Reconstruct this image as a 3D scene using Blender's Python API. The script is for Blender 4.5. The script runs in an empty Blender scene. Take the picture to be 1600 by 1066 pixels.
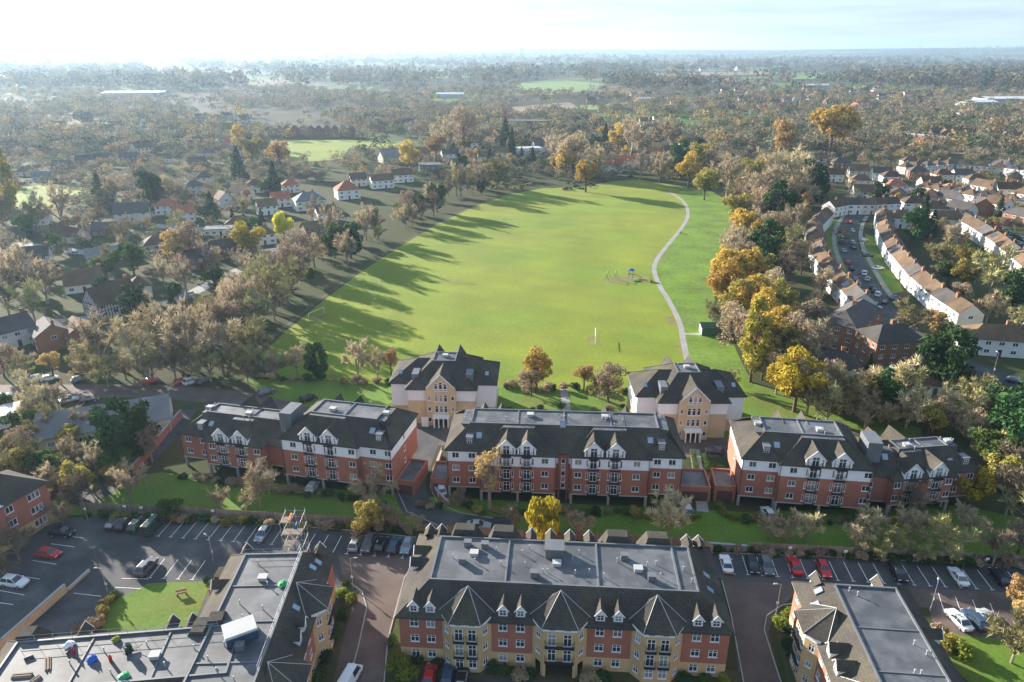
import bpy, math, random
import numpy as np
from mathutils import Vector, Matrix

SC = bpy.context.scene
RND = random.Random(11)
rad = math.radians

# ------------------------------------------------------------------ camera
FPX, CX, CY, PITCH, HCAM = 1111.0, 800.0, 533.0, rad(22.2), 80.0
SP, CP = math.sin(PITCH), math.cos(PITCH)
cam_data = bpy.data.cameras.new("camera")
cam_data.sensor_width = 36.0
cam_data.lens = 36.0 * FPX / 1600.0
cam_data.clip_start = 0.5
cam_data.clip_end = 60000.0
cam = bpy.data.objects.new("camera", cam_data)
SC.collection.objects.link(cam)
cam.location = (0, 0, HCAM)
cam.rotation_euler = (rad(90) - PITCH, 0, 0)
SC.camera = cam

# ------------------------------------------------------------------ world, sun, exposure
SUN_EL, SUN_AZ = rad(15.5), rad(-48.0)        # azimuth measured from the view direction (+Y), negative = left
world = bpy.data.worlds.new("World")
SC.world = world
world.use_nodes = True
wn, wl = world.node_tree.nodes, world.node_tree.links
bg = wn["Background"]
sky = wn.new("ShaderNodeTexSky")
sky.sky_type = 'NISHITA'
sky.sun_disc = False
sky.sun_elevation = SUN_EL
sky.sun_rotation = SUN_AZ
sky.air_density = 1.0
sky.dust_density = 0.5
sky.ozone_density = 2.5
tc = wn.new("ShaderNodeTexCoord")
mp = wn.new("ShaderNodeMapping")
mp.inputs['Scale'].default_value = (1.3, 1.3, 16.0)
nz = wn.new("ShaderNodeTexNoise")
nz.inputs['Scale'].default_value = 3.0
nz.inputs['Detail'].default_value = 6.0
nz.inputs['Roughness'].default_value = 0.55
cr = wn.new("ShaderNodeValToRGB")
cr.color_ramp.elements[0].position = 0.44
cr.color_ramp.elements[0].color = (0, 0, 0, 1)
cr.color_ramp.elements[1].position = 0.72
cr.color_ramp.elements[1].color = (1, 1, 1, 1)
hs = wn.new("ShaderNodeHueSaturation")
hs.inputs['Saturation'].default_value = 0.35
hs.inputs['Value'].default_value = 0.86
mx = wn.new("ShaderNodeMixRGB")
wl.new(tc.outputs['Generated'], mp.inputs['Vector'])
wl.new(mp.outputs['Vector'], nz.inputs['Vector'])
wl.new(nz.outputs['Fac'], cr.inputs['Fac'])
wl.new(sky.outputs['Color'], hs.inputs['Color'])
wl.new(cr.outputs['Color'], mx.inputs['Fac'])
wl.new(sky.outputs['Color'], mx.inputs['Color1'])
wl.new(hs.outputs['Color'], mx.inputs['Color2'])
veil = wn.new("ShaderNodeMixRGB")                    # thin even veil of high cloud over the whole sky
veil.inputs['Fac'].default_value = 0.80
veil.inputs['Color2'].default_value = (.72, .97, 1.30, 1)
wl.new(mx.outputs['Color'], veil.inputs['Color1'])
cl = wn.new("ShaderNodeMixRGB"); cl.blend_type = 'MULTIPLY'
cl.inputs['Color2'].default_value = (.74, .75, .78, 1)
wl.new(cr.outputs['Color'], cl.inputs['Fac']); wl.new(veil.outputs['Color'], cl.inputs['Color1'])
wl.new(cl.outputs['Color'], bg.inputs['Color'])
bg.inputs['Strength'].default_value = 0.15

sun_d = bpy.data.lights.new("sun", 'SUN')
sun_d.energy = 4.6
sun_d.angle = rad(0.6)
sun_d.color = (1.0, 0.91, 0.79)
sun = bpy.data.objects.new("sun", sun_d)
SC.collection.objects.link(sun)
sdir = Vector((math.sin(SUN_AZ) * math.cos(SUN_EL), math.cos(SUN_AZ) * math.cos(SUN_EL), math.sin(SUN_EL)))
sun.rotation_euler = sdir.to_track_quat('Z', 'Y').to_euler()
sun.location = (-200, 200, 150)

SC.view_settings.view_transform = 'Standard'
SC.view_settings.look = 'None'
SC.view_settings.gamma = 1.0
SC.view_settings.use_curve_mapping = False
SC.view_settings.exposure = 1.92
SC.cycles.use_denoising = True
SC.cycles.max_bounces = 5
SC.cycles.diffuse_bounces = 2
SC.cycles.glossy_bounces = 2
SC.cycles.transmission_bounces = 2
SC.cycles.transparent_max_bounces = 6
SC.cycles.volume_bounces = 0
HAZE_DENSITY = 0.00009

# ------------------------------------------------------------------ pixel -> ground
def ray(px, py):
    a, v = (px - CX) / FPX, (py - CY) / FPX
    return a, CP - v * SP, -(SP + v * CP)            # X, Y, Z per unit of depth

def G(px, py, z=0.0):
    a, b, c = ray(px, py)
    t = (z - HCAM) / c
    return (a * t, b * t)

def depth_at(px, py):
    return HCAM / (SP + (py - CY) / FPX * CP)

def to_px(x, y, z=0.0):
    dz = z - HCAM
    zc = y * CP - dz * SP
    return CX + FPX * x / zc, CY - FPX * (y * SP + dz * CP) / zc

# ------------------------------------------------------------------ materials
MATS = {}
def mat(name, col, rough=0.85, var=0.18, scale=0.6, fine=0.0, fscale=8.0, metal=0.0, spec=0.3, rnd=0.0, bump=0.0, bands=0.0, bandh=0.22, hue=0.0, col2=None, c2scale=0.05, translucent=0.0, seams=0.0, seamw=(7.0, 1.05)):
    if name in MATS:
        return MATS[name]
    m = bpy.data.materials.new(name)
    m.use_nodes = True
    n, l = m.node_tree.nodes, m.node_tree.links
    p = n["Principled BSDF"]
    p.inputs['Roughness'].default_value = rough
    p.inputs['Metallic'].default_value = metal
    p.inputs['Specular IOR Level'].default_value = spec
    geo = n.new("ShaderNodeNewGeometry")
    tco = n.new("ShaderNodeTexCoord")
    base = n.new("ShaderNodeRGB")
    base.outputs[0].default_value = (*col, 1)
    cur = base.outputs[0]
    if col2 is not None:
        t = n.new("ShaderNodeTexNoise"); t.inputs['Scale'].default_value = c2scale; t.inputs['Detail'].default_value = 5
        l.new(geo.outputs['Position'], t.inputs['Vector'])
        r = n.new("ShaderNodeValToRGB"); r.color_ramp.elements[0].position = .42; r.color_ramp.elements[1].position = .62
        l.new(t.outputs['Fac'], r.inputs['Fac'])
        x = n.new("ShaderNodeMixRGB"); l.new(r.outputs['Color'], x.inputs['Fac']); l.new(cur, x.inputs['Color1'])
        x.inputs['Color2'].default_value = (*col2, 1)
        cur = x.outputs['Color']
    val = None
    def add(sock):
        nonlocal val
        if val is None:
            val = sock
        else:
            a = n.new("ShaderNodeMath"); a.operation = 'ADD'; l.new(val, a.inputs[0]); l.new(sock, a.inputs[1]); val = a.outputs[0]
    def spread(sock, amt):
        a = n.new("ShaderNodeMapRange")
        a.inputs['From Min'].default_value = 0.25; a.inputs['From Max'].default_value = 0.75
        a.inputs['To Min'].default_value = -amt; a.inputs['To Max'].default_value = amt
        l.new(sock, a.inputs['Value'])
        return a.outputs['Result']
    if var:
        t = n.new("ShaderNodeTexNoise"); t.inputs['Scale'].default_value = scale; t.inputs['Detail'].default_value = 4
        l.new(geo.outputs['Position'], t.inputs['Vector']); add(spread(t.outputs['Fac'], var))
    fsock = None
    if fine:
        t = n.new("ShaderNodeTexNoise"); t.inputs['Scale'].default_value = fscale; t.inputs['Detail'].default_value = 3
        l.new(geo.outputs['Position'], t.inputs['Vector']); add(spread(t.outputs['Fac'], fine)); fsock = t.outputs['Fac']
    if bands:                                              # courses of tiles / bricks that follow height
        sx = n.new("ShaderNodeSeparateXYZ"); l.new(tco.outputs['Object'], sx.inputs[0])
        sm = n.new("ShaderNodeMath"); sm.operation = 'ADD'; l.new(sx.outputs['X'], sm.inputs[0]); l.new(sx.outputs['Y'], sm.inputs[1])
        cb = n.new("ShaderNodeCombineXYZ"); l.new(sm.outputs[0], cb.inputs['X']); l.new(sx.outputs['Z'], cb.inputs['Y'])
        bt = n.new("ShaderNodeTexBrick")
        bt.inputs['Scale'].default_value = 1.0
        bt.inputs['Brick Width'].default_value = bandh * 1.6; bt.inputs['Row Height'].default_value = bandh
        bt.inputs['Mortar Size'].default_value = bandh * 0.09; bt.inputs['Mortar Smooth'].default_value = 0.4
        bt.inputs['Color1'].default_value = (.62, .62, .62, 1); bt.inputs['Color2'].default_value = (.42, .42, .42, 1)
        bt.inputs['Mortar'].default_value = (.2, .2, .2, 1)
        l.new(cb.outputs[0], bt.inputs['Vector'])
        add(spread(bt.outputs['Color'], bands))
        fsock = bt.outputs['Color']
    if seams:                                              # rolls of felt / patches laid flat
        bt = n.new("ShaderNodeTexBrick"); bt.inputs['Scale'].default_value = 1.0
        bt.inputs['Brick Width'].default_value, bt.inputs['Row Height'].default_value = seamw
        bt.inputs['Mortar Size'].default_value = .03; bt.inputs['Mortar Smooth'].default_value = .3
        bt.inputs['Color1'].default_value = (.62, .62, .62, 1); bt.inputs['Color2'].default_value = (.44, .44, .44, 1); bt.inputs['Mortar'].default_value = (.30, .30, .30, 1)
        l.new(tco.outputs['Object'], bt.inputs['Vector']); add(spread(bt.outputs['Color'], seams))
    if rnd:
        oi = n.new("ShaderNodeObjectInfo"); add(spread(oi.outputs['Random'], rnd))
    if val is not None:
        o = n.new("ShaderNodeMath"); o.operation = 'ADD'; o.inputs[1].default_value = 1.0; l.new(val, o.inputs[0])
        hsv = n.new("ShaderNodeHueSaturation"); l.new(o.outputs[0], hsv.inputs['Value']); l.new(cur, hsv.inputs['Color'])
        if hue:
            oi = n.new("ShaderNodeObjectInfo"); mr = n.new("ShaderNodeMapRange")
            mr.inputs['To Min'].default_value = 0.5 - hue; mr.inputs['To Max'].default_value = 0.5 + hue
            l.new(oi.outputs['Random'], mr.inputs['Value']); l.new(mr.outputs['Result'], hsv.inputs['Hue'])
        cur = hsv.outputs['Color']
    l.new(cur, p.inputs['Base Color'])
    if bump and fsock is not None:
        b = n.new("ShaderNodeBump"); b.inputs['Strength'].default_value = bump; b.inputs['Distance'].default_value = 0.05
        l.new(fsock, b.inputs['Height']); l.new(b.outputs['Normal'], p.inputs['Normal'])
    if translucent:
        tr = n.new("ShaderNodeBsdfTranslucent"); l.new(cur, tr.inputs['Color'])
        ms = n.new("ShaderNodeMixShader"); ms.inputs[0].default_value = translucent
        l.new(p.outputs[0], ms.inputs[1]); l.new(tr.outputs[0], ms.inputs[2]); l.new(ms.outputs[0], n["Material Output"].inputs['Surface'])
    MATS[name] = m
    return m

def tint_mat(name, rough=0.9, var=0.15, translucent=0.25):     # colour comes from a per-tree attribute
    m = bpy.data.materials.new(name); m.use_nodes = True
    n, l = m.node_tree.nodes, m.node_tree.links
    p = n["Principled BSDF"]; p.inputs['Roughness'].default_value = rough; p.inputs['Specular IOR Level'].default_value = 0.1
    a = n.new("ShaderNodeAttribute"); a.attribute_name = "tint"
    l.new(a.outputs['Color'], p.inputs['Base Color'])
    tr = n.new("ShaderNodeBsdfTranslucent"); l.new(a.outputs['Color'], tr.inputs['Color'])
    ms = n.new("ShaderNodeMixShader"); ms.inputs[0].default_value = translucent
    l.new(p.outputs[0], ms.inputs[1]); l.new(tr.outputs[0], ms.inputs[2]); l.new(ms.outputs[0], n["Material Output"].inputs['Surface'])
    return m

M_RED = mat('red_brick', (.36, .145, .098), .9, .14, .35, .08, 5, bands=.10, bandh=.15)
M_BUFF = mat('buff_brick', (.56, .385, .20), .9, .10, .4, .07, 5, bands=.10, bandh=.15)
M_SAND = mat('sandy_brick', (.60, .45, .275), .9, .12, .4, .08, 5, bands=.10, bandh=.15)
M_WHITE = mat('white_boarding', (.80, .81, .82), .7, .05, .5, bands=.05, bandh=.3)
M_UPVC = mat('white_frame_plastic', (.80, .80, .80), .45, .03, 1.0)
M_GLASS = mat('dark_window_glass', (.035, .045, .06), .08, .3, .5, spec=.8)
def pane_variation(m):
    n, l = m.node_tree.nodes, m.node_tree.links
    p = n["Principled BSDF"]; src = p.inputs['Base Color'].links[0].from_socket
    oi = n.new("ShaderNodeObjectInfo"); r = n.new("ShaderNodeValToRGB"); r.color_ramp.interpolation = 'CONSTANT'
    e = r.color_ramp.elements; e[0].color = (0, 0, 0, 1); e[1].position = .70; e[1].color = (.35, .35, .35, 1)
    q = e.new(.84); q.color = (.8, .8, .8, 1)
    x = n.new("ShaderNodeMixRGB"); x.inputs['Color2'].default_value = (.34, .33, .31, 1)
    l.new(oi.outputs['Random'], r.inputs['Fac']); l.new(r.outputs['Color'], x.inputs['Fac']); l.new(src, x.inputs['Color1']); l.new(x.outputs['Color'], p.inputs['Base Color'])
pane_variation(M_GLASS)
M_SKYGL = mat('skylight_glass', (.25, .33, .42), .06, .1, .5, spec=1.0)
M_TILE = mat('brown_roof_tile', (.066, .060, .054), .9, .26, .25, .18, 3.0, bump=.35, bands=.24, bandh=.24, spec=.1, col2=(.084, .075, .057), c2scale=.22)
M_FELT = mat('grey_roof_felt', (.068, .074, .083), .62, .28, .13, .12, 1.2, spec=.45, col2=(.125, .13, .14), c2scale=.33, seams=.16)
M_COPING = mat('pale_coping', (.42, .42, .41), .7, .1, .6)
M_LEAD = mat('grey_lead', (.15, .16, .175), .5, .12, .6, metal=.1)
M_BLACK = mat('black_iron', (.025, .025, .028), .5, .1, 1)
M_DARK = mat('dark_brick_and_opening_shade', (.10, .055, .042), .9, .15, .5)  # undercroft brick; also the painted shade of the garage plates
M_CONC = mat('concrete', (.34, .33, .31), .9, .14, .4, .08, 4)
M_GALV = mat('galvanised_steel', (.45, .46, .47), .45, .1, 1, metal=.6)
M_WOOD = mat('weathered_fence_wood', (.27, .21, .155), .9, .2, .7, .12, 5, rnd=.15)
M_ASPH = mat('asphalt', (.060, .062, .068), .85, .32, .08, .16, 2.5, col2=(.090, .088, .088), c2scale=.22)
M_PAVE = mat('brown_block_paving', (.105, .080, .070), .85, .22, .12, .14, 3.0, col2=(.135, .104, .09), c2scale=.2)
M_PATH = mat('grey_path', (.29, .28, .26), .9, .15, .2, .1, 2)
M_KERB = mat('kerb_stone', (.36, .35, .33), .9, .12, .4)
M_LINE = mat('white_road_paint', (.72, .72, .70), .8, .14, .7, .12, 5)
M_LAWN = mat('lawn_grass', (.105, .185, .020), .95, .22, .12, .22, 1.6, bump=.5, col2=(.125, .165, .025), c2scale=.09)
M_SOIL = mat('leaf_litter_soil', (.085, .068, .042), .95, .3, .3, .25, 2.0, bump=.5, col2=(.06, .075, .028), c2scale=.15)

# ------------------------------------------------------------------ mesh building
class MB:
    def __init__(s):
        s.v, s.f, s.m = [], [], []
    def poly(s, pts, m=0):
        i = len(s.v); s.v.extend(tuple(p) for p in pts); s.f.append(tuple(range(i, i + len(pts)))); s.m.append(m)
    def box(s, x0, x1, y0, y1, z0, z1, m=0):
        i = len(s.v)
        s.v += [(x0, y0, z0), (x1, y0, z0), (x1, y1, z0), (x0, y1, z0), (x0, y0, z1), (x1, y0, z1), (x1, y1, z1), (x0, y1, z1)]
        for q in ((0, 3, 2, 1), (4, 5, 6, 7), (0, 1, 5, 4), (1, 2, 6, 5), (2, 3, 7, 6), (3, 0, 4, 7)):
            s.f.append(tuple(i + k for k in q)); s.m.append(m)
    def bar(s, p, q, r, n=4, m=0, r2=None, cap=True):
        p, q = Vector(p), Vector(q); r2 = r if r2 is None else r2
        d = (q - p)
        if d.length < 1e-6: return
        d.normalize()
        a = d.orthogonal().normalized(); b = d.cross(a)
        i = len(s.v)
        for c, rr in ((p, r), (q, r2)):
            for k in range(n):
                t = 2 * math.pi * k / n + math.pi / 4
                s.v.append(tuple(c + a * (rr * math.cos(t)) + b * (rr * math.sin(t))))
        for k in range(n):
            s.f.append((i + k, i + (k + 1) % n, i + n + (k + 1) % n, i + n + k)); s.m.append(m)
        if cap:
            s.f.append(tuple(i + k for k in reversed(range(n)))); s.m.append(m)
            s.f.append(tuple(i + n + k for k in range(n))); s.m.append(m)
    def frustum(s, b, t, z0, z1, m=0, top=False, bottom=False):      # b, t = lists of xy
        n = len(b)
        for k in range(n):
            a0, a1, c0, c1 = b[k], b[(k + 1) % n], t[k], t[(k + 1) % n]
            if math.dist(c0, c1) < 1e-6: s.poly([(*a0, z0), (*a1, z0), (*c0, z1)], m)
            else: s.poly([(*a0, z0), (*a1, z0), (*c1, z1), (*c0, z1)], m)
        if top: s.poly([(*p, z1) for p in t], m)
        if bottom: s.poly([(*p, z0) for p in reversed(b)], m)
    def mesh(s, name, *mats, smooth=False):
        me = bpy.data.meshes.new(name)
        me.from_pydata(s.v, [], s.f)
        for m in mats: me.materials.append(m)
        if len(mats) > 1: me.polygons.foreach_set('material_index', s.m)
        if smooth: me.polygons.foreach_set('use_smooth', [True] * len(me.polygons))
        me.update()
        return me

def link(name, data, parent=None, loc=(0, 0, 0), rz=0.0, scale=None):
    o = bpy.data.objects.new(name, data)
    SC.collection.objects.link(o)
    o.parent = parent
    o.location = loc
    o.rotation_euler = (0, 0, rz)
    if scale is not None: o.scale = scale if hasattr(scale, '__len__') else (scale,) * 3
    return o

def part(name, mb, m, parent, loc=(0, 0, 0), rz=0.0, smooth=False):
    ms = m if isinstance(m, (list, tuple)) else [m]
    return link(name, mb.mesh(name, *ms, smooth=smooth), parent, loc, rz)

def tag(o, label, cat, group=None):
    o['label'] = label; o['category'] = cat
    if group: o['group'] = group
    return o

def thing(name, label, cat, loc=(0, 0, 0), rz=0.0, group=None):
    return tag(link(name, None, None, loc, rz), label, cat, group)

def struct(name, mb, m, loc=(0, 0, 0), rz=0.0):
    o = part(name, mb, m, None, loc, rz); o['kind'] = 'structure'
    return o

AUTO = []          # (object, description, place, px x): labels are written at the end, counted from the left
ORD = ['first', 'second', 'third', 'fourth', 'fifth', 'sixth', 'seventh', 'eighth', 'ninth', 'tenth', 'eleventh', 'twelfth', 'thirteenth', 'fourteenth', 'fifteenth', 'sixteenth', 'seventeenth', 'eighteenth', 'nineteenth', 'twentieth']
TENS = {2: 'twenty', 3: 'thirty', 4: 'forty', 5: 'fifty', 6: 'sixty', 7: 'seventy', 8: 'eighty'}
def ordinal(i):
    if i < 20: return ORD[i]
    t, u = divmod(i + 1, 10)
    return (TENS[t][:-1] + 'ieth') if u == 0 else TENS[t] + '-' + ORD[u - 1]
def auto(o, desc, place, cat, group, x, y):
    o['category'] = cat; o['group'] = group
    AUTO.append((o, desc, place, to_px(x, y)[0]))
def write_labels():
    d = {}
    for o, desc, place, px in AUTO: d.setdefault((desc, place), []).append((px, o))
    for (desc, place), lst in d.items():
        lst.sort(key=lambda t: t[0])
        for i, (px, o) in enumerate(lst):
            if len(lst) == 1: o['label'] = f"{desc} {place}"
            elif i == 0: o['label'] = f"leftmost {desc} {place}"
            elif i == len(lst) - 1: o['label'] = f"rightmost {desc} {place}"
            else: o['label'] = f"{desc} {place}, {ordinal(i)} from left"

def sheet(name, pts, m, z, kerb=None):
    mb = MB(); mb.poly([(x, y, z) for x, y in pts])
    return struct(name, mb, m)

def ribbon(pts, w, z, mb=None, w2=None):
    mb = mb or MB()
    n = len(pts); L, Rr = [], []
    for i, (x, y) in enumerate(pts):
        a = pts[max(i - 1, 0)]; b = pts[min(i + 1, n - 1)]
        dx, dy = b[0] - a[0], b[1] - a[1]; q = math.hypot(dx, dy) or 1
        nx, ny = -dy / q * w / 2, dx / q * w / 2
        L.append((x + nx, y + ny, z)); Rr.append((x - nx, y - ny, z))
    for i in range(n - 1): mb.poly([Rr[i], Rr[i + 1], L[i + 1], L[i]])
    return mb

def smooth_line(pts, k=6):
    out = []
    n = len(pts)
    for i in range(n - 1):
        p0, p1, p2, p3 = pts[max(i - 1, 0)], pts[i], pts[i + 1], pts[min(i + 2, n - 1)]
        for j in range(k):
            t = j / k
            out.append(tuple(0.5 * (2 * p1[c] + (p2[c] - p0[c]) * t + (2 * p0[c] - 5 * p1[c] + 4 * p2[c] - p3[c]) * t * t + (3 * p1[c] - p0[c] - 3 * p2[c] + p3[c]) * t ** 3) for c in (0, 1)))
    out.append(tuple(pts[-1]))
    return out

OBST = []          # (x, y, radius) kept free of scattered trees
# ================================================================== SETTING
def ground_height(x, y):
    r = math.hypot(x, y)
    t = min(max((r - 3600.0) / 7000.0, 0), 1)
    roll = math.sin(x * .0011 + 1.3) * .5 + math.sin(x * .00047 + y * .0006) * .8 + math.sin(y * .0013 + x * .0004) * .5
    h = t * (42 + 26 * roll) + t * t * 30
    h += 60 * math.exp(-((x + 1500) / 900) ** 2 - ((y - 9300) / 1300) ** 2) + 44 * math.exp(-((x + 3400) / 1300) ** 2 - ((y - 9000) / 1500) ** 2)
    return max(h, 0)

def build_ground():
    xs = sorted(set([round(s * 9500 * (k / 44) ** 1.8, 2) for k in range(45) for s in (-1, 1)]))
    ys = [-260 + 12200 * (k / 84) ** 1.7 for k in range(85)]
    v = [(x, y, ground_height(x, y)) for y in ys for x in xs]
    nx = len(xs)
    f = [(j * nx + i, j * nx + i + 1, (j + 1) * nx + i + 1, (j + 1) * nx + i) for j in range(len(ys) - 1) for i in range(nx - 1)]
    me = bpy.data.meshes.new('ground'); me.from_pydata(v, [], f)
    m = bpy.data.materials.new('countryside_ground'); m.use_nodes = True
    n, l = m.node_tree.nodes, m.node_tree.links
    p = n["Principled BSDF"]; p.inputs['Roughness'].default_value = .95; p.inputs['Specular IOR Level'].default_value = .1
    g = n.new("ShaderNodeNewGeometry")
    def noise(sc, det=5):
        t = n.new("ShaderNodeTexNoise"); t.inputs['Scale'].default_value = sc; t.inputs['Detail'].default_value = det
        l.new(g.outputs['Position'], t.inputs['Vector']); return t.outputs['Fac']
    def ramp(s, a, b, ca, cb):
        r = n.new("ShaderNodeValToRGB"); e = r.color_ramp.elements
        e[0].position, e[1].position = a, b; e[0].color, e[1].color = (*ca, 1), (*cb, 1)
        l.new(s, r.inputs['Fac']); return r.outputs['Color']
    def mixc(f_, a, b):
        x = n.new("ShaderNodeMixRGB"); l.new(f_, x.inputs['Fac']); l.new(a, x.inputs['Color1']); l.new(b, x.inputs['Color2']); return x.outputs['Color']
    near = ramp(noise(.09), .4, .62, (.050, .072, .022), (.070, .062, .034))
    near = mixc(ramp(noise(1.3), .35, .7, (0, 0, 0), (.6, .6, .6)), near, ramp(noise(.3), .4, .6, (.045, .06, .022), (.078, .064, .038)))
    wood = ramp(noise(.012, 8), .38, .65, (.040, .042, .024), (.068, .058, .036))
    vo = n.new("ShaderNodeTexVoronoi"); vo.inputs['Scale'].default_value = .0034
    l.new(g.outputs['Position'], vo.inputs['Vector'])
    sep = n.new("ShaderNodeSeparateColor"); l.new(vo.outputs['Color'], sep.inputs[0])
    fieldc = ramp(sep.outputs[1], .35, .7, (.09, .15, .035), (.17, .13, .075))
    isfield = ramp(sep.outputs[0], .60, .62, (0, 0, 0), (1, 1, 1))
    far = mixc(isfield, wood, fieldc)
    sy = n.new("ShaderNodeSeparateXYZ"); l.new(g.outputs['Position'], sy.inputs[0])
    mr = n.new("ShaderNodeMapRange"); mr.inputs['From Min'].default_value = 650; mr.inputs['From Max'].default_value = 900
    l.new(sy.outputs['Y'], mr.inputs['Value'])
    l.new(mixc(mr.outputs['Result'], near, far), p.inputs['Base Color'])
    me.materials.append(m)
    o = link('ground', me); o['kind'] = 'structure'
build_ground()

def px_sheet(name, pts, m, z):
    return sheet(name, [G(*p) for p in pts], m, z)

# --- playing field, grass and paths
M_FIELD = mat('playing_field_grass', (.180, .218, .013), .95, .22, .05, .16, .9, bump=.5, col2=(.148, .212, .012), c2scale=.022)
M_ROUGHG = mat('rough_meadow_grass', (.115, .20, .013), .95, .3, .1, .25, .7, bump=.9, col2=(.115, .185, .022), c2scale=.06)
FIELD = [(405, 556), (450, 515), (500, 474), (560, 428), (620, 388), (680, 352), (740, 323), (800, 303), (850, 294), (905, 293), (960, 283), (1000, 281), (1050, 289), (1110, 303),
         (1150, 325), (1140, 360), (1122, 400), (1108, 440), (1112, 470), (1100, 496), (1130, 515), (1150, 560), (1175, 610), (1030, 612), (800, 606), (600, 600), (440, 590)]
def mowing(m, ang, width, amt):
    n, l = m.node_tree.nodes, m.node_tree.links
    p = n["Principled BSDF"]; src = p.inputs['Base Color'].links[0].from_socket
    g = n.new("ShaderNodeNewGeometry"); mp_ = n.new("ShaderNodeMapping"); mp_.inputs['Rotation'].default_value = (0, 0, ang)
    w = n.new("ShaderNodeTexWave"); w.inputs['Scale'].default_value = 1 / width; w.inputs['Distortion'].default_value = 1.2; w.inputs['Detail'].default_value = 3
    w.inputs['Detail Scale'].default_value = .4
    nz_ = n.new("ShaderNodeTexNoise"); nz_.inputs['Scale'].default_value = .012; nz_.inputs['Detail'].default_value = 6
    l.new(g.outputs['Position'], mp_.inputs['Vector']); l.new(mp_.outputs['Vector'], w.inputs['Vector']); l.new(g.outputs['Position'], nz_.inputs['Vector'])
    a = n.new("ShaderNodeMapRange"); a.inputs['To Min'].default_value = 1 - amt; a.inputs['To Max'].default_value = 1 + amt; l.new(w.outputs['Fac'], a.inputs['Value'])
    h = n.new("ShaderNodeHueSaturation"); l.new(a.outputs['Result'], h.inputs['Value']); l.new(src, h.inputs['Color'])
    r = n.new("ShaderNodeValToRGB"); r.color_ramp.elements[0].position = .5; r.color_ramp.elements[1].position = .68; r.color_ramp.elements[1].color = (.55, .55, .55, 1)
    l.new(nz_.outputs['Fac'], r.inputs['Fac'])
    x = n.new("ShaderNodeMixRGB"); x.inputs['Color2'].default_value = (.20, .205, .022, 1); l.new(r.outputs['Color'], x.inputs['Fac']); l.new(h.outputs['Color'], x.inputs['Color1']); l.new(x.outputs['Color'], p.inputs['Base Color'])
mowing(M_FIELD, rad(-62), 34, .028)
px_sheet('playing_field', FIELD, M_FIELD, .008)
M_WORN = mat('worn_turf', (.20, .175, .05), .95, .25, .3, .2, 1.5, col2=(.17, .19, .035), c2scale=.5)
def worn(px, py, rx, ry):
    x, y = G(px, py); mb = MB(); mb.poly([(x + math.cos(t * .3927) * rx * RND.uniform(.7, 1.2), y + math.sin(t * .3927) * ry * RND.uniform(.7, 1.2), .013) for t in range(16)]); struct('worn_turf', mb, M_WORN)
for a in ((704, 439, 4, 2), (798, 351, 4, 2), (497, 497, 2.5, 3.5), (928, 531, 2.2, 4), (1048, 500, 2, 6), (1028, 405, 2, 7), (965, 441, 6, 2.5), (1066, 545, 2, 5)): worn(*a)
px_sheet('meadow_slope', [(1052, 292), (1113, 300), (1155, 325), (1145, 360), (1127, 400), (1113, 440), (1117, 470), (1106, 496), (1136, 515), (1156, 560), (1180, 608), (1085, 604),
                          (1071, 540), (1063, 505), (1047, 470), (1033, 445), (1025, 420), (1033, 400), (1053, 375), (1071, 352), (1078, 335), (1073, 318)], M_ROUGHG, .012)
PATH = smooth_line([G(*p) for p in [(1086, 600), (1075, 566), (1068, 535), (1062, 505), (1045, 470), (1030, 445), (1022, 420), (1030, 400), (1050, 375), (1068, 352), (1075, 335), (1070, 318), (1056, 306), (1044, 300)]])
struct('field_path', ribbon(PATH, 1.8, .018), M_PATH)
struct('field_path', ribbon([G(1064, 522), G(1085, 522), G(1104, 523)], 1.3, .016), M_PATH)
struct('edge_path', ribbon(smooth_line([G(*p) for p in [(395, 552), (432, 522), (480, 484), (530, 446), (600, 398), (660, 362), (720, 331), (790, 305)]]), 1.2, .016), M_SOIL)
px_sheet('back_lawn', [(380, 592), (610, 598), (800, 604), (1030, 610), (1180, 600), (1330, 635), (1440, 670), (1440, 705), (1140, 690), (1000, 690), (640, 664), (430, 640)], M_LAWN, .004)
px_sheet('front_lawn', [(40, 806), (120, 760), (250, 738), (640, 775), (1160, 800), (1500, 790), (1700, 830), (1740, 888), (1330, 866), (1120, 856), (680, 830), (540, 819), (250, 803)], M_LAWN, .004)
px_sheet('allotment_field', [(415, 222), (530, 219), (645, 222), (640, 232), (545, 233), (535, 250), (470, 254), (420, 240)], M_FIELD, .25)
px_sheet('paddock', [(-60, 306), (60, 290), (138, 293), (130, 315), (40, 332), (-60, 338)], M_FIELD, .05)
M_FARG = mat('far_pasture', (.13, .21, .045), .95, .2, .01)
M_FARB = mat('far_ploughed_field', (.20, .15, .09), .95, .15, .01)
for pts, m in (([(800, 131), (870, 124), (948, 132), (940, 140), (860, 149), (812, 146)], M_FARG), ([(905, 166), (985, 160), (996, 168), (915, 173)], M_FARG),
               ([(800, 168), (890, 160), (905, 170), (800, 181)], M_FARB), ([(560, 119), (730, 113), (730, 121), (610, 124)], M_FARG), ([(1235, 117), (1320, 117), (1315, 123), (1240, 124)], M_FARG),
               ([(1020, 114), (1200, 112), (1200, 117), (1030, 119)], M_FARB), ([(100, 106), (150, 105), (150, 109), (100, 110)], M_FARG), ([(330, 101), (540, 103), (520, 110), (340, 107)], M_FARB),
               ([(650, 100), (720, 99), (730, 103), (660, 104)], M_FARG), ([(0, 124), (50, 123), (50, 127), (0, 128)], M_FARG), ([(1440, 118), (1530, 120), (1500, 128), (1430, 125)], M_FARG)):
    px_sheet('far_field', pts, m, .6)

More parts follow.
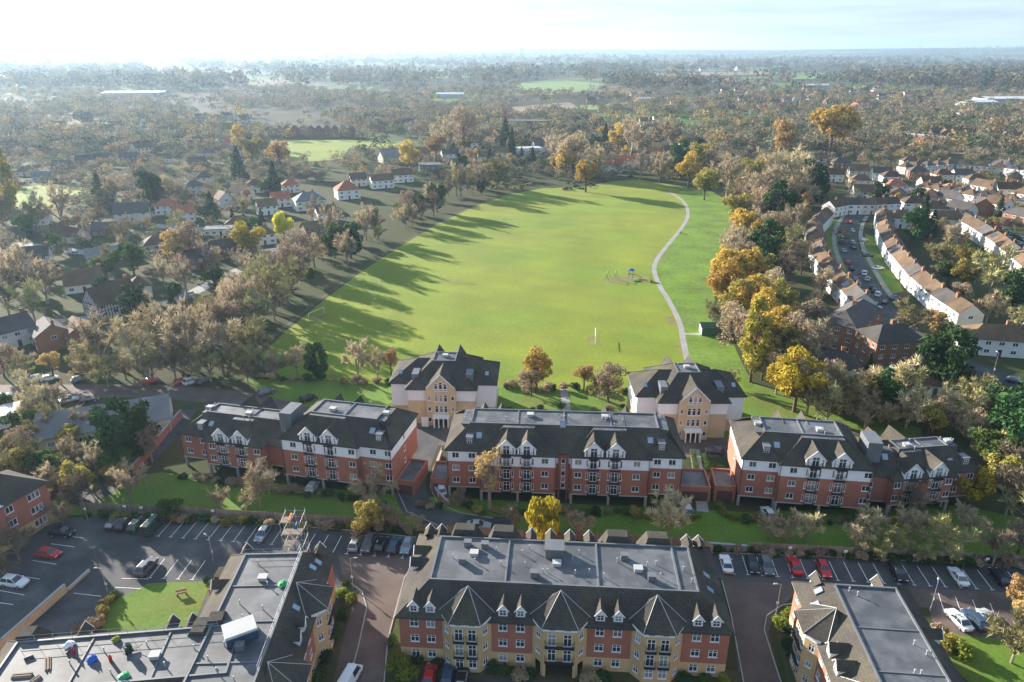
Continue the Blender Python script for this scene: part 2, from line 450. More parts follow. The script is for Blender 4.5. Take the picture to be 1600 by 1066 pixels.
# --- car parks and roads in the estate
CARPARK = px_sheet('car_park', [(-160, 1090), (-160, 900), (60, 819), (140, 805), (330, 813), (545, 829), (660, 842), (1120, 864), (1120, 905), (640, 900), (560, 1000), (520, 1090)], M_ASPH, .006)
px_sheet('access_road', [(528, 868), (648, 874), (630, 905), (616, 960), (606, 1000), (596, 1090), (500, 1090), (540, 960), (536, 900)], M_PAVE, .012)
px_sheet('access_road', [(1110, 866), (1760, 895), (1760, 1026), (1570, 1001), (1462, 987), (1450, 950), (1245, 925), (1212, 958), (1200, 990), (1228, 1095), (1160, 1095), (1142, 960), (1126, 905)], M_PAVE, .010)
BAYS_R = px_sheet('parking_strip', [(1110, 864), (1760, 893), (1760, 934), (1390, 918), (1112, 902)], M_ASPH, .016)
px_sheet('front_drive', [(640, 1052), (1160, 1078), (1160, 1130), (630, 1110)], M_ASPH, .010)
DRIVE = smooth_line([G(*p) for p in [(672, 668), (662, 700), (648, 735), (642, 765), (655, 795), (695, 814), (760, 822), (800, 824)]])
struct('curved_drive', ribbon(DRIVE, 6.0, .014), M_ASPH)
struct('estate_road', ribbon(smooth_line([G(*p) for p in [(-120, 612), (120, 611), (250, 612), (380, 625), (470, 648), (560, 662), (660, 678), (760, 690), (900, 698), (1100, 700), (1200, 690), (1330, 668)]]), 7.5, .012), M_PAVE)
struct('side_lane', ribbon([G(*p) for p in [(120, 790), (205, 738), (250, 690), (290, 640)]], 5.5, .010), M_ASPH)
struct('garden_path', ribbon([G(*p) for p in [(886, 655), (884, 630), (880, 606)]], 2.0, .014), M_PATH)
struct('garden_path', ribbon([G(*p) for p in [(1098, 800), (1092, 745), (1085, 702)]], 2.2, .016), M_PATH)
px_sheet('courtyard_lawn', [(158, 985), (175, 940), (232, 912), (330, 908), (318, 940), (300, 985), (230, 995)], M_LAWN, .020)
px_sheet('shrub_bed', [(1212, 985), (1206, 962), (1232, 948), (1255, 952), (1262, 1000), (1268, 1090), (1236, 1090)], M_SOIL, .022)
px_sheet('shrub_bed', [(525, 950), (545, 905), (556, 925), (540, 985), (520, 1066), (480, 1090), (470, 1040)], M_SOIL, .022)
px_sheet('corner_lawn', [(1462, 985), (1500, 992), (1570, 1000), (1740, 1022), (1740, 1110), (1540, 1090), (1475, 1030)], M_LAWN, .014)
px_sheet('shrub_bed', [(612, 1030), (640, 1024), (1160, 1050), (1160, 1078), (640, 1056), (606, 1056)], M_SOIL, .016)
def kerb(pts, z=.12, w=.16):
    mb = MB(); mb2 = ribbon([G(*p) for p in pts], w, z, mb); low = ribbon([G(*p) for p in pts], w, 0)
    n = len(pts) - 1
    for i in range(n):
        a, b = mb2.f[i], low.f[i]
        A = [mb2.v[k] for k in a]; B = [low.v[k] for k in b]
        mb.poly([B[0], B[1], A[1], A[0]]); mb.poly([A[3], A[2], B[2], B[3]])
    return struct('kerb', mb, M_KERB)
kerb([(598, 1090), (606, 1000), (617, 958), (632, 904), (646, 876)])
kerb([(538, 1090), (560, 1010), (573, 950), (566, 925), (548, 912)])
kerb([(1250, 942), (1222, 946), (1198, 962), (1194, 985), (1205, 1020), (1228, 1090)])
kerb([(1166, 1090), (1142, 960), (1128, 908)])
kerb([(250, 806), (400, 817), (545, 829), (650, 840)])
kerb([(1112, 864), (1330, 872), (1760, 893)])
kerb([(630, 700), (622, 735), (620, 765), (636, 800), (690, 824), (760, 834)])
kerb([(690, 700), (676, 735), (672, 762), (684, 786), (720, 802), (770, 810)])

# --- painted bay lines
def bay_line(parent, a, b, w=.11, z=.026):
    (x0, y0), (x1, y1) = a, b
    L = math.hypot(x1 - x0, y1 - y0)
    mb = MB(); mb.poly([(0, -w / 2, 0), (L, -w / 2, 0), (L, w / 2, 0), (0, w / 2, 0)])
    part('bay_line', mb, M_LINE, parent, (x0, y0, z), math.atan2(y1 - y0, x1 - x0))
def lerp(a, b, t): return (a[0] + (b[0] - a[0]) * t, a[1] + (b[1] - a[1]) * t)
def bay_row(parent, b0, b1, depth, skew=0.0, skip=(), tee=True, width=2.45, angle=None):
    A, B = G(*b0), G(*b1)
    L = math.dist(A, B); n = max(1, round(L / width))
    dx, dy = (B[0] - A[0]) / L, (B[1] - A[1]) / L
    nx, ny = -dy, dx
    for i in range(n + 1):
        if i in skip: continue
        p = lerp(A, B, i / n)
        q = (p[0] + (nx + skew * dx) * depth, p[1] + (ny + skew * dy) * depth)
        bay_line(parent, p, q)
        if tee: bay_line(parent, (p[0] - dx * .35, p[1] - dy * .35), (p[0] + dx * .35, p[1] + dy * .35), .1, .028)
    return A, B, n
bay_row(CARPARK, (247, 838), (424, 851), 4.7)
bay_row(CARPARK, (477, 861), (650, 874), 4.7)
bay_row(CARPARK, (234, 903), (300, 906), 4.7)
bay_line(CARPARK, G(190, 904), G(232, 905)); bay_line(CARPARK, G(180, 918), G(220, 920)); bay_line(CARPARK, G(115, 927), G(158, 932))
for a, b in (((114, 839), (131, 841)), ((80, 850), (117, 855)), ((51, 876), (88, 882)), ((22, 899), (62, 905)), ((0, 923), (38, 930)), ((-30, 938), (21, 945))):
    bay_line(CARPARK, G(*a), G(*b))
bay_row(BAYS_R, (1146, 897), (1600, 925), 4.8)
bay_row(BAYS_R, (1476, 958), (1560, 975), 4.6, tee=False)

# --- roads in the housing on the right and left
RO1 = smooth_line([G(*p) for p in [(1336, 338), (1328, 352), (1324, 368), (1327, 388), (1337, 412), (1350, 438), (1366, 465), (1392, 497), (1450, 545), (1530, 578), (1640, 612)]])
struct('road', ribbon(RO1, 8.5, .012), M_ASPH)
struct('pavement', ribbon([(x - 6.2, y) for x, y in RO1[:44]], 1.8, .10), M_PATH)
struct('pavement', ribbon([(x + 6.2, y) for x, y in RO1[:40]], 1.8, .10), M_PATH)
struct('road', ribbon(smooth_line([G(*p) for p in [(1490, 335), (1530, 350), (1575, 372), (1640, 405)]]), 8.0, .014), M_ASPH)
struct('road', ribbon(smooth_line([G(*p) for p in [(1336, 338), (1370, 318), (1420, 300), (1436, 284)]]), 6.5, .010), M_ASPH)
struct('road', ribbon(smooth_line([G(*p) for p in [(-60, 498), (60, 505), (180, 490), (270, 470), (324, 446), (371, 423), (410, 407), (470, 380)]]), 5.5, .012), M_PATH)
struct('driveway', ribbon(smooth_line([G(*p) for p in [(20, 380), (80, 388), (142, 396)]]), 6.0, .014), M_KERB)
struct('driveway', ribbon(smooth_line([G(*p) for p in [(240, 352), (300, 358), (350, 352)]]), 6.0, .014), M_PATH)
px_sheet('green_verge', [(1352, 365), (1372, 372), (1412, 455), (1385, 462), (1350, 405)], M_LAWN, .008)
px_sheet('front_gardens', [(1285, 345), (1316, 342), (1318, 395), (1345, 455), (1330, 462), (1300, 420)], M_LAWN, .008)
M_RAIL = mat('railway_ballast', (.20, .165, .135), .95, .15, .1)
struct('railway', ribbon([G(1360, 229), G(1440, 237), G(1560, 243), G(1680, 247)], 10, .3), M_RAIL)
# ================================================================== BUILDING KIT
WINC = {}
def win_meshes(w, h, nx, nz):
    k = (round(w, 2), round(h, 2), nx, nz)
    if k not in WINC:
        b = .085
        f = MB()
        f.box(-w / 2, w / 2, -.05, .04, 0, b); f.box(-w / 2, w / 2, -.05, .04, h - b, h)
        f.box(-w / 2, -w / 2 + b, -.05, .04, b, h - b); f.box(w / 2 - b, w / 2, -.05, .04, b, h - b)
        for i in range(1, nx):
            x = -w / 2 + w * i / nx; f.box(x - .04, x + .04, -.046, .036, b, h - b)
        for i in range(1, nz):
            z = h * i / nz if nz < 3 else h * i / nz
            z = h * .66 if nz == 2 else z
            f.box(-w / 2 + b, w / 2 - b, -.042, .032, z - .035, z + .035)
        f.box(-w / 2 - .06, w / 2 + .06, -.14, -.05, -.07, .0)
        p = MB(); p.box(-w / 2 + .02, w / 2 - .02, .0, .03, .02, h - .02)
        WINC[k] = (f.mesh('window', M_UPVC), p.mesh('pane', M_GLASS))
    return WINC[k]

def put_window(parent, o, d, u, zb, w, h, nx=2, nz=2, inset=.07, name='window'):
    n = (d[1], -d[0])
    fm, pm = win_meshes(w, h, nx, nz)
    x, y = o[0] + d[0] * u - n[0] * inset, o[1] + d[1] * u - n[1] * inset
    fo = link(name, fm, parent, (x, y, zb), math.atan2(d[1], d[0]))
    link('pane', pm, fo)
    return fo

def wall(mb, o, d, L, z0, z1, ops=(), dep=.14, m=0):
    n = (d[1], -d[0])
    def P(u, z, w=0): return (o[0] + d[0] * u - n[0] * w, o[1] + d[1] * u - n[1] * w, z)
    ops = [(max(a, 0), min(b, L), max(c, z0), min(e, z1)) for a, b, c, e in ops if b > 0 and a < L and e > z0 + 1e-4 and c < z1 - 1e-4]
    us = sorted({0, L} | {q for t in ops for q in t[:2]}); zs = sorted({z0, z1} | {q for t in ops for q in t[2:]})
    for i in range(len(us) - 1):
        for j in range(len(zs) - 1):
            uc, zc = (us[i] + us[i + 1]) / 2, (zs[j] + zs[j + 1]) / 2
            if us[i + 1] - us[i] < 1e-5 or zs[j + 1] - zs[j] < 1e-5: continue
            if any(a < uc < b and c < zc < e for a, b, c, e in ops): continue
            mb.poly([P(us[i], zs[j]), P(us[i + 1], zs[j]), P(us[i + 1], zs[j + 1]), P(us[i], zs[j + 1])], m)
    for a, b, c, e in ops:
        mb.poly([P(a, c), P(a, e), P(a, e, dep), P(a, c, dep)], m); mb.poly([P(b, c), P(b, c, dep), P(b, e, dep), P(b, e)], m)
        mb.poly([P(a, c), P(a, c, dep), P(b, c, dep), P(b, c)], m); mb.poly([P(a, e), P(b, e), P(b, e, dep), P(a, e, dep)], m)

class Building:
    """collects wall meshes per material under one root; sides are given as (origin, direction, length)"""
    def __init__(s, name, label, x, y, rot, group=None, cat='apartment block'):
        s.root = thing(name, label, cat, (x, y, 0), rot, group)
        s.walls = {}
        s.rot, s.x, s.y = rot, x, y
    def mbw(s, m): return s.walls.setdefault(m.name, (MB(), m))[0]
    def side(s, o, d, L, bands, wins=(), holes=()):
        ops = [(u - w / 2, u + w / 2, z, z + h) for (u, z, w, h, *_) in wins] + list(holes)
        for z0, z1, m in bands: wall(s.mbw(m), o, d, L, z0, z1, ops)
        for (u, z, w, h, *r) in wins: put_window(s.root, o, d, u, z, w, h, *(r or (2, 2)))
    def finish(s):
        for k, (mb, m) in s.walls.items(): part('wall', mb, m, s.root)

def rect(x0, x1, y0, y1): return [(x0, y0), (x1, y0), (x1, y1), (x0, y1)]

def flat_roof(b, x0, x1, y0, y1, ze, zt, inset, over=.45, insets=None, dividers=0, flat=True, name='roof'):
    """hipped skirt of tiles round a felt-covered flat top"""
    il, ir, jf, jb = insets or (inset,) * 4
    mb = MB()
    base = rect(x0 - over, x1 + over, y0 - over, y1 + over)
    top = rect(x0 + il, x1 - ir, y0 + jf, y1 - jb)
    mb.frustum(base, top, ze, zt)
    mb.frustum(rect(x0 - over, x1 + over, y0 - over, y1 + over), base, ze - .18, ze)
    mb.poly([(*p, ze - .18) for p in reversed(base)])
    r = part(name, mb, M_TILE, b.root)
    gm = MB()
    for (a, c) in ((0, 1), (1, 2), (2, 3), (3, 0)):
        p, q = base[a], base[c]
        gm.bar((*p, ze - .06), (*q, ze - .06), .075, 4)
    part('gutter', gm, M_BLACK, r)
    for k in range(4):
        hm = MB(); hm.bar((*base[k], ze + .03), (*top[k], zt + .03), .10, 4); part('hip_ridge', hm, M_TILE, r)
    if flat:
        (tx0, ty0), (tx1, ty1) = top[0], top[2]
        fm = MB(); fm.poly([(tx0, ty0, zt - .16), (tx1, ty0, zt - .16), (tx1, ty1, zt - .16), (tx0, ty1, zt - .16)])
        fr = part('flat_roof', fm, M_FELT, b.root)
        w = .22
        for (a0, a1, b0, b1) in ((tx0 - .04, tx1 + .04, ty0 - .04, ty0 + w), (tx0 - .04, tx1 + .04, ty1 - w, ty1 + .04), (tx0 - .04, tx0 + w, ty0 + w, ty1 - w), (tx1 - w, tx1 + .04, ty0 + w, ty1 - w)):
            cm = MB(); cm.box(a0, a1, b0, b1, zt - .2, zt + .07); part('coping', cm, M_LEAD, fr)
        for k in range(dividers):
            x = tx0 + (tx1 - tx0) * (k + 1) / (dividers + 1)
            dm = MB(); dm.box(x - .12, x + .12, ty0 + w, ty1 - w, zt - .16, zt + .02); part('roof_upstand', dm, M_LEAD, fr)
        return r, fr, (tx0, tx1, ty0, ty1, zt - .16)
    return r

VENT = None
def vent(fr, x, y, z, kind=0):
    mb = MB()
    if kind == 0:
        mb.bar((0, 0, 0), (0, 0, .62), .07, 6); mb.bar((0, 0, .62), (0, 0, .76), .12, 6)
        part('vent_pipe', mb, M_COPING, fr, (x, y, z))
    elif kind == 1:
        mb.box(-.55, .55, -.45, .45, 0, .5); mb.box(-.65, .65, -.55, .55, .5, .62)
        part('roof_hatch', mb, [M_COPING], fr, (x, y, z))
    elif kind == 2:
        mb.box(-.5, .5, -.4, .4, 0, .85); mb.box(-.58, .58, -.48, .48, .85, .93); mb.box(-.4, .4, -.42, -.4, .2, .7)
        part('air_unit', mb, M_LEAD, fr, (x, y, z))
    elif kind == 3:
        mb.box(-1.3, 1.3, -1.1, 1.1, 0, 1.5); mb.box(-1.45, 1.45, -1.25, 1.25, 1.5, 1.68)
        part('lift_overrun', mb, M_LEAD, fr, (x, y, z))

def skylight(parent, o, d, u, w_in, z, slope, w=.9, h=1.2, up=.10):
    """glazed roof light lying in a slope that rises inward at angle slope"""
    n = (d[1], -d[0])
    x, y = o[0] + d[0] * u - n[0] * w_in, o[1] + d[1] * u - n[1] * w_in
    f = MB(); f.box(-w / 2, w / 2, -h / 2, h / 2, -.1, up)
    p = MB(); p.box(-w / 2 + .08, w / 2 - .08, -h / 2 + .08, h / 2 - .08, up - .02, up + .015)
    fo = part('skylight', f, M_LEAD, parent, (x, y, z)); fo.rotation_euler = (slope, 0, math.atan2(d[1], d[0]))
    part('pane', p, M_SKYGL, fo)

DORM = {}
def dormer(b, o, d, u, zb, back, slope_run, w=1.25, h=1.25, style='gable', wname='dormer'):
    """small roof dormer: white front, tiled little roof, window; 'back' = distance of its face behind the wall plane"""
    n = (d[1], -d[0])
    key = (style, round(w, 2), round(h, 2), round(slope_run, 2))
    if key not in DORM:
        c = MB(); r = MB(); run = slope_run
        c.box(-w / 2, w / 2, 0, .12, -.25, h)
        c.poly([(-w / 2, .12, -.25), (-w / 2, .12, h), (-w / 2, run, h)]); c.poly([(w / 2, .12, h), (w / 2, .12, -.25), (w / 2, run, h)])
        if style == 'gable':
            a = h + w * .62
            c.poly([(-w / 2, 0, h), (w / 2, 0, h), (0, 0, a)])
            e = .22
            for s in (-1, 1):
                r.poly([(s * (w / 2 + e), -.22, h - e * 1.2), (0, -.22, a + .08), (0, run + .5, a + .08), (s * (w / 2 + e), run, h - e * 1.2)][::s])
                c.bar((s * (w / 2 + e), -.24, h - e * 1.2), (0, -.24, a + .06), .07, 4)
        else:
            r.box(-w / 2 - .1, w / 2 + .1, -.12, run + .1, h, h + .12)
        fm = MB(); bw = .08; W = w - .3; H = h - .25
        for (x0, x1, z0, z1) in ((-W / 2, W / 2, .1, .1 + bw), (-W / 2, W / 2, H, H + bw), (-W / 2, -W / 2 + bw, .1, H), (W / 2 - bw, W / 2, .1, H), (-.04, .04, .1, H), (-W / 2, W / 2, H * .62, H * .62 + .06)):
            fm.box(x0, x1, -.06, -.002, z0, z1)
        pm = MB(); pm.box(-W / 2, W / 2, -.03, -.004, .12, H + .02)
        DORM[key] = (c.mesh('dormer', M_UPVC if style == 'gable' else M_LEAD), r.mesh('dormer_roof', M_TILE if style == 'gable' else M_LEAD), fm.mesh('window_frame', M_UPVC), pm.mesh('pane', M_GLASS))
    c, r, fm, pm = DORM[key]
    x, y = o[0] + d[0] * u - n[0] * back, o[1] + d[1] * u - n[1] * back
    do = link(wname, c, b.root, (x, y, zb), math.atan2(d[1], d[0]))
    for nm, me in (('dormer_roof', r), ('window_frame', fm), ('pane', pm)): link(nm, me, do)
    return do

BALC = {}
def balcony(parent, o, d, u, z, w=1.7, dep=.5, h=1.0):
    key = (round(w, 2), round(dep, 2))
    if key not in BALC:
        mb = MB(); mb.box(-w / 2, w / 2, -dep, 0, -.12, 0)
        mb.bar((-w / 2, -dep + .03, h), (w / 2, -dep + .03, h), .035)
        for s in (-1, 1): mb.bar((s * w / 2, -dep + .03, h), (s * w / 2, 0, h), .035)
        k = max(6, int(w / .16))
        for i in range(k + 1): x = -w / 2 + w * i / k; mb.bar((x, -dep + .03, 0), (x, -dep + .03, h), .022, 3, cap=False)
        mb.bar((-w / 2, -dep + .03, .12), (w / 2, -dep + .03, .12), .03)
        BALC[key] = mb.mesh('balcony', M_BLACK)
    return link('balcony', BALC[key], parent, (o[0] + d[0] * u, o[1] + d[1] * u, z), math.atan2(d[1], d[0]))

def pyramid_roof(b, pts, apex, z0, z1, over=.0):
    mb = MB(); n = len(pts)
    for i in range(n): mb.poly([(*pts[i], z0), (*pts[(i + 1) % n], z0), (*apex, z1)])
    mb.poly([(*p, z0) for p in reversed(pts)])
    r = part('bay_roof', mb, M_TILE, b.root)
    for p in pts[:4]:
        hm = MB(); hm.bar((*p, z0 + .02), (*apex, z1 + .02), .05, 4); part('hip_ridge', hm, M_COPING, r)
    return r

def canted_bay(b, o, d, u, w, zt, kind='balcony', proj=1.5, z0=0):
    """buff half-octagon bay with a white frieze and pyramid roof"""
    n = (d[1], -d[0])
    def P(uu, out): return (o[0] + d[0] * uu + n[0] * out, o[1] + d[1] * uu + n[1] * out)
    c = proj
    pts = [P(u - w / 2, 0), P(u - w / 2 + c, proj), P(u + w / 2 - c, proj), P(u + w / 2, 0)]
    fw = w - 2 * c
    for i in range(3):
        p, q = pts[i], pts[i + 1]
        L = math.dist(p, q); dd = ((q[0] - p[0]) / L, (q[1] - p[1]) / L)
        wins, holes = [], []
        if i == 1:
            for s in (-1, 1):
                uu = L / 2 + s * L * .24
                for fl in (1, 2): wins.append((uu, 2.7 * fl + .15, 1.15, 2.05, 2, 2))
                if kind == 'balcony': wins.append((uu, .75, 1.15, 1.5, 2, 2))
                wins.append((uu, zt - .72, .95, .5, 2, 1))
            if kind == 'portico': holes.append((.35, L - .35, 0, 2.35))
        else:
            for fl in ((0, 1, 2) if kind == 'balcony' else (1, 2)): wins.append((L / 2, 2.7 * fl + .9, .85, 1.2, 2, 2))
            if kind == 'portico': holes.append((.5, L - .5, 0, 2.2))
        b.side(p, dd, L, [(z0, zt - .85, M_BUFF), (zt - .85, zt, M_WHITE)], wins, holes)
        if i == 1:
            if kind == 'balcony':
                for s in (-1, 1):
                    for fl in (1, 2): balcony(b.root, p, dd, L / 2 + s * L * .24, 2.7 * fl + .12, 1.5, .45)
            else:
                for fl in (1, 2): balcony(b.root, p, dd, L / 2, 2.7 * fl + .12, L * .9, .5)
    pr = [P(u - w / 2 - .45, -.6), P(u - w / 2 + c - .3, proj + .5), P(u + w / 2 - c + .3, proj + .5), P(u + w / 2 + .45, -.6), P(u + w / 2 + .45, -2.6), P(u - w / 2 - .45, -2.6)]
    pyramid_roof(b, pr, P(u, -2.5), zt, zt + 2.75)
    for i in range(3):
        sm = MB(); p, q = pts[i], pts[i + 1]
        sm.bar((*p, zt - .86), (*q, zt - .86), .06); part('string_course', sm, M_COPING, b.root)

EST = [(0, 2.45, M_BUFF), (2.45, 8.1, M_RED)]
def estate_block(b, L, D, sides, ze=8.1, zt=11.3, inset=3.8, dividers=0, insets=None):
    """three storeys of brick under a hipped skirt roof with a flat top; sides: list of four dicts"""
    frames = [((0, 0), (1, 0), L), ((L, 0), (0, 1), D), ((L, D), (-1, 0), L), ((0, D), (0, -1), D)]
    slope = math.atan2(zt - ze, inset + .45)
    for (o, d, ln), sd in zip(frames, sides):
        wins = []
        for u in sd.get('win', ()):
            for fl in range(3): wins.append((u, 2.7 * fl + .85, 1.2, 1.3, 2, 2))
        holes = [(u - w / 2, u + w / 2, 0, ze) for (u, w, _) in sd.get('bay', ())]
        b.side(o, d, ln, EST, wins, holes)
        for (u, w, k) in sd.get('bay', ()): canted_bay(b, o, d, u, w, ze + .75, k)
        for u in sd.get('dormer', ()): dormer(b, o, d, u, ze + .55, .25, 1.9)
        for (u, w_in) in sd.get('sky', ()): skylight(b.root, o, d, u, w_in, ze + (w_in + .45) * math.tan(slope) + .05, slope)
        for (u, w, hh) in sd.get('hip', ()):           # hipped half-roofs seen above the parapet
            n = (d[1], -d[0])
            def P(uu, inn): return (o[0] + d[0] * uu - n[0] * inn, o[1] + d[1] * uu - n[1] * inn)
            mb = MB(); a = [P(u - w / 2, -.9), P(u + w / 2, -.9), P(u + w / 2, 4.2), P(u - w / 2, 4.2)]
            t = [P(u - w * .28, 1.2), P(u + w * .28, 1.2), P(u + w * .28, 2.9), P(u - w * .28, 2.9)]
            mb.frustum(a, t, ze, hh, top=True); part('bay_roof', mb, M_TILE, b.root)
    r, fr, box = flat_roof(b, 0, L, 0, D, ze, zt, inset, dividers=dividers, insets=insets)
    return fr, box

def gable_bay(b, o, d, u, ze, w=3.4):
    """white gabled attic bay with french window, side lights and iron balcony"""
    n = (d[1], -d[0])
    key = ('gbay', w)
    if key not in DORM:
        zg, hw = 1.65, w / 2
        ap = zg + hw * .98
        c = MB()
        wall(c, (-hw, -.18), (1, 0), w, -.35, zg, [(hw - .65, hw + .65, 0, 2.1), (.22, .62, .25, 1.7), (w - .62, w - .22, .25, 1.7)])
        c.poly([(-hw, -.18, zg), (-.65, -.18, zg), (-.65, -.18, 2.1), (-.3, -.18, 2.75), (0, -.18, 2.75), (0, -.18, ap)]); c.poly([(hw, -.18, zg), (0, -.18, ap), (0, -.18, 2.75), (.3, -.18, 2.75), (.65, -.18, 2.1), (.65, -.18, zg)])
        c.poly([(-.65, -.17, 2.1), (.65, -.17, 2.1), (.3, -.17, 2.76), (-.3, -.17, 2.76)])
        for s in (-1, 1): c.poly([(s * hw, -.18, -.35), (s * hw, -.18, zg), (s * hw, 3.0, zg), (s * hw, 3.0, -.35)][::-s])
        for s in (-1, 1): c.bar((s * (hw + .12), -.3, zg - .18), (0, -.3, ap + .08), .09, 4)
        r = MB()
        for s in (-1, 1): r.poly([(s * (hw + .22), -.42, zg - .25), (0, -.42, ap + .12), (0, 4.3, ap + .12), (s * (hw + .22), 3.2, zg - .25)][::s])
        DORM[key] = (c.mesh('gable', M_WHITE), r.mesh('gable_roof', M_TILE))
    c, r = DORM[key]
    g = link('gable', c, b.root, (o[0] + d[0] * u, o[1] + d[1] * u, ze), math.atan2(d[1], d[0]))
    link('gable_roof', r, g)
    for (uu, z, ww, hh, nx) in ((0, 0, 1.3, 2.1, 2), (-w / 2 + .42, .25, .4, 1.45, 1), (w / 2 - .42, .25, .4, 1.45, 1)):
        fm, pm = win_meshes(ww, hh, nx, 2)
        link('window', fm, g, (uu, -.11, z)); link('pane', pm, g, (uu, -.11, z))
    bl = balcony(g, (0, 0), (1, 0), 0, -.05, 1.9, .55); bl.location.y = -.18
    return g

def red_section(b, x0, x1, y0, y1, gables=(), wins=(), storeys=3, z0=2.4, white=True, zt=14.0, inset=4.2, sky=(), box=(), over=.4, insets=None, endwins=True, dividers=0):
    """one projecting length of the red-brick blocks: undercroft, brick storeys, white top storey, skirt roof"""
    ze = z0 + 2.7 * storeys
    zw = ze - 2.55 if white else ze
    bands = [(z0, zw, M_RED)] + ([(zw, ze, M_WHITE)] if white else [])
    L, D = x1 - x0, y1 - y0
    W = []
    for u in wins:
        for s in range(storeys): W.append((u - x0, z0 + 2.7 * s + .85, 1.35, 1.2, 2, 1))
    for u in gables:
        for s in range(storeys):
            W.append((u - x0, z0 + 2.7 * s + .12, 1.3, 2.05, 2, 2)); W.append((u - x0 - 1.15, z0 + 2.7 * s + .5, .42, 1.5, 1, 1)); W.append((u - x0 + 1.15, z0 + 2.7 * s + .5, .42, 1.5, 1, 1))
    b.side((x0, y0), (1, 0), L, bands, W)
    for u in gables:
        for s in range(storeys): balcony(b.root, (x0, y0), (1, 0), u - x0, z0 + 2.7 * s + .08, 1.9, .55)
        gable_bay(b, (x0, y0), (1, 0), u - x0, ze - .15)
    ew = [(D * .5, z0 + 2.7 * s + .9, .8, 1.2, 1, 2) for s in range(storeys)] if endwins else []
    b.side((x1, y0), (0, 1), D, bands, ew); b.side((x0, y1), (0, -1), D, bands, ew)
    b.side((x1, y1), (-1, 0), L, bands, [(u - x0, z0 + 2.7 * s + .85, 1.35, 1.2, 2, 1) for u in wins for s in range(storeys)])
    sl = MB(); sl.poly([(x0, y0, z0), (x0, y1, z0), (x1, y1, z0), (x1, y0, z0)]); part('undercroft_ceiling', sl, M_CONC, b.root)
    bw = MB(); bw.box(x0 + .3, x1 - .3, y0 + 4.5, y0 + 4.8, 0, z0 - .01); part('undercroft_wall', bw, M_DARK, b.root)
    k = max(2, int(L / 5.5) + 1)
    for i in range(k):
        x = x0 + .25 + (L - .5) * i / (k - 1)
        pm = MB(); pm.box(x - .22, x + .22, y0 + .06, y0 + .5, 0, z0); part('pier', pm, M_CONC, b.root)
    bm = MB(); bm.box(x0 - .03, x1 + .03, y0 - .05, y0 + .2, z0 - .22, z0 - .005); part('edge_beam', bm, M_COPING, b.root)
    for x in (x0 + .12, x1 - .12):
        dp = MB(); dp.bar((x, y0 - .06, z0), (x, y0 - .06, ze), .05, 5); part('drainpipe', dp, M_BLACK, b.root)
    mb = MB(); il, ir, jf, jb = insets or (inset,) * 4
    base = rect(x0 - over, x1 + over, y0 - over, y1 - .3); top = rect(x0 + il, x1 - ir, y0 + jf, y1 - jb)
    mb.frustum(base, top, ze, zt - .13); mb.frustum(base, base, ze - .18, ze); mb.poly([(*p, ze - .18) for p in reversed(base)])
    r = part('roof', mb, M_TILE, b.root)
    fm = MB(); fm.poly([(*p, zt - .13) for p in top]); fr = part('flat_roof', fm, M_FELT, b.root)
    for k in (0, 1):
        hm = MB(); hm.bar((*base[k], ze + .03), (*top[k], zt - .1), .09, 4); part('hip_ridge', hm, M_TILE, r)
    gm = MB(); gm.bar((*base[0], ze - .06), (*base[1], ze - .06), .07, 4); part('gutter', gm, M_BLACK, r)
    bx = (top[0][0], top[2][0], top[0][1], top[2][1], zt - .13)
    sl = math.atan2(zt - .13 - ze, inset + over)
    for u, w_in in sky: skylight(b.root, (x0, y0), (1, 0), u - x0, w_in, ze + (w_in + over) * math.tan(sl) + .06, sl, 1.1, 1.3)
    for u in box: dormer(b, (x0, y0), (1, 0), u - x0, ze + .75, .9, 1.7, 1.2, 1.35, 'box')
    return fr, bx, ze

def stair_link(b, x0, x1, y, z0, z1, y1):
    b.side((x0, y), (1, 0), x1 - x0, [(0, z1, M_RED)], [((x1 - x0) / 2, 2.6 + 1.35 * i, .8, 1.05, 1, 1) for i in range(int((z1 - 3.2) / 1.35))])
    dm = MB(); dm.box((x0 + x1) / 2 - .6, (x0 + x1) / 2 + .6, y - .06, y - .01, 0, 2.2); part('door', dm, M_BLACK, b.root)
    tm = MB(); tm.box(x0, x1, y, y1, z1, z1 + .1); part('link_roof', tm, M_FELT, b.root)

def place(px, py): return G(px, py)
def between(b_, p0, p1):
    (x0, y0), (x1, y1) = G(*p0), G(*p1)
    return x0, y0, math.atan2(y1 - y0, x1 - x0), math.dist((x0, y0), (x1, y1))

# ================================================================== APARTMENT BLOCKS
def obstacle_rect(x, y, rot, x0, x1, y0, y1, step=5.0, r=5.0):
    c, s = math.cos(rot), math.sin(rot)
    u = x0
    while u <= x1 + .01:
        w = y0
        while w <= y1 + .01:
            OBST.append((x + c * u - s * w, y + s * u + c * w, r)); w += step
        u += step

def podium(b, x0, x1, y0, y1, z0, z1):
    mb = MB(); mb.box(x0, x1, y0, y1, z0, z1); p = part('podium', mb, M_RED, b.root)
    mb = MB(); mb.box(x0 + .3, x1 - .3, y0 + .3, y1 - .3, z1, z1 + .04); part('terrace_deck', mb, M_FELT, p)
    for a in ((x0, x1, y0, y0 + .28), (x0, x1, y1 - .28, y1), (x0, x0 + .28, y0 + .28, y1 - .28), (x1 - .28, x1, y0 + .28, y1 - .28)):
        mb = MB(); mb.box(*a, z1, z1 + .5); part('parapet', mb, M_RED, p)
    mb = MB(); mb.box(x0 + .5, x1 - .5, y0 - .03, y0 - .003, 0, z1 - .6); part('garage_shade_panel', mb, M_DARK, p)  # flat dark plate on the wall, painted as the shade inside a garage

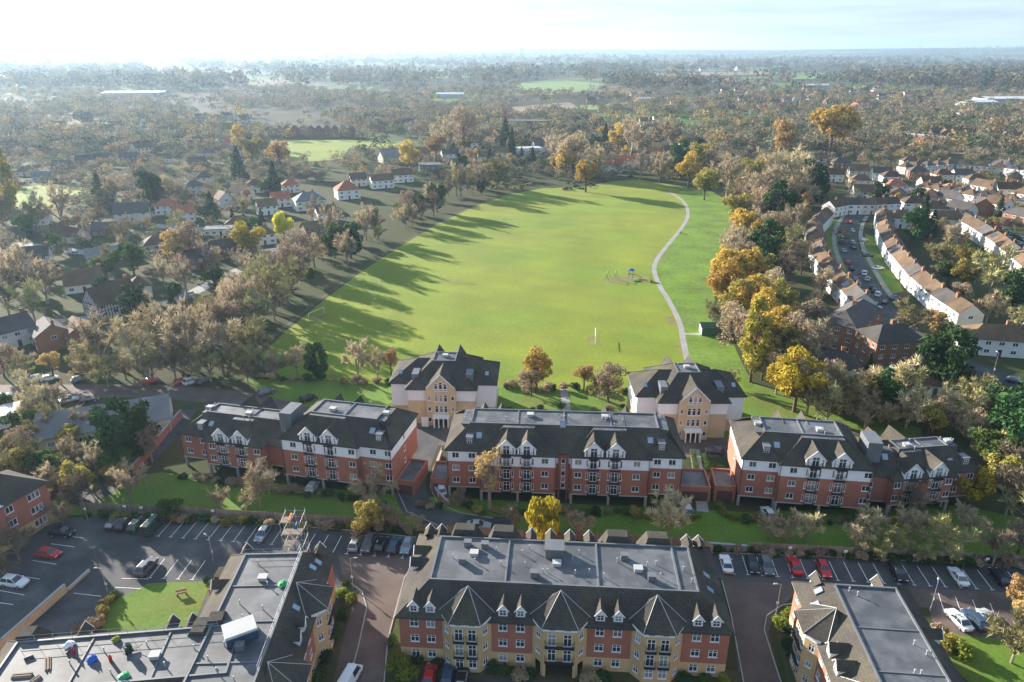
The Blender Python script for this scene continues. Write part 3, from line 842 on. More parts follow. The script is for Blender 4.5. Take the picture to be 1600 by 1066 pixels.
# front block ------------------------------------------------------
x, y, rot, L = between(None, (628, 1031), (1131, 1059))
A = Building('apartment_block', 'three-storey red and buff brick block with three pyramid-roofed bays, bottom centre', x, y, rot)
fr, (tx0, tx1, ty0, ty1, tz) = estate_block(A, L, 17.2, [
    dict(win=[2.1, 4.4, 14.4, 16.8, 27.6, 30.0, 40.6, 43.0], dormer=[2.1, 4.4, 14.4, 16.8, 27.6, 30.0, 40.6, 43.0], bay=[(9.4, 6.8, 'balcony'), (22.2, 7.4, 'portico'), (35.3, 6.8, 'balcony')]),
    dict(win=[4, 8.5, 13], sky=[(6, 1.8), (9, 1.8)]),
    dict(win=[3, 8, 18, 26, 36, 42], dormer=[1.6, 3.4, 18.4, 21.4, 24.4, 27.4, 41.6, 43.4], hip=[(8.2, 5.4, 11.95), (14.2, 5.4, 11.95), (31.6, 5.4, 11.95), (37.6, 5.4, 11.95)]),
    dict(win=[4, 8.5, 13], dormer=[5.5, 8.2])], dividers=0)
for x_ in (14.4, 27.4, 38.6):
    dm = MB(); dm.box(x_ - .14, x_ + .14, ty0 + .25, ty1 - .25, tz, tz + .2); part('roof_upstand', dm, M_LEAD, fr)
for (vx, vy, k) in ((8.2, 11.6, 2), (10.8, 11.4, 2), (9.4, 9.6, 1), (7.9, 7.8, 2), (21.2, 10.6, 3), (21.6, 8.2, 1), (18.4, 5.6, 2), (31.4, 10.2, 2), (33.2, 7.8, 1), (34.9, 6.0, 2),
                    (6.4, 8.6, 0), (9.7, 7.9, 0), (12.6, 10.6, 0), (13.5, 7.5, 0), (16.4, 10.2, 0), (17.5, 11.4, 0), (17.0, 7.6, 0), (20.3, 6.4, 0), (23.9, 9.6, 0), (24.8, 10.8, 0), (26.2, 6.8, 0),
                    (28.2, 6.0, 0), (30.3, 9.4, 0), (34.6, 8.9, 0), (35.9, 9.2, 0), (36.2, 6.6, 0), (39.6, 8.2, 0), (40.4, 5.8, 0), (19.6, 6.3, 0), (24.2, 6.4, 0)):
    vent(fr, vx, vy, tz, kind=k)
A.finish(); obstacle_rect(x, y, rot, 0, L, 0, 17)

# bottom-left block: two wings that meet at an angle ----------------------------------
p0, p1 = G(388.5, 859, 11.3), G(341, 958, 11.3)
d2 = Vector((p0[0] - p1[0], p0[1] - p1[1])).normalized()           # wing axis, away from camera
rot2 = math.atan2(d2.y, d2.x) - math.pi / 2
ins = 3.3
q = Vector(G(472.5, 864, 11.3))                                     # far right corner of the flat top
W2, L2 = 15.0, 33.5
loc = Vector((0, 0))
c_, s_ = math.cos(rot2), math.sin(rot2)
loc = q - Vector((c_ * (W2 - ins) - s_ * (L2 - ins), s_ * (W2 - ins) + c_ * (L2 - ins)))
B2 = Building('apartment_block', 'L-shaped brick block under re-roofing, with scaffold and dark flat roof, bottom left', loc.x, loc.y, rot2)
fr2, bx2 = estate_block(B2, W2, L2, [dict(win=[3, 8]), dict(win=[2.0, 4.2, 15.5, 18, 29.0], dormer=[15.5, 18.0], bay=[(9.6, 6.6, 'balcony'), (23.5, 6.6, 'balcony')], sky=[(28.6, 1.6), (30.2, 1.2), (20.2, 1.9)]),
                                     dict(win=[4, 8], dormer=[1.5, 12.5]), dict(win=[4, 9, 14], hip=[(17.5, 4.6, 11.6)], dormer=[8.0])], inset=ins)
a0 = Vector(G(42, 1001, 11.3)); a1 = Vector(G(300, 980, 11.3))
d1 = (a1 - a0).normalized(); rot1 = math.atan2(d1.y, d1.x)
L1, W1 = 34.0, 14.6
n1 = Vector((-d1.y, d1.x))
loc1 = a0 - d1 * 4.5 - n1 * (W1 - ins)
wing = link('wing', None, B2.root); 
class Sub(Building):
    def __init__(s, root): s.root = root; s.walls = {}
cr_, sr_ = math.cos(-rot2), math.sin(-rot2)
rel = loc1 - loc
wing.location = (cr_ * rel.x - sr_ * rel.y, sr_ * rel.x + cr_ * rel.y, 0); wing.rotation_euler = (0, 0, rot1 - rot2)
B1 = Building('apartment_block', 'long wing with felt flat roof strewn with roofing tools, bottom left', loc1.x, loc1.y, rot1)
bpy.data.objects.remove(wing)
fr1, bx1 = estate_block(B1, L1, W1, [dict(win=[3, 8, 13, 18]), dict(), dict(win=[6, 12, 20, 28], dormer=[10.5, 13.0, 24.0], hip=[(6.8, 3.2, 11.7), (30.0, 3.2, 11.7)]), dict(win=[4, 9])], zt=11.24, inset=ins)
for (fr_, bx_, pts) in ((fr2, bx2, [(.3, .92, 0), (.62, .75, 0), (.3, .62, 0), (.7, .58, 0), (.45, .52, 0), (.35, .35, 0), (.6, .33, 2), (.5, .8, 1), (.4, .2, 0), (.7, .15, 0), (.55, .45, 1)]),
                        (fr1, bx1, [(.3, .45, 0), (.42, .65, 0), (.6, .7, 0), (.72, .25, 0), (.82, .55, 0), (.9, .3, 0), (.5, .2, 0), (.66, .45, 1)])):
    for (u, w_, k) in pts: vent(fr_, bx_[0] + (bx_[1] - bx_[0]) * u, bx_[2] + (bx_[3] - bx_[2]) * w_, bx_[4], k)
for k in range(1, 4):
    yy = bx2[2] + (bx2[3] - bx2[2]) * k / 4
    dm = MB(); dm.box(bx2[0] + .25, bx2[1] - .25, yy - .1, yy + .1, bx2[4], bx2[4] + .12); part('roof_upstand', dm, M_LEAD, fr2)
for k in (1, 2):
    xx = bx1[0] + (bx1[1] - bx1[0]) * (k * .34)
    dm = MB(); dm.box(xx - .1, xx + .1, bx1[2] + .25, bx1[3] - .25, bx1[4], bx1[4] + .12); part('roof_upstand', dm, M_LEAD, fr1)
B2.finish(); B1.finish()
obstacle_rect(loc.x, loc.y, rot2, 0, W2, 0, L2); obstacle_rect(loc1.x, loc1.y, rot1, 0, L1, 0, W1)

# bottom-right block ---------------------------------------------------------
q0, q1 = Vector(G(1303, 912.5, 11.3)), Vector(G(1375, 1066, 11.3))
dc = (q0 - q1).normalized(); rot3 = math.atan2(dc.y, dc.x) - math.pi / 2
LC, WC = 46.0, 15.4
c_, s_ = math.cos(rot3), math.sin(rot3)
locc = q0 - Vector((c_ * 3.8 - s_ * (LC - 3.3), s_ * 3.8 + c_ * (LC - 3.3)))
C = Building('apartment_block', 'brick block with sunlit tiled side slope and dark flat roof, bottom right', locc.x, locc.y, rot3)
fr3, bx3 = estate_block(C, WC, LC, [dict(win=[3, 8]), dict(win=[4, 12, 20, 28, 36], dormer=[12, 20, 36]), dict(win=[4, 11], dormer=[4.5, 13]),
                                    dict(win=[1.6, 4.0, 12.8, 15.4, 26, 29], bay=[(8.4, 6.6, 'balcony'), (21.0, 6.6, 'balcony')], dormer=[13.6, 16.4], sky=[(3.4, 1.9), (5.4, 1.0), (13.0, 1.2)])], inset=3.6, insets=(3.8, 3.3, 3.3, 3.3))
for (u, w_, k) in ((.2, .97, 0), (.3, .95, 0), (.78, .74, 0), (.88, .70, 0), (.55, .62, 0), (.64, .62, 0), (.72, .46, 0), (.8, .46, 0), (.93, .47, 0), (.4, .3, 0), (.93, .42, 3)):
    vent(fr3, bx3[0] + (bx3[1] - bx3[0]) * u, bx3[2] + (bx3[3] - bx3[2]) * w_, bx3[4], k)
for k in (.62, .80):
    yy = bx3[2] + (bx3[3] - bx3[2]) * k
    dm = MB(); dm.box(bx3[0] + .25, bx3[1] - .25, yy - .08, yy + .08, bx3[4], bx3[4] + .1); part('roof_upstand', dm, M_LEAD, fr3)
C.finish(); obstacle_rect(locc.x, locc.y, rot3, 0, WC, 0, LC)

# middle row, centre ------------------------------------------------------------
x, y, rot, L = between(None, (699, 781), (1062, 794))
D2 = Building('apartment_block', 'long red-brick block with four white gabled balcony bays, centre of middle row', x, y, rot, 'red-brick blocks with white gables')
k = L / 44.0
frs = []
frs.append(red_section(D2, 0, 6.6 * k, 1.2, 15.5, wins=[1.7, 4.8], sky=[(6.0, 2.2)], box=[4.3], zt=13.9))
frs.append(red_section(D2, 6.3 * k, 20.6 * k, 0, 14.5, gables=[11.4, 15.2], wins=[7.9, 18.6], zt=14.0))
frs.append(red_section(D2, 20.0 * k, 23.6 * k, 1.6, 14.0, zt=13.8, inset=1.6, insets=(.3, .3, 4.2, 4.2), sky=[(21.8, 2.4)], endwins=False))
frs.append(red_section(D2, 23.3 * k, 37.8 * k, 0, 14.6, gables=[27.6, 31.6], wins=[24.8, 35.6], zt=14.03))
frs.append(red_section(D2, 37.4 * k, 44.0 * k, 1.0, 15.5, wins=[39.5, 42.2], sky=[(38.2, 2.3)], box=[40.2], zt=13.93))
flat_roof(D2, 0.02, 43.98 * k, 1.22, 15.52, 10.5, 14.0, 4.2, dividers=3, over=.38)
stair_link(D2, 21.0 * k, 22.9 * k, 1.45, 0, 10.4, 3)
for fr_, bx_, _ in frs:
    for i in range(5): vent(fr_, RND.uniform(bx_[0] + .3, bx_[1] - .3), RND.uniform(bx_[2] + .4, bx_[3] - .4), bx_[4], 0)
vent(frs[1][0], 15.5, 9.0, frs[1][1][4], 1); vent(frs[3][0], 30, 9.0, frs[3][1][4], 1)
for u in (6, 9.5, 30.5, 34.5):                                     # rear gables that rise above the parapet
    mb = MB(); mb.poly([(u - 1.7, 14.9, 10.5), (u + 1.7, 14.9, 10.5), (u, 14.9, 13.5)][::-1])
    for s in (-1, 1): mb.poly([(u + s * 1.9, 15.0, 10.3), (u, 15.0, 13.7), (u, 9.6, 13.7), (u + s * 1.9, 12.0, 10.3)][::-s])
    part('gable_roof', mb, M_TILE, D2.root)
podium(D2, 44.2 * k, 50.0 * k, 2.5, 9.0, 0, 2.7)
podium(D2, -3.6, -.25, 2.5, 9.0, 0, 2.5)
D2.finish(); obstacle_rect(x, y, rot, -2, L + 4, 0, 15)

# middle row, left --------------------------------------------------------------
x, y, rot, L = between(None, (284, 733), (612, 779))
D1 = Building('apartment_block', 'stepped red-brick block with four white gables, left of middle row', x, y, rot, 'red-brick blocks with white gables')
k = L / 47.5; frs = []
frs.append(red_section(D1, 0, 7.2 * k, 1.4, 13.5, wins=[1.8, 5.2], storeys=2, white=False, zt=10.8, sky=[(6.2, 2.2)], box=[4.4]))
frs.append(red_section(D1, 6.8 * k, 20.0 * k, 0, 13.5, gables=[10.6, 14.8], wins=[8.2, 18.2], storeys=2, white=False, zt=10.9))
frs.append(red_section(D1, 19.4 * k, 25.2 * k, 2.4, 12.5, storeys=2, white=False, zt=11.0, inset=3.4, insets=(.3, .3, 4, 4), sky=[(22.6, 2.4)], endwins=False))
frs.append(red_section(D1, 24.6 * k, 41.0 * k, 0, 14.0, gables=[29.8, 34.2], wins=[26.4, 38.6], zt=14.0))
frs.append(red_section(D1, 40.6 * k, 47.5 * k, 1.0, 15.0, wins=[42.6, 45.6], sky=[(41.8, 2.3)], box=[43.6], zt=13.9))
flat_roof(D1, 0.02, 25.2 * k, 1.42, 13.52, 7.8, 11.0, 4.2, insets=(4.2, .2, 4.2, 4.0), dividers=1, over=.38)
flat_roof(D1, 24.62 * k, 47.48 * k, 1.02, 15.02, 10.5, 14.0, 4.2, dividers=1, over=.38)
tw = MB(); tw.box(22.8 * k, 25.4 * k, 3.2, 8.0, 10.0, 14.1); part('lift_tower', tw, M_LEAD, D1.root)
stair_link(D1, 22.7 * k, 24.5 * k, 2.2, 0, 8.2, 4)
for fr_, bx_, _ in frs:
    for i in range(3): vent(fr_, RND.uniform(bx_[0] + .3, bx_[1] - .3), RND.uniform(bx_[2] + .4, bx_[3] - .4), bx_[4], 0)
    vent(fr_, (bx_[0] + bx_[1]) / 2, (bx_[2] + bx_[3]) / 2, bx_[4], 1)
for u, zt_ in ((9.5, 11.4), (13.5, 11.4), (30, 13.9), (34.5, 13.9)):
    mb = MB()
    for s in (-1, 1): mb.poly([(u + s * 1.9, 14.4, zt_ - 4.4), (u, 14.4, zt_), (u, 9.2, zt_), (u + s * 1.9, 11.4, zt_ - 4.4)][::-s])
    part('gable_roof', mb, M_TILE, D1.root)
podium(D1, L + .25, L + 4.0, 2, 10, 0, 2.6)
D1.finish(); obstacle_rect(x, y, rot, -1, L + 4, 0, 15)

# middle row, right --------------------------------------------------------------
x, y, rot, L = between(None, (1152, 796), (1348, 811))
D3 = Building('apartment_block', 'red-brick block with sunlit left end and white gables, right of middle row', x, y, rot, 'red-brick blocks with white gables')
k = L / 24.2; frs = []
frs.append(red_section(D3, 0, 7.4 * k, 1.2, 15.5, wins=[1.9, 5.4], sky=[(6.2, 2.2)], box=[4.2], zt=13.9))
frs.append(red_section(D3, 7.0 * k, 24.2 * k, 0, 14.5, gables=[12.4, 17.0], wins=[8.9, 21.8], zt=14.0))
frs.append(red_section(D3, 23.8 * k, 30.4 * k, 2.8, 12.5, storeys=2, white=False, zt=11.0, inset=3.4, insets=(.3, .3, 4, 4), sky=[(26.2, 2.6)], endwins=False))
flat_roof(D3, 0.02, 24.18 * k, 1.22, 15.52, 10.5, 14.0, 4.2, dividers=1, over=.38)
tw = MB(); tw.box(23.9 * k, 26.6 * k, 3.6, 8.2, 10.0, 14.0); part('lift_tower', tw, M_LEAD, D3.root)
stair_link(D3, 24.6 * k, 26.2 * k, 2.6, 0, 8.0, 4)
for fr_, bx_, _ in frs:
    for i in range(4): vent(fr_, RND.uniform(bx_[0] + .3, bx_[1] - .3), RND.uniform(bx_[2] + .4, bx_[3] - .4), bx_[4], 0)
    vent(fr_, (bx_[0] + bx_[1]) / 2, (bx_[2] + bx_[3]) / 2, bx_[4], 1)
for u, zt_ in ((8.5, 14.0), (13, 14.0)):
    mb = MB()
    for s in (-1, 1): mb.poly([(u + s * 1.9, 15.2, zt_ - 4.4), (u, 15.2, zt_), (u, 9.4, zt_), (u + s * 1.9, 12.0, zt_ - 4.4)][::-s])
    part('gable_roof', mb, M_TILE, D3.root)
podium(D3, -4.2, -.25, 2.2, 8.5, 0, 3.0)
D3.finish(); obstacle_rect(x, y, rot, -3, 31, 0, 15)
wx, wy = x + math.cos(rot) * 29.0 * k - math.sin(rot) * 1.5, y + math.sin(rot) * 29.0 * k + math.cos(rot) * 1.5
rot4 = rot + rad(15)
D4 = Building('apartment_block', 'lower red-brick wing with two white gables behind bare trees, right end of middle row', wx, wy, rot4, 'red-brick blocks with white gables')
frs = [red_section(D4, 0, 12.2, 0, 12.5, gables=[3.6, 8.6], wins=[1.0, 11.2], storeys=2, white=False, zt=10.9), red_section(D4, 11.8, 18.0, 1.2, 12.5, wins=[13.6, 16.4], storeys=2, white=False, zt=10.8, sky=[(13.0, 2.2)], box=[15.6])]
for fr_, bx_, _ in frs:
    for i in range(4): vent(fr_, RND.uniform(bx_[0] + .3, bx_[1] - .3), RND.uniform(bx_[2] + .4, bx_[3] - .4), bx_[4], 0)
    vent(fr_, (bx_[0] + bx_[1]) / 2, (bx_[2] + bx_[3]) / 2, bx_[4], 1)
flat_roof(D4, .02, 17.98, 1.22, 12.52, 7.8, 10.95, 4.0, dividers=1, over=.38)
for u in (2.4, 7.0):
    mb = MB()
    for s in (-1, 1): mb.poly([(u + s * 2.1, 13.2, 7.4), (u, 13.2, 11.5), (u, 8, 11.5), (u + s * 2.1, 10.2, 7.4)][::-s])
    part('gable_roof', mb, M_TILE, D4.root)
D4.finish(); obstacle_rect(wx, wy, rot4, 0, 18, 0, 12)

# two square blocks by the field -------------------------------------------------------
def pavilion(label, pxl, pxr):
    x, y, rot, L = between(None, pxl, pxr)
    b = Building('apartment_block', label, x, y, rot, 'square blocks beside the playing field')
    k = L / 15.0
    ze = 8.9
    def bands(zw): return [(0, zw, M_SAND), (zw, ze, M_WHITE)]
    # wings set back
    for (o, d, l_) in (((-4.4, 3.0), (1, 0), 4.4), ((L, 3.0), (1, 0), 4.4), ((-4.4, 15), (0, -1), 12), ((L + 4.4, 3.0), (0, 1), 12), ((L + 4.4, 15), (-1, 0), L + 8.8)):
        b.side(o, d, l_, bands(3.0), [(l_ * .5, 2.7 * s + .9, 1.1, 1.2, 2, 1) for s in range(3)] if l_ > 10 else [])
    # flanks
    cb0, cb1 = L / 2 - 3.4, L / 2 + 3.4
    for (o, d, l_, wn_) in (((0, 0), (1, 0), cb0, 1), ((cb1, 0), (1, 0), L - cb1, 0), ((0, 3.2), (0, -1), 3.2, 2), ((L, 0), (0, 1), 3.2, 2)):
        b.side(o, d, l_, bands(5.9), [])
    # centre bay
    cw = cb1 - cb0
    wins = []
    for s in range(4):
        for j in (-1.05, 0, 1.05): wins.append((cw / 2 + j, 2.9 * s + (.5 if s else 3.3) if False else 2.75 * s + .55, .8, 1.75, 1, 2)) if s else None
    for s in range(3):
        for j in (.72, cw - .72): wins.append((j, 2.75 * s + .9, .75, 1.1, 1, 1))
    b.side((cb0, -.9), (1, 0), cw, [(0, ze + .9, M_SAND)], wins, [(cw / 2 - 1.5, cw / 2 + 1.5, 0, 2.3)])
    b.side((cb0, 0), (0, -1), .9, [(0, ze + .3, M_SAND)]); b.side((cb1, -.9), (0, 1), .9, [(0, ze + .3, M_SAND)])
    gm = MB(); g0, g1 = L / 2 - 2.3, L / 2 + 2.3
    gm.poly([(cb0, -.9, ze + .9), (cb1, -.9, ze + .9), (g1 - .0, -.9, ze + 1.5), (L / 2, -.9, ze + 3.6), (g0, -.9, ze + 1.5)]); part('gable', gm, M_SAND, b.root)
    for j in (-1.05, 0, 1.05):
        fm, pm = win_meshes(.8, 1.4 + (.4 if j == 0 else 0), 1, 2); w_ = link('window', fm, b.root, (L / 2 + j, -.93, ze + .35)); link('pane', pm, w_)
    vm = MB()
    for s in (-1, 1): vm.bar((L / 2 + s * 3.2, -1.2, ze + .75), (L / 2, -1.2, ze + 4.0), .13, 4)
    part('bargeboard', vm, M_UPVC, b.root)
    rm = MB()
    for s in (-1, 1): rm.poly([(L / 2 + s * 3.4, -1.25, ze + .72), (L / 2, -1.25, ze + 4.15), (L / 2, 6.0, ze + 4.15), (L / 2 + s * 3.4, 3.0, ze + .72)][::s])
    part('gable_roof', rm, M_TILE, b.root)
    # portico
    pm_ = MB(); pm_.box(L / 2 - 1.9, L / 2 + 1.9, -2.3, -.92, 2.4, 2.9); part('portico', pm_, M_UPVC, b.root)
    for s in (-1.6, -.55, .55, 1.6):
        cm = MB(); cm.bar((L / 2 + s, -2.1, 0), (L / 2 + s, -2.1, 2.4), .16, 8); part('column', cm, M_UPVC, b.root)
    for s in (-.75, .75):
        dm = MB(); dm.box(L / 2 + s - .5, L / 2 + s + .5, -.80, -.74, 0, 2.2); part('door', dm, M_BLACK, b.root)
    bs = MB(); bs.box(L / 2 - 4.6, L / 2 - 3.0, -1.6, -.92, 0, 2.2); part('meter_store', bs, M_UPVC, b.root)
    # roofs
    zt = 13.2
    flat_roof(b, -4.4, L + 4.4, 3.0, 15.0, ze, 12.6, 5.5, over=.5, flat=False, insets=(5.6, 5.6, 5.9, 5.9), name='wing_roof')
    r, fr, bx = flat_roof(b, 0, L, 0, 17.5, ze, zt, 5.0, over=.55, insets=(5.0, 5.0, 6.2, 6.2))
    vent(fr, L / 2, 9.0, zt - .16, 1); vent(fr, L / 2 + 1.6, 8.0, zt - .16, 0); vent(fr, L / 2 - 1.8, 10, zt - .16, 0)
    for s in (-1, 1):
        bm = MB(); bm.box(L / 2 + s * 6.2 - .8, L / 2 + s * 6.2 + .8, 2.2, 5.6, ze + .8, ze + 2.6); part('dormer', bm, M_LEAD, b.root)
        mb = MB()
        for t in (-1, 1): mb.poly([(L / 2 + s * 2.6 + t * 1.8, 17.6, ze + .9), (L / 2 + s * 2.6, 17.6, 12.7), (L / 2 + s * 2.6, 11.2, 12.7), (L / 2 + s * 2.6 + t * 1.8, 13.6, ze + .9)][::-t])
        part('gable_roof', mb, M_TILE, b.root)
        sl = math.atan2(12.6 - ze, 6.4)
        skylight(b.root, (-4.4, 3.0), (1, 0), L / 2 + 4.4 + s * (L / 2 + 2.4), 2.2, ze + 2.7 * math.tan(sl) + .08, sl, .9, 1.2)
    b.finish(); obstacle_rect(x, y, rot, -4, L + 4, 0, 17)
pavilion('square buff-brick and white block with hipped roof beside the field, left of the pair', (640, 661), (743, 663))
pavilion('square buff-brick and white block with hipped roof beside the field, right of the pair', (1026, 684), (1131, 684))

# brick block at the left edge -----------------------------------------------------------
x, y, rot, L = between(None, (-60, 905), (88, 812))
E = Building('apartment_block', 'red-brick block with white windows at the left edge above the car park', x, y, rot)
E.side((0, 0), (1, 0), L, EST, [(u, 2.7 * s + .85, 1.4, 1.3, 2, 1) for u in (2, 6, 10, 14, 18, 22, L - 2.2) if u < L - 1.5 for s in range(3)])
E.side((L, 0), (0, 1), 10, EST, [(5, 2.7 * s + .85, 1.2, 1.3, 2, 1) for s in range(3)]); E.side((L, 10), (-1, 0), L, EST); E.side((0, 10), (0, -1), 10, EST)
rm = MB(); rm.frustum(rect(-.5, L + .5, -.5, 10.5), [(.5, 5), (L - 4.5, 5), (L - 4.5, 5), (.5, 5)], 8.1, 11.6); part('roof', rm, M_TILE, E.root)
gm = MB(); gm.poly([(L - 11, -.3, 8.0), (L - 7.6, -.3, 8.0), (L - 9.3, -.3, 9.8)]); part('gable', gm, M_WHITE, E.root)
gm = MB()
for s in (-1, 1): gm.poly([(L - 9.3 + s * 1.9, -.4, 7.95), (L - 9.3, -.4, 9.95), (L - 9.3, 3.0, 9.95), (L - 9.3 + s * 1.9, .4, 7.95)][::s])
part('gable_roof', gm, M_TILE, E.root)
E.finish(); obstacle_rect(x, y, rot, 0, L, 0, 10)
# ================================================================== HOUSES
M_RENDER = mat('white_render', (.66, .65, .62), .85, .08, .3, rnd=.12)
M_CREAM = mat('cream_render', (.58, .53, .44), .85, .08, .3, rnd=.12)
M_BROWNB = mat('brown_house_brick', (.26, .135, .085), .9, .15, .4, .1, 4, rnd=.15)
M_ORANGEB = mat('orange_house_brick', (.42, .18, .085), .9, .12, .4, rnd=.1)
M_TIMBER = mat('dark_timber', (.03, .025, .02), .8, .1, 1)
M_ROOFB = mat('brown_clay_tile', (.120, .072, .048), .9, .25, .3, .15, 2.5, rnd=.22, col2=(.12, .085, .045), c2scale=.3)
M_ROOFD = mat('dark_slate_tile', (.075, .066, .062), .85, .25, .3, .12, 2.5, rnd=.2)
M_ROOFR = mat('red_clay_tile', (.34, .12, .065), .9, .2, .3, .15, 2.5, rnd=.1)
M_ROOFG = mat('grey_slate', (.17, .17, .175), .8, .2, .3, .1, 2.5, rnd=.15)
M_DOOR = mat('painted_door', (.10, .05, .045), .6, .1, 1, rnd=.5, hue=.2)
HW = {}
def house_window():
    if not HW:
        f = MB(); f.box(-.75, .75, -.05, .0, 0, .1); f.box(-.75, .75, -.05, .0, 1.1, 1.2); f.box(-.75, -.65, -.05, 0, .1, 1.1); f.box(.65, .75, -.05, 0, .1, 1.1); f.box(-.05, .05, -.05, 0, .1, 1.1)
        f.box(-.66, .66, -.02, .0, .1, 1.1, 1)
        HW['w'] = f.mesh('window', M_UPVC, M_GLASS)
        d = MB(); d.box(-.5, .5, -.06, .0, 0, 2.1); HW['d'] = d.mesh('door', M_DOOR)
        c = MB(); c.box(-.55, .55, -.35, .35, -1.2, 1.1); c.box(-.62, .62, -.42, .42, 1.1, 1.25)
        for s in (-.28, .28): c.bar((s, 0, 1.25), (s, 0, 1.7), .12, 6)
        HW['c'] = c.mesh('chimney', M_BROWNB)
    return HW
HM = {}
def house(name, x, y, rot, w=9, d=8, eave=5.0, rise=3.0, roof='gable', wm=M_RENDER, rm=M_ROOFB, chim=1, over=.35, nw=3, windows=True, sgn=1, solar=False):
    """house centred on x, y; local -y is its front; returns the root Empty (label is set by the caller)"""
    H = house_window()
    key = (w, d, eave, rise, roof, wm.name, rm.name, over)
    hw, hd = w / 2, d / 2
    if key not in HM:
        a = MB()
        for (p, q) in (((-hw, -hd), (hw, -hd)), ((hw, -hd), (hw, hd)), ((hw, hd), (-hw, hd)), ((-hw, hd), (-hw, -hd))): a.poly([(*p, 0), (*q, 0), (*q, eave), (*p, eave)])
        r = MB(); e = over; k = rise / hd; zl = eave - e * k; t = .14
        if roof == 'gable':
            for s in (-1, 1):
                a.poly([(s * hw, -hd, eave), (s * hw, hd, eave), (s * hw, 0, eave + rise)][::s])
                top = [(-hw - e, s * (hd + e), zl), (hw + e, s * (hd + e), zl), (hw + e, 0, eave + rise + .02), (-hw - e, 0, eave + rise + .02)]
                r.poly([(px_, py_, pz + t) for px_, py_, pz in top][::-s]); r.poly(top[::s])
                r.poly([top[0], top[1], (top[1][0], top[1][1], zl + t), (top[0][0], top[0][1], zl + t)][::-s])
                for u in (0, 1):
                    i0, i1 = (0, 3) if u == 0 else (1, 2)
                    r.poly([top[i0], top[i1], (top[i1][0], top[i1][1], top[i1][2] + t), (top[i0][0], top[i0][1], top[i0][2] + t)])
        elif roof == 'hip':
            b_ = rect(-hw - e, hw + e, -hd - e, hd + e); l_ = max(hw - hd, .02)
            tp = [(-l_, 0), (l_, 0), (l_, 0), (-l_, 0)]
            r.frustum(b_, tp, eave + .02, eave + rise, bottom=True); r.frustum(b_, b_, eave - .15, eave + .02)
        else:
            r.box(-hw - e, hw + e, -hd - e, hd + e, eave, eave + .3)
        HM[key] = (a.mesh('wall', wm), r.mesh('roof', rm))
    wme, rme = HM[key]
    root = link(name, None, None, (x, y, 0), rot)
    link('wall', wme, root); ro = link('roof', rme, root)
    if chim and roof != 'flat':
        for i in range(chim):
            cx = (hw - .7) * (1 if i == 0 else -1) * sgn if roof == 'gable' else (hw * .3 if i == 0 else -hw * .3)
            link('chimney', H['c'], ro, (cx, .5, eave + rise - (.1 if roof == 'gable' else .3)))
    if solar:
        sm = MB(); sm.poly([(-1.8, -hd * .8, eave + rise * .2 + .2), (1.8, -hd * .8, eave + rise * .2 + .2), (1.8, -hd * .25, eave + rise * .75 + .2), (-1.8, -hd * .25, eave + rise * .75 + .2)])
        part('solar_panel', sm, M_GLASS, ro)
    if windows:
        rows = [(.9, True), (3.3, False)] if eave > 4.4 else [(.9, True)]
        for z, door in rows:
            for i in range(nw):
                u = -hw + w * (i + .5) / nw
                if door and i == nw // 2: link('door', H['d'], root, (u, -hd - .004, 0))
                else: link('window', H['w'], root, (u, -hd - .004, z))
            for i in range(max(2, nw - 1)):
                u = -hw + w * (i + .5) / max(2, nw - 1)
                link('window', H['w'], root, (u, hd + .004, z), math.pi)
        zz = 3.3 if eave > 4.4 else .9
        link('window', H['w'], root, (hw + .004, 0, zz), math.pi / 2); link('window', H['w'], root, (-hw - .004, 0, zz), -math.pi / 2)
    OBST.append((x, y, max(w, d) * .62)); OBST.append((x, y - 9, 6.5))
    return root
def auto_house(desc, place, px, py, rotd, **kw):
    x, y = G(px, py)
    r = house('house', x, y, rad(rotd), **kw)
    auto(r, desc, place, 'house', 'houses ' + place, x, y)
    return r

# --- the left-hand suburb -----------------------------------------------------------
LP = 'left of the field'
WB = dict(wm=M_BROWNB)
auto_house('white house with dark slate roof and dormers', LP, 209, 344, 22, w=16, d=9, eave=4.6, rise=4.2, rm=M_ROOFD)
auto_house('brown-roofed bungalow', LP, 172, 366, 12, w=13, d=8, eave=3.0, rise=2.8, wm=M_BROWNB, rm=M_ROOFD, nw=4)
auto_house('low bungalow with gable end', LP, 112, 376, -15, w=13, d=9, eave=3.0, rise=3.2, wm=M_CREAM, nw=4)
auto_house('white gabled cottage', LP, 135, 452, 25, w=12, d=8, eave=3.2, rise=4.4, rm=M_ROOFB)
auto_house('white rounded annexe', LP, 221, 462, 30, w=7, d=7, eave=4.4, rise=3.0, rm=M_ROOFB, roof='hip', chim=0, nw=2)
auto_house('brick house with front gable', LP, 350, 402, 40, w=9, d=8, eave=5.0, rise=2.6, rm=M_ROOFD, **WB)
auto_house('brick house with front gable', LP, 311, 418, 38, w=9, d=8, eave=5.0, rise=2.6, rm=M_ROOFD, **WB)
auto_house('small brown house with two gables', LP, 322, 492, 40, w=10, d=8, eave=3.2, rise=3.0, rm=M_ROOFB, **WB)
auto_house('white house with chimney', LP, 22, 536, 55, w=10, d=9, eave=5.2, rise=3.2, rm=M_ROOFD)
auto_house('brick house with white conservatory', LP, 84, 540, -48, w=9, d=9, eave=5.0, rise=2.8, rm=M_ROOFD, **WB)
auto_house('brick house beside the white conservatory', LP, 128, 536, -48, w=9, d=8, eave=4.6, rise=2.6, rm=M_ROOFB, **WB)
auto_house('grey-roofed low house', LP, 170, 404, 30, w=16, d=9, eave=2.8, rise=2.4, rm=M_ROOFG, wm=M_CREAM, chim=0, nw=4)
auto_house('white gabled house', LP, 351, 322, -50, w=9, d=8, eave=4.6, rise=3.6, rm=M_ROOFB)
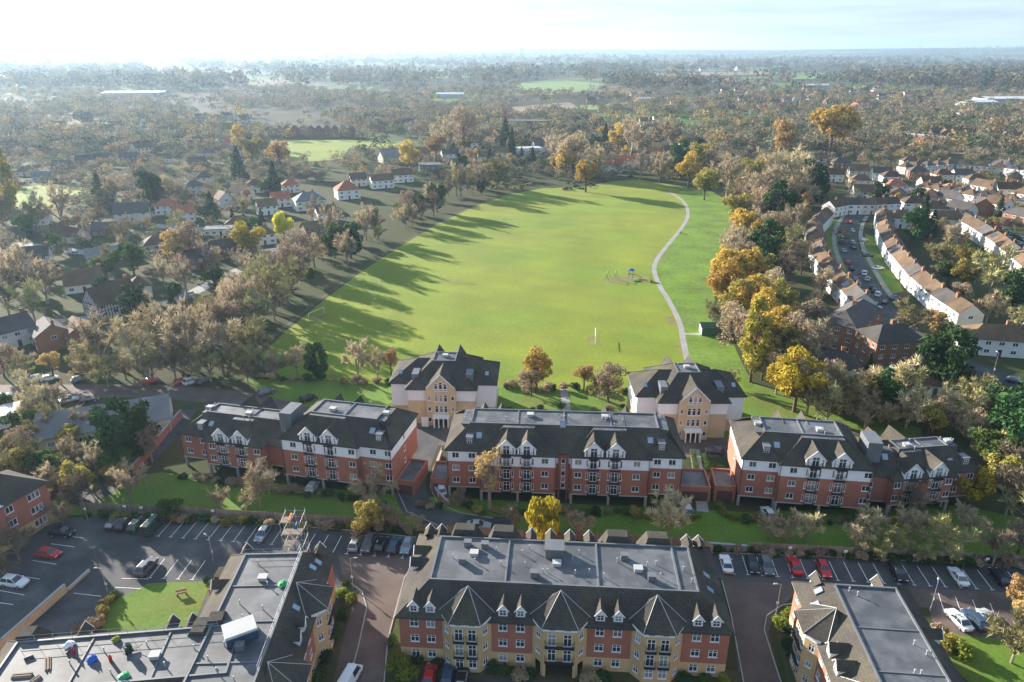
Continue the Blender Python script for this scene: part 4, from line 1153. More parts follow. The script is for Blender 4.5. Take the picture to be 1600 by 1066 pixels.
auto_house('brown house with white gable', LP, 378, 312, -30, w=13, d=9, eave=4.8, rise=3.8, rm=M_ROOFB, wm=M_CREAM)
auto_house('large white house with grey hipped roof', LP, 484, 326, 28, w=16, d=10, eave=5.2, rise=4.0, roof='hip', rm=M_ROOFG, chim=2, nw=4)
auto_house('white house with bright red hipped roof', LP, 543, 309, 25, w=13, d=11, eave=5.4, rise=4.6, roof='hip', rm=M_ROOFR)
auto_house('brown house with white gable', LP, 490, 372, 35, w=9, d=8, eave=5.0, rise=2.8, **WB)
auto_house('flat-roofed garage block', LP, 428, 402, 30, w=9, d=6, eave=2.7, roof='flat', wm=M_RENDER, rm=M_FELT, chim=0, nw=3)
auto_house('flat-roofed white house', LP, 343, 366, 10, w=12, d=7, eave=3.0, roof='flat', rm=M_FELT, chim=0, nw=4)
auto_house('bungalow with hipped roof', LP, 376, 356, 15, w=13, d=9, eave=3.0, rise=3.0, roof='hip', rm=M_ROOFB, wm=M_CREAM, nw=4)
auto_house('bungalow with hipped roof', LP, 250, 388, 30, w=13, d=9, eave=3.0, rise=3.2, roof='hip', rm=M_ROOFB, wm=M_CREAM, nw=4)
auto_house('white and brown semi-detached house', LP, 597, 293, 22, w=14, d=8, eave=5.2, rise=3.2, rm=M_ROOFB, nw=4)
auto_house('white and brown semi-detached house', LP, 628, 284, 22, w=14, d=8, eave=5.2, rise=3.2, rm=M_ROOFB, nw=4)
auto_house('modern grey flat-roofed house', LP, 672, 270, 10, w=15, d=11, eave=6, roof='flat', wm=M_ROOFG, rm=M_FELT, chim=0, nw=4)
auto_house('large grey-roofed gabled house', LP, 614, 253, 30, w=20, d=12, eave=4.5, rise=4.6, rm=M_ROOFG, wm=M_CREAM, nw=4)
for i, (px, py, r_) in enumerate(((62, 350, 10), (290, 345, 20), (305, 302, 15), (418, 334, 30), (262, 334, 10), (60, 415, 20), (412, 380, 30), (440, 322, 25), (322, 288, 10), (510, 345, 30), (455, 300, 25), (560, 290, 20), (400, 300, 15))):
    auto_house(('small white house with brown roof', 'small white house with red roof', 'small cream house')[i % 3], LP, px, py, r_, w=10, d=7.5, eave=4.8, rise=3.2, wm=(M_RENDER, M_RENDER, M_CREAM)[i % 3], rm=(M_ROOFB, M_ROOFR, M_ROOFD)[i % 3], roof='gable' if i % 2 else 'hip')
for px, py, r_, h_ in ((257, 253, 5, 0), (165, 255, -10, 1), (135, 259, 20, 1), (44, 274, 0, 0), (70, 282, 5, 2), (204, 254, 10, 1), (100, 268, 0, 1), (230, 262, 15, 0), (310, 262, 10, 1), (30, 240, 5, 1), (90, 236, 0, 0), (190, 228, 8, 1), (280, 236, 3, 2), (330, 244, 10, 0), (180, 212, 0, 1), (240, 216, 6, 0), (20, 222, 0, 1), (130, 220, 9, 2), (60, 206, 2, 1)):
    auto_house(('white bungalow with brown roof', 'low brick house', 'pale bungalow with grey roof')[h_], 'among trees at far left', px, py, r_, w=12, d=8, eave=3.0 if h_ != 1 else 4.8, rise=3.0, rm=(M_ROOFB, M_ROOFD, M_ROOFG)[h_], wm=(M_RENDER, M_BROWNB, M_CREAM)[h_], roof='hip' if h_ == 0 else 'gable', nw=3)

# half-timbered house: white walls with each timber its own piece
x, y = G(178, 486)
TU = house('timbered_house', x, y, rad(58), w=14, d=9, eave=4.6, rise=5.0, wm=M_RENDER, rm=M_ROOFB, chim=1, nw=4)
tag(TU, 'large white half-timbered house with black beams and steep brown roof, left suburb', 'house')
tm = MB(); tm.box(-.11, .11, -.07, 0, 0, 1); TIM = tm.mesh('timber', M_TIMBER)
for side, (ox, oy, rz, ln) in enumerate(((0, -4.5, 0, 14), (-7, 0, -math.pi / 2, 9), (7, 0, math.pi / 2, 9))):
    n_ = int(ln / 1.0)
    for i in range(n_ + 1):
        u = -ln / 2 + ln * i / n_
        h_ = 4.6 + (5.0 * (1 - abs(u) / 4.5) if side else 0)
        if h_ < .3: continue
        link('timber', TIM, TU, (ox + math.cos(rz) * u, oy + math.sin(rz) * u, 0) if not side else (ox + (-.01 if side == 1 else .01), math.sin(rz) * u, 0), rz, (1, 1, h_ - .1))
    for z in (2.4, 4.5):
        o = link('timber', TIM, TU, (ox - math.cos(rz) * ln / 2 + (0 if not side else (-.012 if side == 1 else .012)), oy - math.sin(rz) * ln / 2, z), rz); o.rotation_euler = (0, math.pi / 2, rz) ; o.scale = (1, 1, ln)

# --- beyond the field ---------------------------------------------------------------
BP = 'beyond the far end of the field'
for px, py, r_, kw, ds in ((659, 247, 20, dict(wm=M_BROWNB), 'brown brick house'), (703, 250, 15, dict(rm=M_ROOFD), 'white house with slate roof'), (760, 254, 10, dict(wm=M_CREAM), 'cream house'), (781, 248, 0, dict(), 'white gabled house'),
                           (740, 232, 10, dict(), 'white gabled house'), (843, 237, 30, dict(rm=M_ROOFD, d=7, rise=4.5), 'white steep-gabled house'), (958, 268, -12, dict(wm=M_RENDER, rm=M_ROOFR), 'black and white house with red roof'), (978, 262, -12, dict(rm=M_ROOFR), 'black and white house with red roof'),
                           (1000, 255, -12, dict(rm=M_ROOFB), 'house with brown roof'), (1022, 248, -10, dict(rm=M_ROOFR, wm=M_BROWNB), 'brick house with red roof'), (1050, 244, -10, dict(rm=M_ROOFB), 'house with brown roof'), (930, 232, 5, dict(rm=M_ROOFD, wm=M_CREAM), 'cream house'), (1072, 238, 0, dict(rm=M_ROOFD), 'white house with slate roof'), (900, 225, 5, dict(rm=M_ROOFB), 'house with brown roof')):
    auto_house(ds, BP, px, py, r_, **{**dict(w=13, d=8.5, eave=5.2, rise=3.4, nw=3), **kw})
x, y = G(824, 243); FW = house('flat_roofed_house', x, y, rad(15), w=22, d=12, eave=6.2, roof='flat', rm=M_COPING, chim=0, nw=5)
tag(FW, 'large white modern house with flat roof beyond the field', 'house')
x, y = G(830, 200); SCH = house('school_building', x, y, rad(-6), w=52, d=18, eave=8, roof='flat', wm=M_BROWNB, rm=M_ROOFD, chim=0, nw=9)
tag(SCH, 'long dark brick school building with flat roof behind trees, upper centre', 'school')
for i in range(11):
    px = 424 + i * 12.5
    auto_house('steep-gabled terrace house', 'in the row above the bright meadow', px, 214, 90 + 3, w=8, d=11, eave=5, rise=6.0, rm=M_ROOFD, wm=M_BROWNB, chim=0, nw=2)

# --- the right-hand suburb ------------------------------------------------------------
def terrace(desc, place, pts, n, off=0, **kw):
    P = [G(*p) for p in pts]
    seg = [math.dist(P[i], P[i + 1]) for i in range(len(P) - 1)]; tot = sum(seg)
    for i in range(n):
        t = tot * (i + .5) / n; k = 0
        while t > seg[k] and k < len(seg) - 1: t -= seg[k]; k += 1
        a, b_ = P[k], P[k + 1]; f = t / seg[k]
        x, y = a[0] + (b_[0] - a[0]) * f, a[1] + (b_[1] - a[1]) * f
        rot = math.atan2(b_[1] - a[1], b_[0] - a[0]) + off
        kk = dict(w=round(tot / n * .99, 2), d=7.6, eave=5.0, rise=2.9, rm=(M_ROOFB, M_ROOFB, M_ROOFD)[i % 3], wm=(M_RENDER, M_CREAM)[i % 4 == 3], nw=2, over=.02)
        kk.update(kw); kk['eave'] = kk['eave'] + (i % 2) * .06
        r = house('terraced_house', x, y, rot, solar=(i % 5 == 3), **kk)
        auto(r, desc, place, 'house', desc + 's ' + place, x, y)
terrace('white terraced house with brown tiled roof', 'along left side of the crescent', [(1288, 348), (1269, 368), (1272, 392), (1284, 422), (1306, 452), (1346, 496)], 15)
terrace('white terraced house with brown tiled roof', 'along right side of the crescent', [(1378, 348), (1382, 378), (1400, 413), (1430, 449), (1468, 484), (1512, 515)], 16, math.pi)
terrace('pale terraced house', 'in the row at far right', [(1503, 358), (1534, 377), (1565, 399), (1612, 440), (1660, 480)], 10)
terrace('white terraced house', 'at the head of the crescent', [(1292, 338), (1318, 333), (1356, 333), (1398, 331)], 6)
terrace('white semi in the upper street', 'of the right-hand suburb', [(1436, 303), (1520, 318), (1610, 330)], 9, w=8.5, roof='hip')
terrace('brown-roofed semi in the back street', 'of the right-hand suburb', [(1405, 272), (1480, 266), (1560, 272), (1620, 280)], 10, w=9, roof='hip')
auto_house('white end house with hipped brown roof', 'beside the crescent mouth', 1550, 548, -12, w=17, d=9, eave=5, rise=3.2, roof='hip', nw=5)
auto_house('white house with brown hipped roof', 'beside the tall pines', 1400, 354, -5, w=11, d=9, eave=5.2, rise=3.2, roof='hip')
RP = 'in the right-hand suburb'
cols = ((M_RENDER, M_ROOFB, 'white semi with brown roof'), (M_RENDER, M_ROOFD, 'white semi with dark roof'), (M_CREAM, M_ROOFB, 'cream semi with brown roof'), (M_BROWNB, M_ROOFD, 'brick semi with dark roof'))
for i, (px, py) in enumerate([(1275, 257), (1312, 264), (1339, 277), (1342, 293), (1375, 281), (1390, 287), (1347, 311), (1432, 279), (1450, 297), (1470, 284), (1500, 284), (1522, 292), (1535, 303), (1582, 287), (1570, 307), (1450, 318), (1500, 340), (1457, 339), (1557, 332), (1590, 350), (1472, 356), (1420, 262), (1560, 268), (1400, 316), (1300, 283), (1505, 312), (1545, 316), (1600, 316), (1480, 322), (1425, 330)]):
    wm_, rm_, ds = cols[(i * 7 + i // 3) % 4]
    auto_house(ds, RP, px, py, RND.choice((-12, -8, 0, 60, -70)), w=12, d=8, eave=5.1, rise=3.3, roof='hip' if i % 2 else 'gable', wm=wm_, rm=rm_)
auto_house('white house with red hipped roof', RP, 1482, 308, -10, w=11, d=9, eave=5, rise=3.4, roof='hip', rm=M_ROOFR)
auto_house('white house with red hipped roof', RP, 1397, 301, -8, w=12, d=9, eave=5, rise=3.4, roof='hip', rm=M_ROOFR)
auto_house('orange-brick gabled house', RP, 1530, 336, 70, w=9, d=10, eave=5.6, rise=3.6, wm=M_ORANGEB, rm=M_ROOFD)
auto_house('dark-roofed bungalow', 'under the yellow oak', 1300, 582, -10, w=13, d=9, eave=3, rise=3.4, roof='hip', rm=M_ROOFD, nw=4)
auto_house('brown-roofed bungalow', 'behind the right red-brick block', 1436, 606, -8, w=15, d=9, eave=3, rise=3.6, roof='gable', rm=M_ROOFB, nw=4)
auto_house('brown-roofed house', 'across the far railway', 1495, 215, 10, w=14, d=9, eave=5.5, rise=3.5, wm=M_ORANGEB)
for i, (px, py) in enumerate(((1460, 214), (1475, 216), (1513, 216), (1528, 217), (1552, 219), (1568, 220), (1585, 221), (1600, 223))):
    auto_house('red-brick house', 'across the far railway', px, py, 70 if i % 2 else 10, w=11, d=8, eave=5.4, rise=3.2, wm=M_BROWNB, rm=M_ROOFB)
x, y = G(1437, 221); WT = house('flat_terrace', x, y, rad(-62), w=52, d=9, eave=6, roof='flat', wm=M_ORANGEB, rm=M_COPING, chim=0, nw=10)
tag(WT, 'long terrace with pale flat roofs beside the railway, upper right', 'terrace')

# brick flats at the end of the crescent
def flats(label, p0, p1, D, st, rise, nwin):
    x, y, rot, L = between(None, p0, p1)
    b = Building('brick_flats', label, x, y, rot, 'dark-roofed brick flats', 'flats')
    ze = 2.7 * st
    for o, d, l_, k in (((0, 0), (1, 0), L, nwin), ((L, 0), (0, 1), D, 2), ((L, D), (-1, 0), L, nwin), ((0, D), (0, -1), D, 3)):
        b.side(o, d, l_, [(0, ze, M_BROWNB)], [(l_ * (i + .5) / k, 2.7 * s + .85, 1.3, 1.25, 2, 1) for i in range(k) for s in range(st)])
    rm_ = MB(); rm_.frustum(rect(-.4, L + .4, -.4, D + .4), [(D * .4, D / 2), (L - D * .4, D / 2), (L - D * .4, D / 2), (D * .4, D / 2)], ze, ze + rise, bottom=True); r = part('roof', rm_, M_ROOFD, b.root)
    cm = MB(); cm.box(L / 2 - .6, L / 2 + .6, D / 2 - .5, D / 2 + .5, ze + rise - .8, ze + rise + 1.2); part('chimney', cm, M_BROWNB, r)
    b.finish(); obstacle_rect(x, y, rot, 0, L, 0, D)
flats('three-storey dark brick flats facing the car parks, below the crescent', (1362, 580), (1437, 576), 10, 3, 3.4, 4)
flats('dark brick flats with sunlit end and white balconies, beside the crescent', (1330, 556), (1372, 524), 10, 3, 3.4, 3)
# bungalow and white hut at the left
auto_house('long low building with grey roof', 'behind the left conifers', 172, 672, 22, w=26, d=11, eave=3.2, rise=3.4, rm=M_ROOFG, wm=M_CREAM, chim=0, nw=5)
auto_house('small white flat-roofed hut', 'at the left edge', 4, 662, 35, w=9, d=6, eave=3, roof='flat', rm=M_COPING, chim=0, nw=2)
x, y = G(1112, 521); SH = house('sports_hut', x, y, rad(-3), w=7, d=4.2, eave=2.6, rise=.9, wm=mat('green_painted_wall', (.05, .12, .06), .7), rm=mat('green_roof_sheet', (.05, .10, .06), .6), chim=0, windows=False)
tag(SH, 'small green hut with low roof beside the field path', 'hut')
wh = MB(); wh.box(-3.52, -3.5, -1.9, 1.9, .2, 2.3); part('end_panel', wh, M_UPVC, SH)

# ================================================================== TREES
NR = np.random.RandomState(5)
def leaf_cloud(centers, radii, n, size, flat=0.0, droop=0.0):
    c = np.array(centers); r = np.array(radii)
    w = r ** 2 / (r ** 2).sum()
    k = NR.choice(len(c), n, p=w)
    d = NR.normal(size=(n, 3)); d /= np.linalg.norm(d, axis=1)[:, None]
    rr = r[k] * (NR.uniform(.25, 1, n) ** .45)
    pos = c[k] + d * rr[:, None] * np.array([1, 1, .85])
    nrm = d * .7 + NR.normal(size=(n, 3)) * .6 + np.array([0, 0, .35]); nrm /= np.linalg.norm(nrm, axis=1)[:, None]
    t = np.cross(nrm, NR.normal(size=(n, 3))); t /= np.linalg.norm(t, axis=1)[:, None]
    b = np.cross(nrm, t)
    s = size * NR.uniform(.6, 1.35, n)[:, None]
    if droop: t = t * .25 + np.array([0, 0, -1.0]); s = s * 1.0
    v = np.stack([pos - t * s, pos + b * s * .62, pos + t * s * (1 + droop), pos - b * s * .62], 1).reshape(-1, 3)
    return v
def mesh_np(name, v, nper, *mats, extra=None):
    """v: quads as consecutive groups of nper vertices; extra: MB whose faces are appended"""
    n = len(v) // nper
    me = bpy.data.meshes.new(name)
    me.vertices.add(len(v)); me.vertices.foreach_set('co', v.astype(np.float32).ravel())
    me.loops.add(len(v)); me.loops.foreach_set('vertex_index', np.arange(len(v), dtype=np.int32))
    me.polygons.add(n); me.polygons.foreach_set('loop_start', np.arange(0, len(v), nper, dtype=np.int32)); me.polygons.foreach_set('loop_total', np.full(n, nper, np.int32))
    for m in mats: me.materials.append(m)
    me.update(calc_edges=True)
    return me
M_BARK = mat('tree_bark', (.115, .085, .06), .95, .2, 1.0, rnd=.2)
M_BARKP = mat('pale_bark', (.27, .23, .17), .95, .2, 1.0, rnd=.15)
def limb(mb, p, q, r0, r1, n=5, bend=.12):
    p, q = Vector(p), Vector(q); m = (p + q) / 2 + Vector((RND.uniform(-1, 1), RND.uniform(-1, 1), RND.uniform(0, 1))) * (q - p).length * bend
    mb.bar(p, m, r0, n, r2=(r0 + r1) / 2, cap=False); mb.bar(m, q, (r0 + r1) / 2, n, r2=r1, cap=False)
    return m
def crown_clumps(R, zc, zr, n, top=1.0):
    c, r = [], []
    for i in range(n):
        a = RND.uniform(0, 2 * math.pi); u = RND.uniform(-1, 1); rr = RND.uniform(.35, .92)
        s = math.sqrt(1 - u * u)
        c.append((math.cos(a) * s * R * rr, math.sin(a) * s * R * rr, zc + u * zr * rr)); r.append(R * RND.uniform(.24, .42))
    return c, r
def leafy(R=4.0, h=9.5, n=2600, size=.30, m=None, bark=None, nc=20, zlow=.34):
    zc, zr = h * (1 + zlow) / 2, h * (1 - zlow) / 2
    c, r = crown_clumps(R, zc, zr, nc)
    mb = MB(); mb.bar((0, 0, -.2), (0, 0, h * zlow), .032 * h, 7, r2=.024 * h); mb.bar((0, 0, h * zlow), (.1, .1, h * .72), .024 * h, 6, r2=.008 * h, cap=False)
    for q in c[:14]: limb(mb, (0, 0, h * RND.uniform(zlow * .8, .55)), q, .011 * h, .004 * h, 4)
    return mb.mesh('trunk', bark or M_BARK), mesh_np('crown', leaf_cloud(c, r, n, size), 4, m), R
def columnar(R=2.0, h=14, n=2600, size=.28, m=None):
    c, r = [], []
    for i in range(26):
        t = RND.uniform(.1, 1); a = RND.uniform(0, 6.28); rad_ = R * .55 * math.sin(math.pi * min(t * .86 + .12, 1)) ** .6
        c.append((math.cos(a) * rad_, math.sin(a) * rad_, h * (.08 + .9 * t))); r.append(R * RND.uniform(.35, .6) * (1.1 - .5 * t))
    mb = MB(); mb.bar((0, 0, -.2), (0, 0, h * .8), .25, 6, r2=.05)
    for q in c[:10]: limb(mb, (0, 0, max(q[2] - 2, .5)), q, .07, .03, 4)
    return mb.mesh('trunk', M_BARK), mesh_np('crown', leaf_cloud(c, r, n, size), 4, m), R
def conifer(R=3.2, h=13, n=3200, m=None, broad=False):
    c, r = [], []
    for i in range(60):
        t = i / 59; rr = R * ((1 - t) ** .75 if not broad else (1 - t ** 2.2) ** .8) * .72
        k = RND.uniform(.35, 1)
        a = i * 2.4
        c.append((math.cos(a) * rr * k, math.sin(a) * rr * k, h * (.07 + .9 * t))); r.append(R * .30 * (1.15 - .75 * t))
    mb = MB(); mb.bar((0, 0, -.2), (0, 0, h * .93), .028 * h, 6, r2=.03)
    for q in c[::4]: limb(mb, (0, 0, q[2] + .2), q, .07, .03, 4, .03)
    return mb.mesh('trunk', M_BARK), mesh_np('crown', leaf_cloud(c, r, n, .27), 4, m), R
def willow(R=4.2, h=9, n=3000, m=None):
    c, r = crown_clumps(R * .85, h * .6, h * .36, 22)
    mb = MB(); mb.bar((0, 0, -.2), (0, 0, h * .45), .35, 7, r2=.22)
    for q in c[:14]: limb(mb, (0, 0, h * .4), q, .12, .04, 4)
    return mb.mesh('trunk', M_BARK), mesh_np('crown', leaf_cloud(c, r, n, .26, droop=2.2), 4, m), R
def twigs(starts, dirs, n_each, L, w, spread):
    s = np.repeat(np.array(starts), n_each, 0); d = np.repeat(np.array(dirs), n_each, 0)
    n = len(s)
    d = d + NR.normal(size=(n, 3)) * spread + np.array([0, 0, .12]); d /= np.linalg.norm(d, axis=1)[:, None]
    l_ = L * NR.uniform(.5, 1.25, n)[:, None]
    t = np.cross(d, NR.normal(size=(n, 3))); t /= np.linalg.norm(t, axis=1)[:, None]
    mid = s + d * l_ * .5 + NR.normal(size=(n, 3)) * .06 * L
    return np.stack([s - t * w, s + t * w, mid + t * w * .6, s + d * l_], 1).reshape(-1, 3)
def bare(R=3.6, h=9.0, m=None, dens=1.0, bark=None, up=.55, w=.028):
    """winter tree: trunk, limbs and branches as tapered tubes, fine twigs as slivers"""
    mb = MB(); S, D = [], []
    fork = h * RND.uniform(.2, .3)
    mb.bar((0, 0, -.2), (0, 0, fork), .026 * h, 7, r2=.02 * h, cap=False)
    nl = 8
    for i in range(nl):
        a = 2 * math.pi * i / nl + RND.uniform(-.3, .3); el = RND.uniform(.45, 1.35) if i else 1.45
        ln = (h - fork) * RND.uniform(.62, .95) * (.75 if el < .7 else 1)
        q = Vector((math.cos(a) * math.cos(el) * min(ln, R * 1.15 / max(math.cos(el), .2)), math.sin(a) * math.cos(el) * min(ln, R * 1.15 / max(math.cos(el), .2)), fork + math.sin(el) * ln))
        p0 = Vector((0, 0, fork * RND.uniform(.8, 1.0)))
        mid = limb(mb, p0, q, .013 * h, .004 * h, 5, .10)
        for j in range(7):
            t = .25 + .75 * (j + RND.random()) / 7
            b0 = p0.lerp(mid, t * 2) if t < .5 else mid.lerp(q, t * 2 - 1)
            dv = ((q - p0).normalized() + Vector((RND.gauss(0, .75), RND.gauss(0, .75), RND.gauss(.25, .5)))).normalized()
            bl = R * RND.uniform(.28, .55) * (1.15 - .5 * t)
            b1 = b0 + dv * bl
            mb.bar(b0, b1, .0062 * h, 3, r2=.0022 * h, cap=False)
            for k in range(4):
                tt = .3 + .7 * (k + RND.random()) / 4
                c0 = b0.lerp(b1, tt); dw = (dv + Vector((RND.gauss(0, .6), RND.gauss(0, .6), RND.gauss(.2, .45)))).normalized()
                S.append(tuple(c0)); D.append(tuple(dw))
    v = twigs(S, D, max(3, int(7 * dens)), R * .34, w, .5)
    return mb.mesh('trunk', bark or M_BARKP), mesh_np('crown', v, 4, m), R
def bush(R=1.2, h=1.5, n=700, m=None, size=.13):
    c, r = [], []
    for i in range(12):
        a = RND.uniform(0, 6.28); k = RND.uniform(0, .65)
        c.append((math.cos(a) * R * k, math.sin(a) * R * k, h * RND.uniform(.25, .68))); r.append(R * RND.uniform(.32, .48))
    mb = MB()
    for q in c[:6]: limb(mb, (0, 0, 0), q, .04, .02, 3)
    return mb.mesh('stem', M_BARK), mesh_np('foliage', leaf_cloud(c, r, n, size), 4, m), R

def fol(name, col, var=.2, hue=.012, tr=.3): return mat(name, col, .9, .22, .5, rnd=var, hue=hue, spec=.12, translucent=tr)
F_GOLD = fol('golden_leaves', (.50, .34, .075)); F_YEL = fol('yellow_leaves', (.46, .36, .04)); F_OLIVE = fol('olive_leaves', (.30, .25, .065)); F_ORANGE = fol('orange_leaves', (.42, .28, .12))
F_EVER = fol('evergreen_leaves', (.038, .082, .026), tr=.12); F_CON = fol('conifer_needles', (.034, .066, .028), tr=.1); F_GREEN = fol('green_leaves', (.075, .125, .03)); F_WIL = fol('willow_leaves', (.56, .50, .05))
F_TWIG = fol('brown_twigs', (.40, .32, .215), tr=.3); F_TWIGP = fol('pale_twigs', (.54, .45, .27), tr=.1); F_TWIGD = fol('dark_twigs', (.28, .225, .15), tr=.1); F_TWIGG = fol('greenish_twigs', (.35, .32, .145), tr=.1)
F_LIME = fol('lime_leaves', (.22, .26, .04)); F_HEDGE = fol('hedge_leaves', (.07, .11, .03), tr=.15)
PROTO = {
 'gold': [leafy(m=F_GOLD), leafy(3.8, 9, m=F_GOLD, nc=16)], 'yellow': [leafy(4.4, 10, 3600, .30, F_YEL, nc=26)], 'olive': [leafy(m=F_OLIVE, zlow=.2), leafy(4.2, 8.6, m=F_OLIVE, zlow=.18)],
 'orange': [leafy(3.2, 9, 1700, .26, F_ORANGE)], 'evergreen': [leafy(3.8, 11, 3600, .30, F_EVER, zlow=.08, nc=34), leafy(4.0, 10, 3400, .30, F_EVER, zlow=.1, nc=30)],
 'conifer': [conifer(m=F_CON), conifer(3.6, 12, m=F_CON, broad=True)], 'green': [leafy(m=F_GREEN, zlow=.2, n=2400), leafy(3.7, 8, m=F_GREEN, zlow=.15)],
 'poplar': [columnar(2.4, 12, 3000, .27, fol('poplar_leaves', (.40, .35, .065)))], 'willow': [willow(m=F_WIL)],
 'bare': [bare(m=F_TWIG), bare(3.9, 9.5, F_TWIG), bare(3.4, 9.8, F_TWIG)], 'pale': [bare(3.6, 8.4, F_TWIGP, 1.15, w=.026), bare(3.9, 8.8, F_TWIGP, 1.15, w=.026), bare(3.4, 9.4, F_TWIGP, 1.15, w=.026)], 'dark': [bare(m=F_TWIGD, dens=1.3), bare(3.9, 8.4, F_TWIGD, 1.3)],
 'mossy': [bare(m=F_TWIGG, dens=1.4), bare(4, 8.5, F_TWIGG, 1.5)], 'brown': [leafy(m=fol('brown_leaves', (.37, .285, .185)), zlow=.18, n=2300, size=.22, nc=22), leafy(4.2, 8.4, m=MATS['brown_leaves'], zlow=.15, n=2300, size=.22)],
 'birch': [leafy(2.4, 9.5, 1100, .16, F_ORANGE, bark=M_BARKP, nc=16, zlow=.22)],
}
WORDS = {'gold': 'golden autumn tree', 'yellow': 'bright yellow-leaved tree', 'olive': 'olive-green tree', 'orange': 'orange-leaved tree', 'evergreen': 'dark evergreen tree', 'conifer': 'dark conifer', 'green': 'green-leaved tree', 'poplar': 'tall yellow-green poplar',
         'willow': 'yellow weeping willow', 'bare': 'bare brown tree', 'pale': 'bare pale-twigged tree', 'dark': 'bare dark tree', 'mossy': 'bare greenish tree', 'brown': 'russet-brown tree', 'birch': 'slim birch with orange leaves'}
NTREE = 0
def tree_at(x, y, rw, kind, place, group, hs=1.0):
    global NTREE
    tr, cr_, R0 = RND.choice(PROTO[kind])
    s = rw / R0
    o = link(NAMES.get(kind, kind) + ('_tree' if kind not in ('conifer', 'willow', 'poplar', 'birch') else ''), None, None, (x, y, 0), RND.uniform(0, 6.28), (s, s, s * hs))
    link('trunk', tr, o); link('crown', cr_, o)
    auto(o, WORDS[kind], place, 'tree', group, x, y)
    NTREE += 1
    return o
NAMES = {'gold': 'golden', 'yellow': 'yellow', 'pale': 'bare', 'dark': 'bare', 'mossy': 'bare'}
def TR(cx, cy, r, kind, place, group='trees', hs=1.0, k=1.15):
    """tree from the picture: crown centre and crown radius in pixels"""
    bx, by = cx, cy + k * r * (hs if hs > 1 else 1)
    x, y = G(bx, by)
    z = depth_at(bx, by)
    return tree_at(x, y, r * z / FPX, kind, place, group, hs)

NB = 'on the lawn before the red-brick blocks'
for a in ((205, 757, 26, 'bare'), (408, 757, 34, 'pale'), (345, 783, 16, 'bare'), (586, 765, 30, 'pale'), (575, 805, 28, 'olive'), (607, 800, 26, 'brown'), (765, 760, 26, 'birch', 1.2), (717, 775, 16, 'dark'), (800, 808, 16, 'bare'), (856, 808, 42, 'willow'), (905, 815, 24, 'pale'),
          (1042, 800, 34, 'pale'), (1182, 745, 20, 'birch', 1.25), (1200, 820, 20, 'bare'), (1228, 825, 22, 'pale'), (1258, 822, 22, 'pale'), (1355, 815, 28, 'pale'), (1335, 840, 20, 'pale'), (1418, 775, 28, 'bare'), (1390, 840, 24, 'mossy'), (1420, 818, 27, 'pale'), (1470, 838, 34, 'mossy'), (1508, 808, 25, 'pale'),
          (1512, 755, 30, 'yellow', 1.1), (1550, 850, 30, 'bare'), (1590, 835, 26, 'brown'), (1375, 855, 18, 'mossy'), (1440, 860, 18, 'mossy'), (1585, 930, 24, 'orange'), (1580, 990, 40, 'mossy'), (1597, 965, 26, 'orange'), (650, 815, 14, 'mossy'), (560, 835, 12, 'dark')):
    TR(*a[:4], NB if a[1] < 900 else 'by the right-hand car park', 'trees on the estate lawns', *(a[4:] or ()))
LB = 'behind the left car park'
for a in ((185, 680, 32, 'evergreen', 1.35), (222, 672, 30, 'evergreen', 1.3), (150, 705, 22, 'evergreen'), (60, 720, 24, 'green'), (95, 745, 26, 'bare'), (130, 760, 28, 'dark'), (40, 690, 24, 'brown'), (80, 660, 26, 'mossy'), (20, 730, 24, 'mossy'), (110, 680, 20, 'olive'), (270, 790, 18, 'green'), (60, 790, 22, 'dark'), (100, 800, 20, 'dark'), (20, 770, 24, 'green'), (30, 845, 26, 'dark'), (10, 880, 22, 'dark'),
          (170, 575, 26, 'mossy'), (85, 572, 18, 'orange'), (240, 570, 24, 'mossy'), (130, 660, 22, 'pale'), (50, 640, 20, 'pale'), (250, 515, 40, 'pale'), (215, 540, 34, 'pale'), (300, 530, 40, 'bare'), (350, 540, 40, 'bare'), (400, 530, 34, 'mossy'), (330, 560, 32, 'mossy'), (160, 540, 34, 'bare'), (275, 560, 30, 'dark'), (380, 495, 34, 'brown'), (410, 480, 30, 'mossy'), (345, 500, 30, 'bare')):
    TR(*a[:4], LB, 'trees at left of the estate', *(a[4:] or ()))
HB = 'in the hedge line behind the blocks'
for a in ((465, 562, 22, 'bare'), (497, 565, 18, 'evergreen', 1.3), (560, 560, 24, 'bare', 1.2), (590, 565, 18, 'bare', 1.2), (612, 570, 14, 'orange', 1.5), (430, 570, 20, 'bare'), (838, 578, 30, 'gold'), (830, 590, 24, 'brown'), (912, 592, 18, 'orange'), (950, 596, 28, 'brown'), (935, 600, 20, 'mossy'), (1172, 565, 24, 'poplar', 1.15), (1190, 575, 16, 'poplar', 1.0), (1240, 590, 46, 'yellow'), (1140, 590, 14, 'mossy')):
    TR(*a[:4], HB, 'trees between the estate and the field', *(a[4:] or ()))
RB = 'along the right edge of the field'
